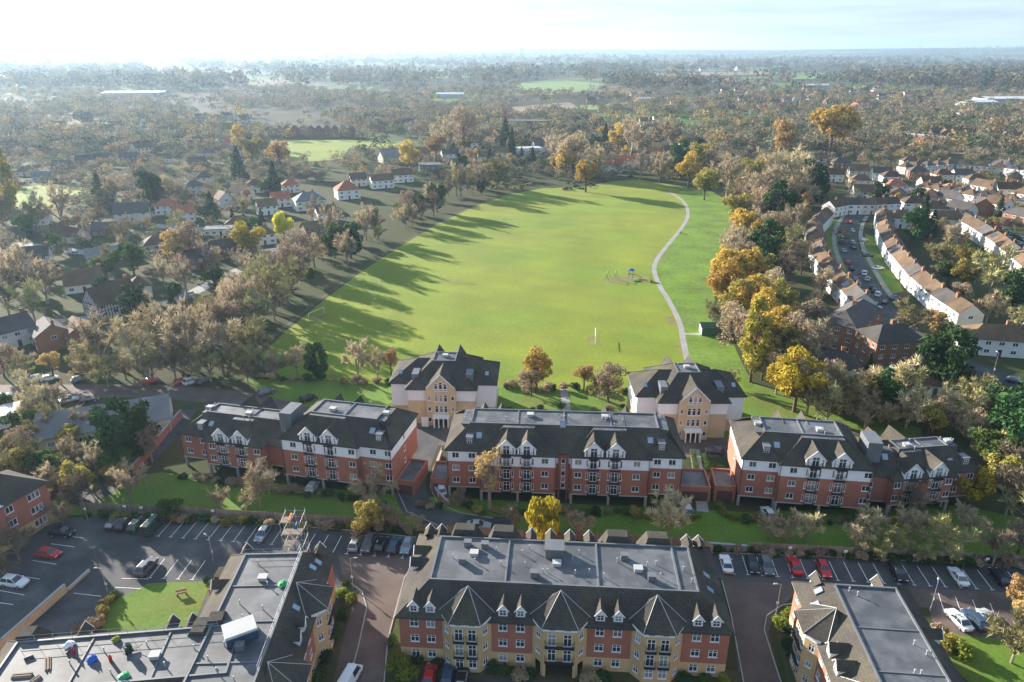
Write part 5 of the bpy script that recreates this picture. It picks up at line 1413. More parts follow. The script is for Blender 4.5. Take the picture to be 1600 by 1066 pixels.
for a in ((1150, 326, 26, 'olive'), (1183, 335, 22, 'bare'), (1145, 385, 26, 'bare'), (1194, 388, 28, 'evergreen', 1.15), (1183, 366, 18, 'gold'), (1128, 412, 24, 'brown'), (1158, 422, 30, 'gold'), (1132, 450, 34, 'gold'), (1172, 468, 36, 'gold'), (1200, 440, 30, 'brown'), (1218, 470, 28, 'olive'), (1168, 515, 46, 'brown'), (1258, 490, 34, 'brown'), (1112, 486, 18, 'mossy'), (1215, 505, 30, 'gold'), (1205, 540, 34, 'brown'),
          (1270, 530, 30, 'bare'), (1225, 420, 26, 'dark'), (1100, 285, 24, 'olive'), (1135, 275, 28, 'bare'), (1075, 268, 22, 'gold'), (1185, 300, 32, 'bare'), (1215, 330, 30, 'evergreen'), (1160, 300, 26, 'dark'), (1240, 300, 34, 'bare'), (1235, 350, 30, 'dark'), (1260, 290, 30, 'evergreen'), (1200, 262, 26, 'pale'), (1245, 262, 28, 'pale'), (1170, 270, 24, 'olive'), (1295, 205, 34, 'gold'), (1220, 232, 22, 'orange', 1.3), (1230, 380, 24, 'mossy'), (1185, 320, 24, 'brown'), (1175, 350, 20, 'bare'), (1142, 420, 30, 'gold'), (1150, 470, 32, 'olive'), (1190, 490, 32, 'gold'), (1185, 415, 24, 'olive'), (1140, 500, 26, 'brown'), (1225, 545, 32, 'olive'), (1190, 520, 34, 'gold'), (1160, 350, 22, 'gold'), (1165, 395, 24, 'brown'), (1205, 360, 24, 'brown'), (1120, 435, 22, 'gold'), (1240, 520, 30, 'brown')):
    TR(*a[:4], RB, 'belt of trees right of the field', *(a[4:] or ()))
RS = 'among the houses on the right'
for a in ((1435, 352, 17, 'conifer'), (1452, 358, 14, 'conifer'), (1422, 355, 20, 'evergreen', 1.2), (1558, 330, 11, 'conifer'), (1410, 498, 26, 'mossy'), (1460, 515, 22, 'orange'), (1470, 560, 40, 'evergreen'), (1395, 600, 34, 'pale'), (1310, 610, 34, 'mossy'), (1340, 620, 30, 'olive'), (1355, 578, 10, 'conifer'), (1480, 615, 14, 'conifer'), (1545, 425, 34, 'mossy'), (1505, 430, 22, 'olive'), (1500, 455, 20, 'brown'), (1580, 455, 24, 'evergreen'),
          (1415, 635, 30, 'pale'), (1520, 615, 28, 'mossy'), (1550, 640, 32, 'evergreen'), (1590, 650, 40, 'evergreen'), (1570, 670, 44, 'evergreen', 1.1), (1600, 690, 44, 'evergreen', 1.1), (1540, 700, 34, 'green'), (1570, 720, 34, 'dark'), (1260, 610, 34, 'dark'), (1290, 630, 30, 'mossy'), (1350, 640, 28, 'dark'), (1450, 650, 26, 'olive'), (1480, 380, 20, 'bare'), (1465, 400, 24, 'mossy'), (1480, 425, 20, 'green'), (1540, 480, 22, 'pale'), (1590, 500, 20, 'mossy'), (1255, 555, 28, 'brown'), (1570, 760, 40, 'dark'), (1600, 780, 36, 'mossy'),
          (1372, 302, 14, 'evergreen'), (1430, 310, 14, 'evergreen'), (1495, 295, 12, 'mossy'), (1590, 330, 16, 'mossy'), (1520, 395, 14, 'green'), (1455, 430, 14, 'dark'), (1500, 400, 18, 'olive')):
    TR(*a[:4], RS, 'trees in the right-hand suburb', *(a[4:] or ()))
FB = 'at the far end of the field'
for a in ((915, 275, 22, 'gold'), (884, 255, 18, 'gold'), (800, 232, 11, 'conifer'), (790, 215, 14, 'conifer'), (832, 250, 9, 'conifer'), (815, 248, 8, 'conifer'), (935, 250, 18, 'pale'), (895, 235, 34, 'brown'), (870, 240, 24, 'bare'), (965, 218, 18, 'gold'), (945, 222, 10, 'conifer'), (640, 248, 20, 'gold'), (682, 240, 18, 'orange'), (985, 225, 26, 'bare'), (1040, 215, 24, 'bare'), (1000, 262, 16, 'bare'), (1030, 262, 20, 'bare'), (1060, 255, 22, 'evergreen'), (1095, 245, 24, 'olive'),
          (725, 205, 30, 'brown'), (700, 225, 22, 'bare'), (775, 270, 22, 'mossy'), (745, 275, 20, 'bare'), (720, 285, 20, 'mossy'), (765, 255, 10, 'conifer'), (1110, 262, 20, 'bare')):
    TR(*a[:4], FB, 'trees beyond the field', *(a[4:] or ()))
LS = 'in the left suburb'
for a in ((393, 372, 26, 'yellow'), (444, 350, 20, 'willow'), (410, 345, 9, 'conifer'), (333, 330, 14, 'conifer'), (160, 305, 16, 'conifer'), (240, 298, 22, 'evergreen', 1.2), (235, 315, 9, 'conifer'), (375, 265, 16, 'conifer'), (430, 285, 15, 'conifer'), (395, 235, 22, 'olive'), (375, 218, 16, 'gold'), (365, 345, 7, 'conifer'), (210, 400, 26, 'green'), (280, 395, 24, 'orange'), (272, 480, 11, 'conifer'), (440, 250, 20, 'orange'), (410, 220, 18, 'brown'),
          (20, 320, 20, 'poplar', 1.2), (5, 325, 18, 'bare', 1.3), (100, 330, 26, 'bare'), (60, 335, 22, 'mossy'), (300, 380, 30, 'brown'), (40, 420, 36, 'bare'), (15, 455, 34, 'dark'), (75, 440, 30, 'bare'), (55, 470, 28, 'mossy'), (265, 290, 20, 'brown'), (180, 300, 22, 'bare'), (455, 420, 34, 'brown'), (430, 445, 40, 'mossy'), (470, 395, 30, 'brown')):
    TR(*a[:4], LS, 'trees in the left suburb', *(a[4:] or ()))

# belt along the left edge of the field
BELT = smooth_line([G(*p) for p in [(405, 545), (440, 505), (490, 462), (550, 420), (610, 380), (670, 345), (730, 315), (800, 293)]], 4)
for i, (x, y) in enumerate(BELT):
    for j in range(3):
        if RND.random() < .34: continue
        dx = -RND.uniform(2, 8) - j * RND.uniform(4, 9)
        kd = RND.choice(('brown', 'bare', 'mossy', 'dark', 'bare', 'pale', 'evergreen' if j else 'mossy', 'olive', 'green'))
        tree_at(x + dx, y - dx * .15 + RND.uniform(-6, 6), RND.uniform(2.2, 5.8), kd, 'in the belt along the left edge of the field', 'belt of trees left of the field', RND.uniform(.85, 1.5))

# scattered garden trees
def inside(p, poly):
    x, y = p; c = False
    for i in range(len(poly)):
        (x0, y0), (x1, y1) = poly[i - 1], poly[i]
        if (y0 > y) != (y1 > y) and x < (x1 - x0) * (y - y0) / (y1 - y0) + x0: c = not c
    return c
KEEP = [[G(*p) for p in FIELD], [G(*p) for p in [(415, 222), (530, 219), (645, 222), (640, 234), (545, 235), (535, 252), (470, 256), (420, 242)]], [G(*p) for p in [(-60, 306), (60, 290), (138, 293), (130, 317), (40, 334), (-60, 340)]],
        [G(*p) for p in [(1312, 345), (1348, 338), (1420, 455), (1380, 495), (1340, 450)]], [G(*p) for p in [(800, 131), (870, 124), (948, 132), (940, 140), (860, 149), (812, 146)]], [G(*p) for p in [(800, 168), (890, 160), (985, 160), (996, 168), (915, 173), (800, 181)]],
        [G(*p) for p in [(560, 119), (730, 113), (730, 121), (610, 124)]], [G(*p) for p in [(1020, 114), (1200, 112), (1200, 117), (1030, 119)]], [G(*p) for p in [(1235, 117), (1320, 117), (1315, 123), (1240, 124)]]]
OBA = None
def free(x, y, r):
    global OBA
    if OBA is None or len(OBA) != len(OBST): OBA = np.array(OBST)
    return not bool(((x - OBA[:, 0]) ** 2 + (y - OBA[:, 1]) ** 2 < (r * .5 + OBA[:, 2]) ** 2).any()) and not any(inside((x, y), k) for k in KEEP)
def scatter(poly, n, kinds, place, group, rmin=2.6, rmax=4.6):
    P = [G(*p) for p in poly]; xs = [p[0] for p in P]; ys = [p[1] for p in P]; done = 0
    for _ in range(n * 12):
        if done >= n: break
        x, y = RND.uniform(min(xs), max(xs)), RND.uniform(min(ys), max(ys)); r = RND.uniform(rmin, rmax)
        if not inside((x, y), P) or not free(x, y, r): continue
        tree_at(x, y, r, RND.choice(kinds), place, group, RND.uniform(.9, 1.2)); OBST.append((x, y, r * .6)); done += 1
scatter([(-20, 350), (130, 340), (440, 300), (560, 330), (420, 430), (330, 470), (160, 520), (-20, 500)], 44, ('bare', 'brown', 'mossy', 'bare', 'dark', 'green', 'evergreen'), 'in the left suburb', 'trees in the left suburb')
scatter([(1285, 300), (1600, 275), (1640, 480), (1520, 500), (1420, 430), (1400, 350)], 30, ('bare', 'mossy', 'olive', 'green', 'dark'), RS, 'trees in the right-hand suburb', 1.8, 3.2)

scatter([(1125, 300), (1265, 280), (1275, 420), (1315, 555), (1200, 600), (1135, 500)], 46, ('brown', 'gold', 'olive', 'bare', 'brown', 'mossy', 'pale', 'gold', 'green'), RB, 'belt of trees right of the field', 3.2, 5.6)
scatter([(1195, 615), (1300, 590), (1450, 600), (1560, 650), (1640, 720), (1560, 790), (1500, 690), (1330, 660)], 30, ('mossy', 'dark', 'olive', 'pale', 'evergreen', 'brown'), RS, 'trees in the right-hand suburb', 2.6, 4.6)
scatter([(-10, 690), (200, 690), (255, 735), (130, 790), (-10, 820)], 16, ('mossy', 'dark', 'olive', 'green', 'bare'), LB, 'trees at left of the estate', 2.2, 3.8)
scatter([(650, 268), (760, 215), (1110, 215), (1130, 262), (1000, 272), (880, 280), (780, 290)], 44, ('bare', 'brown', 'olive', 'mossy', 'gold', 'evergreen', 'brown'), FB, 'trees beyond the field', 3.4, 6.0)
scatter([(-10, 572), (400, 578), (410, 600), (-10, 600)], 16, ('bare', 'mossy', 'pale', 'brown', 'bare'), LB, 'trees at left of the estate', 2.6, 4.4)
scatter([(0, 632), (270, 650), (250, 695), (0, 690)], 8, ('mossy', 'pale', 'green', 'bare'), LB, 'trees at left of the estate', 2.2, 3.6)
# distant houses, one object each
FH = []
for wm_, rm_ in ((M_RENDER, M_ROOFB), (M_BROWNB, M_ROOFB), (M_CREAM, M_ROOFD), (M_RENDER, M_ROOFR)):
    mb = MB(); w_, d_, e_, r_ = 6, 4.2, 5.2, 3.2
    mb.frustum(rect(-w_, w_, -d_, d_), rect(-w_, w_, -d_, d_), 0, e_)
    for s in (-1, 1):
        mb.poly([(s * w_, -d_, e_), (s * w_, d_, e_), (s * w_, 0, e_ + r_)])
        mb.poly([(-w_ - .3, s * (d_ + .4), e_ - .3), (w_ + .3, s * (d_ + .4), e_ - .3), (w_ + .3, 0, e_ + r_ + .1), (-w_ - .3, 0, e_ + r_ + .1)], 1)
    mb.box(w_ - 1.4, w_ - .4, -.4, .4, e_ + 1.5, e_ + r_ + 1.4, 1)
    for u in (-4, -1.4, 1.4, 4):
        for z in (.9, 3.3):
            mb.box(u - .65, u + .65, -d_ - .05, -d_ - .01, z, z + 1.2, 2)
    FH.append(mb.mesh('house', wm_, rm_, M_GLASS))
def far_houses(poly, n, place, smin=.9, smax=1.2):
    P = [G(*p) for p in poly]; xs = [p[0] for p in P]; ys = [p[1] for p in P]; k = 0
    for _ in range(n * 20):
        if k >= n: break
        x, y = RND.uniform(min(xs), max(xs)), RND.uniform(min(ys), max(ys))
        if not inside((x, y), P): continue
        i = RND.choice((0, 0, 1, 1, 2, 3)); s = RND.uniform(smin, smax)
        o = link('house', FH[i], None, (x, y, 0), RND.choice((0, .2, 1.5, -.3, .9)), s)
        auto(o, ('white house with brown roof', 'brown brick house', 'cream house with dark roof', 'white house with red roof')[i], place, 'house', 'distant houses ' + place, x, y); k += 1; OBST.append((x, y - 3, 8.0))
far_houses([(1080, 150), (1330, 135), (1490, 150), (1480, 175), (1200, 190), (1080, 178)], 70, 'in the distant suburb at upper right', 1.0, 1.4)
far_houses([(1480, 175), (1640, 180), (1640, 205), (1490, 200)], 10, 'by the far white sheds')
far_houses([(900, 150), (1080, 150), (1060, 165), (930, 165)], 10, 'by the far green pastures', 1.0, 1.3)
far_houses([(0, 185), (380, 180), (420, 200), (380, 240), (0, 245)], 40, 'in the hazy distance at left')
far_houses([(560, 190), (1100, 190), (1080, 215), (560, 215)], 24, 'in the woods behind the field')
far_houses([(1040, 104), (1160, 106), (1160, 112), (1050, 111)], 14, 'on the far hillside', 1.6, 2.2)
# long pale industrial sheds
M_SHED = mat('pale_shed_roof', (.62, .64, .66), .5, .08, .05)
for (px, py, w_, d_, r_, ds) in ((1570, 160, 90, 40, 4, 'long white industrial shed at upper right edge'), (1525, 166, 50, 30, 4, 'smaller white industrial shed left of the long shed, upper right'), (215, 150, 110, 60, 8, 'wide pale factory roof in the haze, upper left'), (703, 153, 50, 22, 3, 'small pale shed in the woods, top centre'), (475, 99, 260, 60, 0, 'far pale warehouse roof below the horizon, left'), (1275, 138, 60, 24, 10, 'grey school roof among distant houses, upper right'), (1008, 161, 30, 16, 0, 'grey barn beside the far green pasture')):
    x, y = G(px, py)
    t = thing('industrial_shed', ds, 'shed', (x, y, 0), rad(r_), 'distant sheds')
    mb = MB(); mb.frustum(rect(-w_ / 2, w_ / 2, -d_ / 2, d_ / 2), rect(-w_ / 2, w_ / 2, -d_ / 2, d_ / 2), 0, 7); part('wall', mb, M_COPING, t)
    mb = MB()
    for s in (-1, 1): mb.poly([(-w_ / 2 - .5, s * (d_ / 2 + .5), 6.9), (w_ / 2 + .5, s * (d_ / 2 + .5), 6.9), (w_ / 2 + .5, 0, 9.5), (-w_ / 2 - .5, 0, 9.5)][::-s])
    part('roof', mb, M_SHED, t); OBST.append((x, y, max(w_, d_) * .6)); OBST.append((x, y - d_, w_ * .5))
# distant woodland, hedges and garden trees that read as one mass
M_FARW = tint_mat('distant_woodland')
def make_wood(name, n_try, yr, rr, nq, size_k, dens_fn, tone=1.0):
    PAL = np.array([(.23, .19, .13), (.20, .165, .11), (.26, .215, .145), (.19, .185, .10), (.15, .15, .08), (.075, .10, .045), (.06, .085, .04), (.36, .26, .09), (.31, .22, .12)])
    PW = np.array([.2, .2, .12, .15, .1, .08, .05, .05, .05]); PW = PW / PW.sum()
    V, T = [], []
    for _ in range(n_try):
        y = (yr[0] ** .5 + (yr[1] ** .5 - yr[0] ** .5) * RND.random()) ** 2 if yr[1] < 2000 else math.exp(RND.uniform(math.log(yr[0]), math.log(yr[1])))
        x = RND.uniform(-.86, .86) * (y + 60)
        r = RND.uniform(*rr)
        if not dens_fn(x, y) or not free(x, y, r * .7): continue
        zb = ground_height(x, y)
        h = r * RND.uniform(1.5, 2.1)
        c, rad_ = [], []
        k = 7
        for i in range(k):
            a = 6.283 * i / k + RND.random(); q = RND.uniform(.2, .62) * r
            c.append((x + math.cos(a) * q, y + math.sin(a) * q, zb + h * RND.uniform(.35, .78))); rad_.append(r * RND.uniform(.4, .55))
        V.append(leaf_cloud(c, rad_, nq, r * size_k))
        col = PAL[NR.choice(len(PAL), p=PW)] * NR.uniform(.8, 1.25) * tone
        T.append(np.repeat(np.append(col, 1)[None], nq, 0))
    v = np.concatenate(V); t = np.concatenate(T)
    me = mesh_np(name, v, 4, M_FARW)
    at = me.attributes.new('tint', 'FLOAT_COLOR', 'FACE'); at.data.foreach_set('color', t.astype(np.float32).ravel())
    o = link(name, me); o['kind'] = 'stuff'; o['label'] = {'garden_trees': 'brown winter garden trees filling the suburbs around the field', 'woodland': 'mass of brown winter woodland stretching to the horizon', 'far_woodland': 'far hazy woodland and hedges below the horizon'}[name]; o['category'] = 'woodland'
    return o
def near_zone(x, y):
    px, py = to_px(x, y)
    if py > 470 or (py > 285 and 395 < px < 1290): return False
    if py > 330 and px < 430: return RND.random() < .22
    if px > 1290 and py > 255: return RND.random() < .20
    return RND.random() < .8
make_wood('garden_trees', 6800, (270, 620), (2.6, 5.2), 150, .115, near_zone)
def clump(x, y):
    n = math.sin(x * .011 + 2) * math.sin(y * .009 + x * .003) + .5 * math.sin(x * .027 + y * .021)
    px, py = to_px(x, y)
    if px > 1100 and 175 < py < 240 : return RND.random() < .75
    return RND.random() < (.93 if n > -.12 else .16)
make_wood('woodland', 11500, (600, 1700), (4.8, 9.2), 78, .15, clump)
make_wood('far_woodland', 14000, (1600, 9000), (9, 24), 32, .19, lambda x, y: RND.random() < (.95 if math.sin(x * .0041 + 1 + y * .0007) * math.sin(y * .0033 + x * .0012) + .45 * math.sin(x * .0105 + y * .006) > -.05 else .10), tone=.62)

# towers on the skyline and a steam plume
for i, (px, w_, h_) in enumerate(((815, 26, 95), (833, 9, 80), (845, 9, 74), (852, 8, 88), (862, 9, 78), (870, 8, 70))):
    y = 8200; x = (px - CX) / FPX * (y * CP)
    g = ground_height(x, y)
    t = thing('skyline_tower', '', 'tower', (x, y, g)); auto(t, 'tiny grey tower block' if i == 0 else 'thin pale chimney', 'on the skyline, top centre', 'tower', 'towers on the skyline', x, y)
    mb = MB(); mb.box(-w_, w_, -w_, w_, -5, h_ * .8) if i == 0 else mb.bar((0, 0, -5), (0, 0, h_), w_, 8, r2=w_ * .7)
    part('shaft', mb, M_CONC, t)
    mb = MB(); mb.box(-w_ * .5, w_ * .5, -w_ * .5, w_ * .5, h_ * .8, h_ * .9) if i == 0 else mb.bar((0, 0, h_), (0, 0, h_ + 5), w_ * .75, 8); part('cap', mb, M_COPING, t)
import bmesh
M_STEAM = mat('white_steam', (.92, .92, .92), 1.0, 0, translucent=.4)
bm = bmesh.new()
sx, sy = (195 - CX) / FPX * 6500 * CP, 6500
for i in range(14):
    r_ = RND.uniform(14, 34)
    ret = bmesh.ops.create_icosphere(bm, subdivisions=2, radius=r_)
    off = Vector((sx + RND.uniform(-55, 70), sy + RND.uniform(-30, 30), ground_height(sx, sy) + 30 + i * 4.5 + RND.uniform(-10, 10)))
    for v_ in ret['verts']: v_.co = v_.co * RND.uniform(.92, 1.08) + off
me = bpy.data.meshes.new('steam_plume'); bm.to_mesh(me); bm.free(); me.materials.append(M_STEAM)
o = link('steam_plume', me); o['kind'] = 'stuff'; o['label'] = 'small white steam plume rising at the horizon, upper left'; o['category'] = 'steam'
# ================================================================== CARS
M_TYRE = mat('tyre_rubber', (.02, .02, .02), .9, 0)
M_RIM = mat('wheel_rim', (.35, .36, .37), .4, 0, metal=.5)
M_HEAD = mat('headlight_lens', (.7, .72, .74), .15, 0, spec=.8)
M_TAIL = mat('tail_light_lens', (.35, .02, .02), .25, 0)
PAINT = {k: mat('car_paint_' + k, c, .32, .03, 1, spec=.55, metal=.0 if k in ('white', 'red') else .25) for k, c in dict(white=(.72, .73, .74), silver=(.42, .44, .46), black=(.018, .018, .02), grey=(.12, .13, .145), blue=(.05, .085, .15), red=(.48, .02, .02), green=(.03, .065, .05), paleblue=(.2, .27, .34)).items()}
SHAPES = {  # length, half width, belt height, roof height, cabin x (belt front, roof front, roof rear, belt rear), bonnet height
 'hatchback': (4.1, .87, .92, 1.47, (.95, .15, -1.30, -1.90), .90), 'saloon': (4.5, .90, .90, 1.43, (.85, .05, -.95, -1.62), .90), 'suv': (4.4, .92, 1.02, 1.66, (.95, .25, -1.50, -2.05), 1.00), 'van': (5.2, .98, 1.20, 2.15, (1.95, 1.35, -2.50, -2.56), 1.12)}
CARM = {}
def car_meshes(shape, col):
    if (shape, col) in CARM: return CARM[shape, col]
    L, W, zb, zr, (bf, rf, rr, br), zh = SHAPES[shape]
    P = PAINT[col]; h = L / 2
    body = MB()
    st = [(-h, .84, .45, zb - .12), (-h + .12, .95, .28, zb - .02), (br, 1.0, .24, zb), (-.4, 1.0, .22, zb), (bf, 1.0, .24, zb), (bf + (h - bf) * .45, .98, .25, zh - .03), (h - .18, .92, .28, zh - .18), (h, .80, .42, zh - .30)]
    rings = []
    for x, k, z0, z1 in st:
        w = W * k; zm = z0 + (z1 - z0) * .55
        rings.append([(x, -w * .9, z0), (x, -w, zm), (x, -w * .93, z1), (x, w * .93, z1), (x, w, zm), (x, w * .9, z0)])
    for a, b_ in zip(rings, rings[1:]):
        for i in range(6): body.poly([a[i], b_[i], b_[(i + 1) % 6], a[(i + 1) % 6]][::-1])
    body.poly(rings[0]); body.poly(rings[-1][::-1])
    wb, wr = W * .90, W * .66
    B_ = [(br, -wb), (bf, -wb), (bf, wb), (br, wb)]; T_ = [(rr, -wr), (rf, -wr), (rf, wr), (rr, wr)]
    glass = MB(); glass.frustum(B_, T_, zb - .02, zr - .04)
    body.frustum([(rr - .05, -wr - .03), (rf + .06, -wr - .03), (rf + .06, wr + .03), (rr - .05, wr + .03)], [(rr + .1, -wr + .12), (rf - .1, -wr + .12), (rf - .1, wr - .12), (rr + .1, wr - .12)], zr - .05, zr + .02, top=True, bottom=True)
    for i in range(4): body.bar((*B_[i], zb - .02), (*T_[i], zr - .03), .045, 4)
    for s in (-1, 1):
        xm = (rf + rr) / 2; body.bar((xm + .1, s * wb, zb - .02), (xm, s * wr, zr - .03), .045, 4)
        body.box(bf - .25, bf - .08, s * (W + .09) - .08, s * (W + .09) + .08, zb - .02, zb + .12)
        if shape == 'van': body.poly([(rr + .02, s * (wb + .005), zb), (0, s * (wb + .005), zb), (0, s * (wr + .04), zr - .05), (rr + .02, s * (wr + .04), zr - .05)])
    wh = MB(); wh.bar((0, -.11, 0), (0, .11, 0), .32, 12); rim = MB(); rim.bar((0, -.118, 0), (0, .118, 0), .2, 10)
    hl = MB(); hl.box(-.1, .06, -.2, .2, -.07, .08); tl = MB(); tl.box(-.04, .08, -.13, .13, -.11, .13)
    small = MB()
    for src, mi in ((body, 0), (glass, 1)):
        i = len(small.v); small.v += src.v; small.f += [tuple(k + i for k in f) for f in src.f]; small.m += [mi] * len(src.f)
    for sx in (-1, 1):
        for sy in (-1, 1): small.bar((sx * L * .30, sy * (W - .2), .32), (sx * L * .30, sy * (W - .02), .32), .32, 10, 2)
    CARM[shape, col] = (body.mesh('body', P), glass.mesh('cabin_glass', M_GLASS), wh.mesh('wheel', M_TYRE), rim.mesh('rim', M_RIM), hl.mesh('headlight', M_HEAD), tl.mesh('tail_light', M_TAIL), small.mesh('car', P, M_GLASS, M_TYRE), L, W, zb, zh)
    return CARM[shape, col]
CW = {'hatchback': 'hatchback', 'saloon': 'saloon car', 'suv': 'SUV', 'van': 'van'}
CC = {'paleblue': 'pale blue', 'green': 'dark green', 'blue': 'dark blue', 'grey': 'dark grey'}
def car(px, py, deg, shape, col, place, group, near=True, label=None):
    x, y = G(px, py)
    body, glass, wh, rim, hl, tl, small, L, W, zb, zh = car_meshes(shape, col)
    if not near:
        o = link('parked_car', small, None, (x, y, .02), rad(deg)); OBST.append((x, y, 2.5))
    else:
        o = link('parked_car' if shape != 'van' else 'parked_van', None, None, (x, y, .02), rad(deg))
        link('body', body, o); link('cabin_glass', glass, o)
        for sx in (-1, 1):
            for sy in (-1, 1):
                w = link('wheel', wh, o, (sx * L * .30, sy * (W - .11), .32)); link('rim', rim, w)
            link('headlight', hl, o, (L / 2 - .08, sx * W * .62, zh - .30)); link('tail_light', tl, o, (-L / 2 + .02, sx * W * .72, zb - .28))
    desc = f"{CC.get(col, col)} {CW[shape]}"
    if label: tag(o, label, 'van' if shape == 'van' else 'car', group)
    else: auto(o, desc, place, 'van' if shape == 'van' else 'car', group, x, y)
def row_angle(p, q): a, b_ = G(*p), G(*q); return math.degrees(math.atan2(b_[1] - a[1], b_[0] - a[0]))
aL = row_angle((247, 838), (424, 851)) + 90; aR = row_angle((1146, 897), (1600, 925)) + 90
GL, GR_ = 'cars in the left-hand car park', 'cars in the right-hand car park'
LC, RC = 'in the left car park', 'in the right car park'
car(77, 869, -10, 'hatchback', 'red', LC, GL); car(24, 914, -10, 'suv', 'white', LC, GL); car(230, 890, aL - 4, 'suv', 'grey', LC, GL, label='dark grey SUV parked by the courtyard lawn')
car(411, 839, aL - 180, 'hatchback', 'paleblue', LC, GL, label='pale blue hatchback parked left of the scaffold tower')
car(240, 826, aL, 'van', 'green', LC, GL); car(216, 824, aL, 'suv', 'green', LC, GL); car(197, 822, aL, 'suv', 'black', LC, GL); car(180, 821, aL, 'hatchback', 'black', LC, GL); car(98, 836, -8, 'suv', 'black', LC, GL, label='black SUV under the trees at the car park corner')
for px, c, s in ((556, 'silver', 'hatchback'), (576, 'grey', 'suv'), (596, 'black', 'hatchback'), (616, 'blue', 'hatchback'), (636, 'paleblue', 'hatchback')):
    car(px, 853 + (px - 556) * .05, aL - 180 * (px % 3 == 0), s, c, 'in the row left of the front block', GL)
car(748, 825, -6, 'saloon', 'silver', '', 'cars on the estate drives', label='silver saloon on the drive before the centre red-brick block')
car(672, 1060, 90 - 4, 'hatchback', 'red', '', 'cars before the front block', label='red hatchback at the bottom edge before the front block'); car(700, 1062, 86, 'suv', 'blue', '', 'cars before the front block', label='dark blue SUV at the bottom edge before the front block'); car(722, 1064, 86, 'hatchback', 'black', '', 'cars before the front block', label='black hatchback at the bottom edge before the front block')
car(546, 1068, 75, 'van', 'white', '', 'cars before the front block', label='white van roof at the bottom edge on the brown road')
for px, py, s, c in ((1134, 885, 'saloon', 'white'), (1175, 887, 'hatchback', 'black'), (1197, 889, 'suv', 'grey'), (1241, 888, 'saloon', 'red'), (1286, 893, 'hatchback', 'red'), (1402, 899, 'suv', 'black'), (1496, 905, 'saloon', 'white')):
    car(px, py, aR + (0 if s == 'saloon' else 180), s, c, RC, GR_)
car(1560, 905, aR, 'hatchback', 'black', RC, GR_, label='black hatchback in shade at the right end of the parking row')
for px, py, s, c in ((1497, 973, 'saloon', 'white'), (1522, 973, 'suv', 'blue'), (1545, 971, 'hatchback', 'silver')): car(px, py, aR + 12, s, c, 'beside the right corner lawn', GR_)
car(1200, 806, 95, 'hatchback', 'white', '', 'cars under the blocks', label='white hatchback in the undercroft of the right red-brick block')
car(1072, 800, 95, 'suv', 'silver', '', 'cars under the blocks', label='silver SUV beside the centre red-brick block, right end'); car(690, 768, 100, 'suv', 'white', '', 'cars under the blocks', label='white SUV beside the centre red-brick block, left end')
car(490, 764, 80, 'suv', 'silver', '', 'cars under the blocks', label='silver SUV in the undercroft of the left red-brick block')
for px, py, c, s, d in ((46, 594, 'silver', 'hatchback', 30), (61, 594, 'white', 'suv', 30), (78, 594, 'white', 'hatchback', 30), (126, 596, 'grey', 'suv', 40), (237, 598, 'red', 'saloon', 40), (284, 599, 'red', 'hatchback', 50), (300, 599, 'white', 'suv', 50), (318, 598, 'grey', 'hatchback', 50), (4, 622, 'white', 'saloon', 35), (22, 624, 'grey', 'saloon', 35), (108, 628, 'silver', 'saloon', 30), (140, 628, 'black', 'hatchback', 30), (416, 616, 'grey', 'suv', 40), (482, 626, 'black', 'suv', 40), (248, 632, 'black', 'saloon', 20)):
    car(px, py, d, s, c, 'along the estate road at left', 'cars along the estate road')
for px, py, c in ((1176, 680, 'red'), (1190, 682, 'blue'), (1202, 682, 'grey'), (1468, 694, 'red'), (1117, 708, 'grey')): car(px, py, 170, 'hatchback', c, 'behind the right red-brick block', 'cars behind the blocks')
cc = ('white', 'silver', 'black', 'blue', 'white', 'grey', 'silver', 'red', 'black')
for i, (px, py, d) in enumerate([(1330, 362, 95), (1331, 381, 88), (1333, 389, 85), (1316, 362, 95), (1314, 371, 94), (1315, 380, 90), (1317, 393, 85), (1324, 412, 75), (1330, 422, 72), (1350, 429, 65), (1355, 438, 62), (1362, 451, 60), (1366, 456, 60), (1371, 462, 60), (1336, 438, 68), (1341, 447, 66), (1350, 458, 62), (1355, 467, 58), (1365, 477, 55), (1373, 485, 52), (1382, 474, 55), (1399, 469, 10), (1372, 421, 10), (1357, 401, 0), (1350, 377, 10), (1327, 349, 40), (1351, 347, 20), (1310, 440, 160)]):
    car(px, py, d, ('hatchback', 'suv', 'saloon', 'hatchback')[i % 4], cc[i % 9], 'on the crescent road', 'cars parked on the crescent', False)
for i in range(14):
    t = i / 13; px, py = 1530 + 90 * t, 347 + 42 * t + (6 if i % 2 else -4)
    car(px, py, -38, ('hatchback', 'suv', 'saloon')[i % 3], cc[(i * 4) % 9], 'on the far right road', 'cars parked on the far right road', False)
for i, (px, py, d) in enumerate(((300, 462, 30), (345, 440, 30), (70, 392, -10), (120, 398, -10), (985, 277, 20), (290, 360, 0), (1585, 598, -35))):
    car(px, py, d, 'hatchback', cc[(i * 2) % 9], 'on the suburban side roads', 'cars on side roads', False)

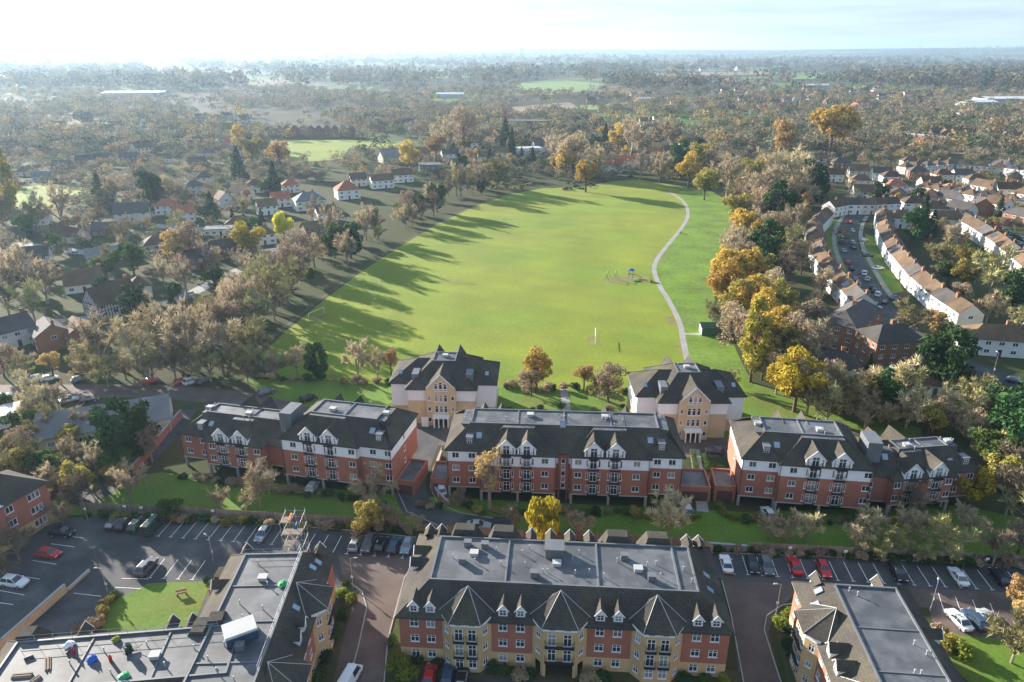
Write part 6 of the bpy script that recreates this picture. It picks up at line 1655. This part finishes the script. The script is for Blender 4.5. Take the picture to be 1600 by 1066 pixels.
# ================================================================== FENCES, WALLS, HEDGES
PAN = {}
def fence(label, pts, h=1.7, pw=1.83, conc=False):
    P = [G(*p) for p in pts]
    t = thing('wooden_fence', label, 'fence', (*P[0], 0), 0, 'fences round the car parks')
    if not PAN:
        mb = MB()
        for i in range(11): mb.box(i * .163 + .002, i * .163 + .158, -.012 + (i % 2) * .012, .012 + (i % 2) * .012, .05, 1)
        mb.box(0, 1.79, .026, .06, .25, .33); mb.box(0, 1.79, .026, .06, .8, .88); PAN['p'] = mb.mesh('panel', M_WOOD)
        mb = MB(); mb.box(-.05, .05, -.05, .05, 0, 1.06); PAN['q'] = mb.mesh('post', M_CONC)
    for a, b_ in zip(P, P[1:]):
        L = math.dist(a, b_); n = max(1, round(L / pw)); r_ = math.atan2(b_[1] - a[1], b_[0] - a[0])
        for i in range(n):
            p = lerp(a, b_, i / n)
            lo = (p[0] - P[0][0], p[1] - P[0][1], 0)
            link('post', PAN['q'], t, lo, r_, (1, 1, h)); link('panel', PAN['p'], t, (lo[0] + math.cos(r_) * .04, lo[1] + math.sin(r_) * .04, 0), r_, (L / n / 1.83, 1, h))
fence('long weathered fence behind the left car park', [(128, 797), (265, 803), (400, 811), (540, 820), (640, 829)])
fence('weathered fence between centre lawn and front block', [(650, 830), (800, 840), (1000, 849), (1098, 854)])
fence('weathered fence behind the right parking row', [(1170, 860), (1330, 868), (1480, 875), (1640, 884)])
def block_wall(label, pts, h, w, m, name='brick_wall'):
    P = [G(*p) for p in pts]
    t = thing(name, label, 'wall', (*P[0], 0), 0)
    for a, b_ in zip(P, P[1:]):
        L = math.dist(a, b_); r_ = math.atan2(b_[1] - a[1], b_[0] - a[0]); lo = (a[0] - P[0][0], a[1] - P[0][1], 0)
        mb = MB(); mb.box(0, L, -w / 2, w / 2, -.2, h); part('wall_run', mb, m, t, lo, r_)
        mb = MB(); mb.box(-.04, L + .04, -w / 2 - .06, w / 2 + .06, h, h + .1); part('coping', mb, M_KERB, t, lo, r_)
block_wall('sandy brick retaining wall beside the left ramp', [(104, 925), (6, 1012), (-40, 1055)], 1.5, .35, M_SAND)
block_wall('low earth-topped kerb wall in the left car park', [(140, 893), (106, 924)], .4, .3, M_SAND)
block_wall('low concrete wall at the end of the centre lawn', [(1100, 856), (1166, 861)], 1.1, .3, M_CONC, 'concrete_wall')
block_wall('long red-brick garden wall beside the sloping lane', [(208, 742), (284, 652)], 1.9, .3, M_RED)
block_wall('curved red-brick wall beside the drive', [(690, 712), (679, 745), (681, 772), (700, 792)], 1.2, .3, M_RED)
BUSHM = {k: [bush(m=m, n=900, size=.13), bush(1.3, 1.3, 900, m, .13)] for k, m in dict(lime=F_LIME, green=F_HEDGE, dark=F_EVER, brown=MATS['brown_leaves'], olive=F_OLIVE).items()}
BW = dict(lime='yellow-green clipped bush', green='green bush', dark='dark evergreen bush', brown='brown winter shrub', olive='olive shrub')
def bush_at(px, py, r, kind, place, hs=1.0):
    x, y = G(px, py); st, fo, R0 = RND.choice(BUSHM[kind]); s = r / R0
    o = link('bush', None, None, (x, y, 0), RND.uniform(0, 6.28), (s, s, s * hs)); link('stem', st, o); link('foliage', fo, o)
    auto(o, BW[kind], place, 'bush', 'bushes ' + place, x, y)
for px, py, r, k in ((622, 1050, 1.9, 'lime'), (634, 1062, 2.0, 'lime'), (618, 1040, 1.6, 'lime'), (654, 1032, 1.5, 'green'), (684, 1040, 1.3, 'dark'), (768, 1046, 1.4, 'dark'), (786, 1052, 1.2, 'green'), (812, 1060, 1.5, 'brown'), (920, 1064, 1.6, 'brown'), (944, 1062, 1.3, 'dark'), (1070, 1064, 1.3, 'dark'), (1100, 1066, 1.3, 'green'), (1128, 1064, 1.3, 'lime'), (830, 1056, 1.2, 'dark'), (612, 1005, 1.2, 'green')):
    bush_at(px, py, r, k, 'before the front block')
for px, py, r, k in ((538, 930, 1.4, 'lime'), (548, 944, 1.3, 'lime'), (536, 965, 1.5, 'green'), (524, 995, 1.6, 'green'), (510, 1030, 1.8, 'dark'), (498, 1060, 1.6, 'green'), (540, 915, 1.0, 'green')): bush_at(px, py, r, k, 'beside the brown road at left')
for px, py, r, k in ((1222, 978, 1.5, 'lime'), (1238, 990, 1.6, 'dark'), (1232, 1012, 1.5, 'dark'), (1240, 1030, 1.4, 'dark'), (1258, 1060, 2.0, 'brown'), (1230, 965, 1.3, 'lime'), (1246, 965, 1.3, 'olive'), (1480, 1010, 2.2, 'olive'), (1500, 1020, 2.0, 'lime'), (1466, 990, 1.6, 'brown')): bush_at(px, py, r, k, 'beside the right-hand block')
for px, py, r, k in ((168, 946, 1.6, 'olive'), (160, 962, 1.6, 'olive'), (178, 935, 1.3, 'green'), (150, 985, 1.8, 'brown'), (132, 985, 1.6, 'brown'), (322, 910, .9, 'dark')): bush_at(px, py, r, k, 'round the courtyard lawn')
for i in range(34):
    px = 140 + i * 15 + RND.uniform(-5, 5); bush_at(px, 806 + (px - 140) * .052 + RND.uniform(-2, 3), RND.uniform(.9, 1.6), RND.choice(('brown', 'green', 'dark', 'olive')), 'along the left car park fence')
for i in range(34):
    px = 1110 + i * 15.5 + RND.uniform(-5, 5); bush_at(px, 861 + (px - 1110) * .049 + RND.uniform(-3, 3), RND.uniform(.9, 1.7), RND.choice(('brown', 'green', 'dark', 'brown')), 'along the right car park fence')
for i in range(30):
    px = 660 + i * 14 + RND.uniform(-5, 5); bush_at(px, (800 if px > 730 else 790) + RND.uniform(-3, 5) + (px - 660) * .012, RND.uniform(.8, 1.6), RND.choice(('brown', 'green', 'dark', 'olive', 'brown')), 'under the centre red-brick block')
for i in range(22):
    px = 290 + i * 15 + RND.uniform(-5, 5); bush_at(px, 748 + (px - 290) * .13 + RND.uniform(-3, 4), RND.uniform(.8, 1.7), RND.choice(('brown', 'green', 'dark', 'olive')), 'under the left red-brick block')
for i in range(22):
    px = 1160 + i * 15 + RND.uniform(-5, 5); bush_at(px, 816 + RND.uniform(-4, 5), RND.uniform(.8, 1.7), RND.choice(('brown', 'green', 'dark', 'olive')), 'under the right red-brick block')
for i in range(46):
    px = 405 + i * 16.5 + RND.uniform(-6, 6)
    if 625 < px < 770 or 1000 < px: continue
    bush_at(px, 592 + (px - 405) * .035 + RND.uniform(-2, 3), RND.uniform(1.1, 2.1), RND.choice(('brown', 'brown', 'dark', 'olive')), 'in the hedge below the field')
for i in range(16):
    px = 660 + i * 24 + RND.uniform(-8, 8)
    if 690 < px < 770: continue
    bush_at(px, 640 + RND.uniform(-4, 4), RND.uniform(.7, 1.3), RND.choice(('green', 'brown')), 'on the lawn behind the centre block')
for i in range(40):
    px = RND.uniform(760, 930); bush_at(px, RND.uniform(287, 297), RND.uniform(1.0, 2.0), RND.choice(('brown', 'olive', 'green')), 'on the allotments at the far end')
def hedge(label, pts, w, h, m):
    P = [G(*p) for p in pts]; vs = []
    c, r = [], []
    for a, b_ in zip(P, P[1:]):
        n = max(2, int(math.dist(a, b_) / .5))
        for i in range(n):
            q = lerp(a, b_, i / n)
            for z in (h * .3, h * .72): c.append((q[0] - P[0][0] + RND.uniform(-.1, .1), q[1] - P[0][1] + RND.uniform(-.1, .1), z)); r.append(w * .5)
    t = thing('hedge', label, 'hedge', (*P[0], 0), 0)
    me = mesh_np('foliage', leaf_cloud(c, r, len(c) * 55, .12), 4, m); link('foliage', me, t)
    mb = MB()
    for a in c[::4]: mb.bar((a[0], a[1], 0), (a[0], a[1], a[2] + .1), .05, 4)
    part('stem', mb, M_BARK, t)
hedge('clipped green hedge left of the path beside the centre block', [(1082, 712), (1088, 738)], 1.3, 1.6, F_HEDGE)
hedge('clipped green hedge right of the path beside the centre block', [(1098, 712), (1106, 740)], 1.3, 1.6, F_HEDGE)
hedge('curved yellow-green hedge on the lawn right of the centre block', [(1122, 792), (1130, 806), (1146, 812), (1166, 812)], 1.4, 1.4, F_LIME)
hedge('low hedge beside the podium of the centre block', [(1060, 806), (1078, 812), (1096, 806)], 1.3, 1.3, F_LIME)
hedge('long dark green hedge beside the lower right road', [(1515, 545), (1560, 552), (1640, 560)], 2.2, 2.4, F_HEDGE)

# ================================================================== STREET FURNITURE
def lamp(px, py, h, deg, place):
    x, y = G(px, py)
    t = link('street_lamp', None, None, (x, y, 0), rad(deg)); auto(t, 'grey steel street lamp', place, 'street lamp', 'street lamps', x, y)
    mb = MB(); mb.bar((0, 0, 0), (0, 0, 1.0), .09, 8); mb.bar((0, 0, 1.0), (0, 0, h), .055, 8, r2=.04); part('post', mb, M_GALV, t)
    mb = MB(); mb.bar((0, 0, h), (.7, 0, h + .12), .035, 6); part('arm', mb, M_GALV, t)
    mb = MB(); mb.frustum(rect(.55, 1.15, -.11, .11), rect(.6, 1.1, -.07, .07), h + .06, h + .2, top=True, bottom=True); part('lamp_head', mb, M_COPING, t)
    if h > 5: mb = MB(); mb.box(-.2, .2, -.075, -.06, 2.2, 2.65); part('sign_plate', mb, M_UPVC, t)
for a in ((170, 932, 5.5, 180), (334, 880, 5.5, 150), (552, 920, 6, 0), (1212, 962, 6, 180), (1453, 955, 5.5, 60), (137, 812, 5.5, 20), (266, 622, 6, 10), (1456, 675, 5.5, 180), (1515, 700, 5, 180), (625, 720, 5, 0)): lamp(*a, 'in the estate')
for a in ((1345, 400, 6, 0), (1320, 380, 6, 180), (1375, 470, 6, 180), (1550, 590, 7, 90)): lamp(*a, 'by the crescent')
for i, (px, py) in enumerate(((265, 806), (335, 808), (198, 801), (224, 803), (1318, 872), (1425, 878), (1538, 884), (1232, 866))):
    x, y = G(px, py); t = link('notice_sign', None, None, (x, y - .25, 0)); auto(t, 'small white parking notice', 'on the car park fence', 'sign', 'parking notices', x, y)
    mb = MB(); mb.box(-.04, .04, 0, .05, 0, 1.9); part('post', mb, M_GALV, t); mb = MB(); mb.box(-.3, .3, -.03, 0, 1.35, 1.85); part('plate', mb, M_UPVC, t)

# --- goals and playground
def goal(px, py, deg, label, w=7.3, h=2.4):
    x, y = G(px, py); t = thing('goal', label, 'goal', (x, y, 0), rad(deg), 'football goals on the field')
    for s in (-1, 1): mb = MB(); mb.bar((s * w / 2, 0, 0), (s * w / 2, 0, h), .075, 6); part('post', mb, M_UPVC, t)
    mb = MB(); mb.bar((-w / 2, 0, h), (w / 2, 0, h), .075, 6); part('crossbar', mb, M_UPVC, t)
goal(704, 437, -6, 'white football goal facing the camera in midfield, left of the playground'); goal(798, 350, -4, 'small far white football goal in the upper field'); goal(495, 496, 62, 'white goal seen at an angle near the left edge path'); goal(930, 531, 84, 'white goal seen end-on in the lower right of the field')
x, y = G(975, 436)
def kit(name, label, dx, dy, build, rz=0):
    t = thing(name, label, 'play equipment', (x + dx, y + dy, 0), rz, 'playground equipment')
    build(t)
M_PG = mat('green_play_paint', (.03, .16, .07), .5, 0); M_PY = mat('yellow_play_paint', (.75, .45, .02), .5, 0); M_PB = mat('blue_play_paint', (.03, .12, .4), .5, 0); M_RUB = mat('playground_surface', (.19, .19, .06), .95, .1, .5)
pm = MB(); pm.poly([(x - 6, y - 3.5, .02), (x + 9, y - 3.5, .02), (x + 10, y + 4, .02), (x - 5, y + 4, .02)]); struct('playground_surface', pm, M_RUB)
def swing(t):
    for s in (-2.2, 2.2):
        for q in (-1, 1): mb = MB(); mb.bar((s, q * 1.1, 0), (s, 0, 2.6), .07, 6); part('leg', mb, M_PG, t)
    mb = MB(); mb.bar((-2.2, 0, 2.6), (2.2, 0, 2.6), .07, 6); part('top_bar', mb, M_PY, t)
    for s in (-.9, .9):
        mb = MB(); mb.box(s - .22, s + .22, -.1, .1, .5, .55)
        for q in (-.2, .2): mb.bar((s + q, 0, .55), (s + q, 0, 2.6), .02, 3)
        part('seat', mb, M_BLACK, t)
def tower(t):
    for sx in (-.8, .8):
        for sy in (-.8, .8): mb = MB(); mb.bar((sx, sy, 0), (sx, sy, 2.9), .07, 6); part('post', mb, M_PB, t)
    mb = MB(); mb.box(-.85, .85, -.85, .85, 1.3, 1.4); part('deck', mb, M_PG, t)
    mb = MB(); mb.frustum(rect(-1.1, 1.1, -1.1, 1.1), [(0, 0)] * 4, 2.8, 3.7); part('roof', mb, M_PB, t)
    mb = MB(); mb.box(.85, 1.0, -.4, .4, 1.3, 1.75); mb.poly([(.9, -.35, 1.4), (.9, .35, 1.4), (4.2, .35, .3), (4.2, -.35, .3)])
    for s in (-.38, .38): mb.bar((.9, s, 1.55), (4.2, s, .45), .09, 5)
    part('slide', mb, M_PY, t)
def rounda(t):
    mb = MB(); mb.bar((0, 0, .1), (0, 0, .35), 1.3, 16); part('platform', mb, M_PG, t)
    for k in range(5): a = k * 1.2566; mb = MB(); mb.bar((math.cos(a) * 1.1, math.sin(a) * 1.1, .35), (math.cos(a) * .5, math.sin(a) * .5, 1.15), .05, 5); part('handrail', mb, M_PY, t)
kit('swing_set', 'green and yellow swing frame at the left of the playground', -6.5, 0, swing, rad(75)); kit('swing_set', 'taller swing frame right of the first, in the playground', -3.2, 1.2, swing, rad(80)); kit('play_tower', 'blue play tower with yellow slide in the playground', 3.0, 2.0, tower, rad(-25)); kit('roundabout', 'green roundabout before the play tower', 4.2, -2.4, rounda)
def bench(px, py, deg, label):
    bx, by = G(px, py); t = thing('park_bench', label, 'bench', (bx, by, 0), rad(deg), 'park benches')
    mb = MB(); mb.box(-.8, .8, -.22, .22, .42, .48); part('seat', mb, M_WOOD, t); mb = MB(); mb.box(-.8, .8, .2, .26, .55, .95); part('backrest', mb, M_WOOD, t)
    for s in (-.65, .65): mb = MB(); mb.box(s - .04, s + .04, -.2, .24, 0, .42); part('leg', mb, M_BLACK, t)
bench(1018, 441, 60, 'wooden bench between the playground and the path'); bench(1064, 365, 50, 'wooden bench halfway along the upper path'); bench(284, 930, 20, 'wooden bench on the courtyard lawn')

# ================================================================== SCAFFOLD AND ROOF WORKS
def on_roof(fr_, bx_, u, w_): return bx_[0] + (bx_[1] - bx_[0]) * u, bx_[2] + (bx_[3] - bx_[2]) * w_, bx_[4]
def wpos(b_, p):
    c, s = math.cos(b_.rot), math.sin(b_.rot); return (b_.x + c * p[0] - s * p[1], b_.y + s * p[0] + c * p[1], p[2])
sx, sy, _ = wpos(B2, (W2 * .60, L2 + .9, 0))
t = thing('scaffold_tower', 'steel scaffold stair tower with orange and blue sheeting beside the left block', 'scaffold', (sx, sy, 0), rot2)
M_ORG = mat('orange_sheet', (.7, .16, .03), .7, .1, 2); M_BLU = mat('blue_tarp', (.03, .12, .5), .6, .15, 2); M_GRNB = mat('green_bag', (.03, .30, .12), .6, .15, 2); M_WHB = mat('white_sheeting', (.75, .76, .78), .6, .08, 2)
for ix in range(3):
    for iy in range(3):
        mb = MB(); mb.bar((ix * 1.5 - 1.5, iy * 1.6, 0), (ix * 1.5 - 1.5, iy * 1.6, 14.2), .035, 5); part('standard', mb, M_GALV, t)
for k in range(7):
    z = .3 + k * 2.2
    for iy in range(3): mb = MB(); mb.bar((-1.7, iy * 1.6 + .06, z), (1.7, iy * 1.6 + .06, z), .03, 4); part('ledger', mb, M_GALV, t)
    for ix in range(3): mb = MB(); mb.bar((ix * 1.5 - 1.44, -.2, z + .07), (ix * 1.5 - 1.44, 3.4, z + .07), .03, 4); part('transom', mb, M_GALV, t)
    if k: mb = MB(); mb.box(-1.5, 1.5 if k % 2 else 0, 0, 1.5, z + .1, z + .15); part('deck', mb, M_WOOD, t)
    if k < 6: mb = MB(); mb.bar((-1.5, -.06, z), (1.5, -.06, z + 2.2), .028, 4); part('brace', mb, M_GALV, t)
mb = MB(); mb.box(-.3, .0, .2, 2.0, 13.9, 14.0); part('sheeting', mb, M_ORG, t)
mb = MB(); mb.box(.5, 1.1, -.12, -.08, 12.5, 13.2); part('tarp', mb, M_BLU, t)
def lump(name, label, cat, pos, r, h, m, rz=0):
    t = thing(name, label, cat, pos, rz, 'roofing materials')
    mb = MB(); n = 9; prev = None; rings = []
    for j in range(5):
        q = j / 4; rr = r * (1, 1.12, 1.0, .7, .25)[j]
        rings.append([(math.cos(6.283 * i / n) * rr * RND.uniform(.65, 1.3), math.sin(6.283 * i / n) * rr * RND.uniform(.65, 1.3), h * q * RND.uniform(.8, 1.1)) for i in range(n)])
    for a, b_ in zip(rings, rings[1:]):
        for i in range(n): mb.poly([a[i], a[(i + 1) % n], b_[(i + 1) % n], b_[i]])
    mb.poly(rings[-1]); part('bag', mb, m, t)
    mb = MB()
    for i in (0, 3, 6): mb.bar(rings[3][i], (rings[4][i][0], rings[4][i][1], h * 1.12), .04, 4)
    part('loop', mb, m, t)
lump('bulk_bag', 'blue bulk bag on the flat roof, bottom left', 'bag', wpos(B1, G1 := (bx1[0] + 10.6, bx1[2] + 4.0, bx1[4])), .55, .7, M_BLU)
lump('bulk_bag', 'bright green bag at the near edge of the flat roof, bottom left', 'bag', wpos(B1, (bx1[0] + 15.4, bx1[2] + .9, bx1[4])), .6, .5, M_GRNB)
lump('bulk_bag', 'white bag at the left end of the flat roof', 'bag', wpos(B1, (bx1[0] + 6.8, bx1[2] + 6.6, bx1[4])), .6, .7, M_WHB)
lump('bulk_bag', 'green sheeting heap near the far end of the flat roof', 'bag', wpos(B2, (bx2[1] - 1.2, bx2[3] - 6.5, bx2[4])), .7, .4, M_GRNB)
lump('bulk_bag', 'lime bag by the back rail of the long flat roof', 'bag', wpos(B1, (bx1[0] + 12.2, bx1[3] - 1.0, bx1[4])), .45, .5, F_LIME)
def gasb(i):
    t = thing('gas_bottle', ('red gas bottle on the flat roof beside the blue bag', 'red gas bottle lying near the white bag on the flat roof')[i], 'gas bottle', wpos(B1, (bx1[0] + (12.9, 7.9)[i], bx1[2] + (3.6, 5.4)[i], bx1[4])))
    mb = MB(); mb.bar((0, 0, 0), (0, 0, .75), .2, 10); mb.bar((0, 0, .75), (0, 0, .9), .2, 10, r2=.08); part('cylinder', mb, PAINT['red'], t); mb = MB(); mb.bar((0, 0, .9), (0, 0, 1.02), .06, 6); part('valve', mb, M_BLACK, t)
gasb(0); gasb(1)
t = thing('bitumen_boiler', 'dark green bitumen boiler cart on the flat roof', 'boiler', wpos(B1, (bx1[0] + 14.6, bx1[2] + 4.8, bx1[4])), rot1 + .3)
mb = MB(); mb.bar((0, 0, .35), (0, 0, 1.1), .45, 12); mb.bar((0, 0, 1.1), (.1, 0, 1.3), .3, 10); part('tank', mb, PAINT['green'], t); mb = MB(); mb.box(-.6, .9, -.4, .4, .25, .35); mb.bar((.9, 0, .3), (1.6, 0, .7), .04); part('chassis', mb, M_BLACK, t)
for s in (-.45, .45): mb = MB(); mb.bar((-.2, s - .05, .2), (-.2, s + .05, .2), .2, 10); part('wheel', mb, M_TYRE, t)
t = thing('wrapped_pallet', 'large grey sheeted plant box at the bend of the flat roof', 'box', wpos(B1, (bx1[0] + 27.8, bx1[3] - 2.2, bx1[4])), rot1 + .4)
mb = MB(); mb.box(-1.9, 1.9, -1.4, 1.4, 0, 1.5); part('body', mb, PAINT['blue'], t); mb = MB(); mb.frustum(rect(-2, 2, -1.5, 1.5), rect(-1.9, 1.9, -1.35, 1.35), 1.5, 1.75, top=True, bottom=True); part('cover', mb, M_COPING, t)
for i, (u, v_) in enumerate(((.12, .3), (.1, .65), (.18, .15), (.26, .72), (.2, .5))):
    t = thing('felt_roll' if i % 2 else 'timber_stack', '', 'roofing material', wpos(B1, (bx1[0] + (bx1[1] - bx1[0]) * u, bx1[2] + (bx1[3] - bx1[2]) * v_, bx1[4])), rot1 + i * .5)
    auto(t, 'grey roll of roofing felt' if i % 2 else 'small stack of timber', 'at the left end of the flat roof', 'roofing material', 'roofing materials', t.location.x, t.location.y)
    mb = MB(); mb.bar((-.5, 0, .16), (.5, 0, .16), .15, 10) if i % 2 else [mb.box(-1.1, 1.1, k * .16 - .3, k * .16 - .16, 0, .12 + .1 * (k % 2)) for k in range(4)]
    part('roll' if i % 2 else 'board', mb, M_FELT if i % 2 else M_WOOD, t)
def guard_rail(label, b_, p, q, z):
    p, q = wpos(b_, (*p, z)), wpos(b_, (*q, z)); L = math.dist(p[:2], q[:2]); r_ = math.atan2(q[1] - p[1], q[0] - p[0])
    t = thing('guard_rail', label, 'guard rail', p, r_, 'roof edge guard rails'); n = int(L / 2.2)
    for i in range(n + 1): mb = MB(); mb.bar((L * i / n, 0, 0), (L * i / n, 0, 1.1), .028, 4); part('upright', mb, M_GALV, t)
    for zz in (.55, 1.08): mb = MB(); mb.bar((0, 0, zz), (L, 0, zz), .026, 4); part('rail', mb, M_GALV, t)
guard_rail('galvanised guard rail along the back edge of the long flat roof', B1, (bx1[0], bx1[3] - .1), (bx1[1] - 3, bx1[3] - .1), bx1[4])
guard_rail('galvanised guard rail along the right edge of the flat roof', B2, (bx2[1] - .1, bx2[2] + 5), (bx2[1] - .1, bx2[3]), bx2[4])
guard_rail('short guard rail at the far end of the flat roof', B2, (bx2[0], bx2[3] - .1), (bx2[1] - .2, bx2[3] - .1), bx2[4])
x, y = G(328, 935); t = thing('bin_store', 'open-topped fenced bin store beside the courtyard lawn', 'bin store', (x, y, 0), rot2)
for a in ((0, 4.2, -.04, .04), (0, .08, 0, 5.0), (4.12, 4.2, 0, 5.0), (0, 4.2, 4.96, 5.04)): mb = MB(); mb.box(a[0], a[1], a[2], a[3], 0, 1.8); part('side_panel', mb, M_WOOD, t)
mb = MB(); mb.box(-.1, 4.3, 2.6, 5.1, 1.85, 1.95); part('roof', mb, M_TILE, t)
for i in range(3): mb = MB(); mb.box(.4 + i * 1.25, 1.4 + i * 1.25, .4, 1.3, .1, 1.25); mb.box(.36 + i * 1.25, 1.44 + i * 1.25, .35, 1.35, 1.25, 1.35); part('bin', mb, PAINT['green'], t)

# ================================================================== HAZE
hz = MB(); hz.box(-9800, 9800, -320, 12200, -1.2, 235)
mh = bpy.data.materials.new('haze'); mh.use_nodes = True
n, l = mh.node_tree.nodes, mh.node_tree.links
for q in list(n):
    if q.type == 'BSDF_PRINCIPLED': n.remove(q)
pv = n.new("ShaderNodeVolumePrincipled"); pv.inputs['Color'].default_value = (.54, .77, 1.0, 1); pv.inputs['Density'].default_value = HAZE_DENSITY; pv.inputs['Anisotropy'].default_value = .42
l.new(pv.outputs[0], n["Material Output"].inputs['Volume'])
o = part('haze', hz, mh, None); o['kind'] = 'stuff'; o['label'] = 'pale winter haze over the whole landscape'; o['category'] = 'haze'
write_labels()
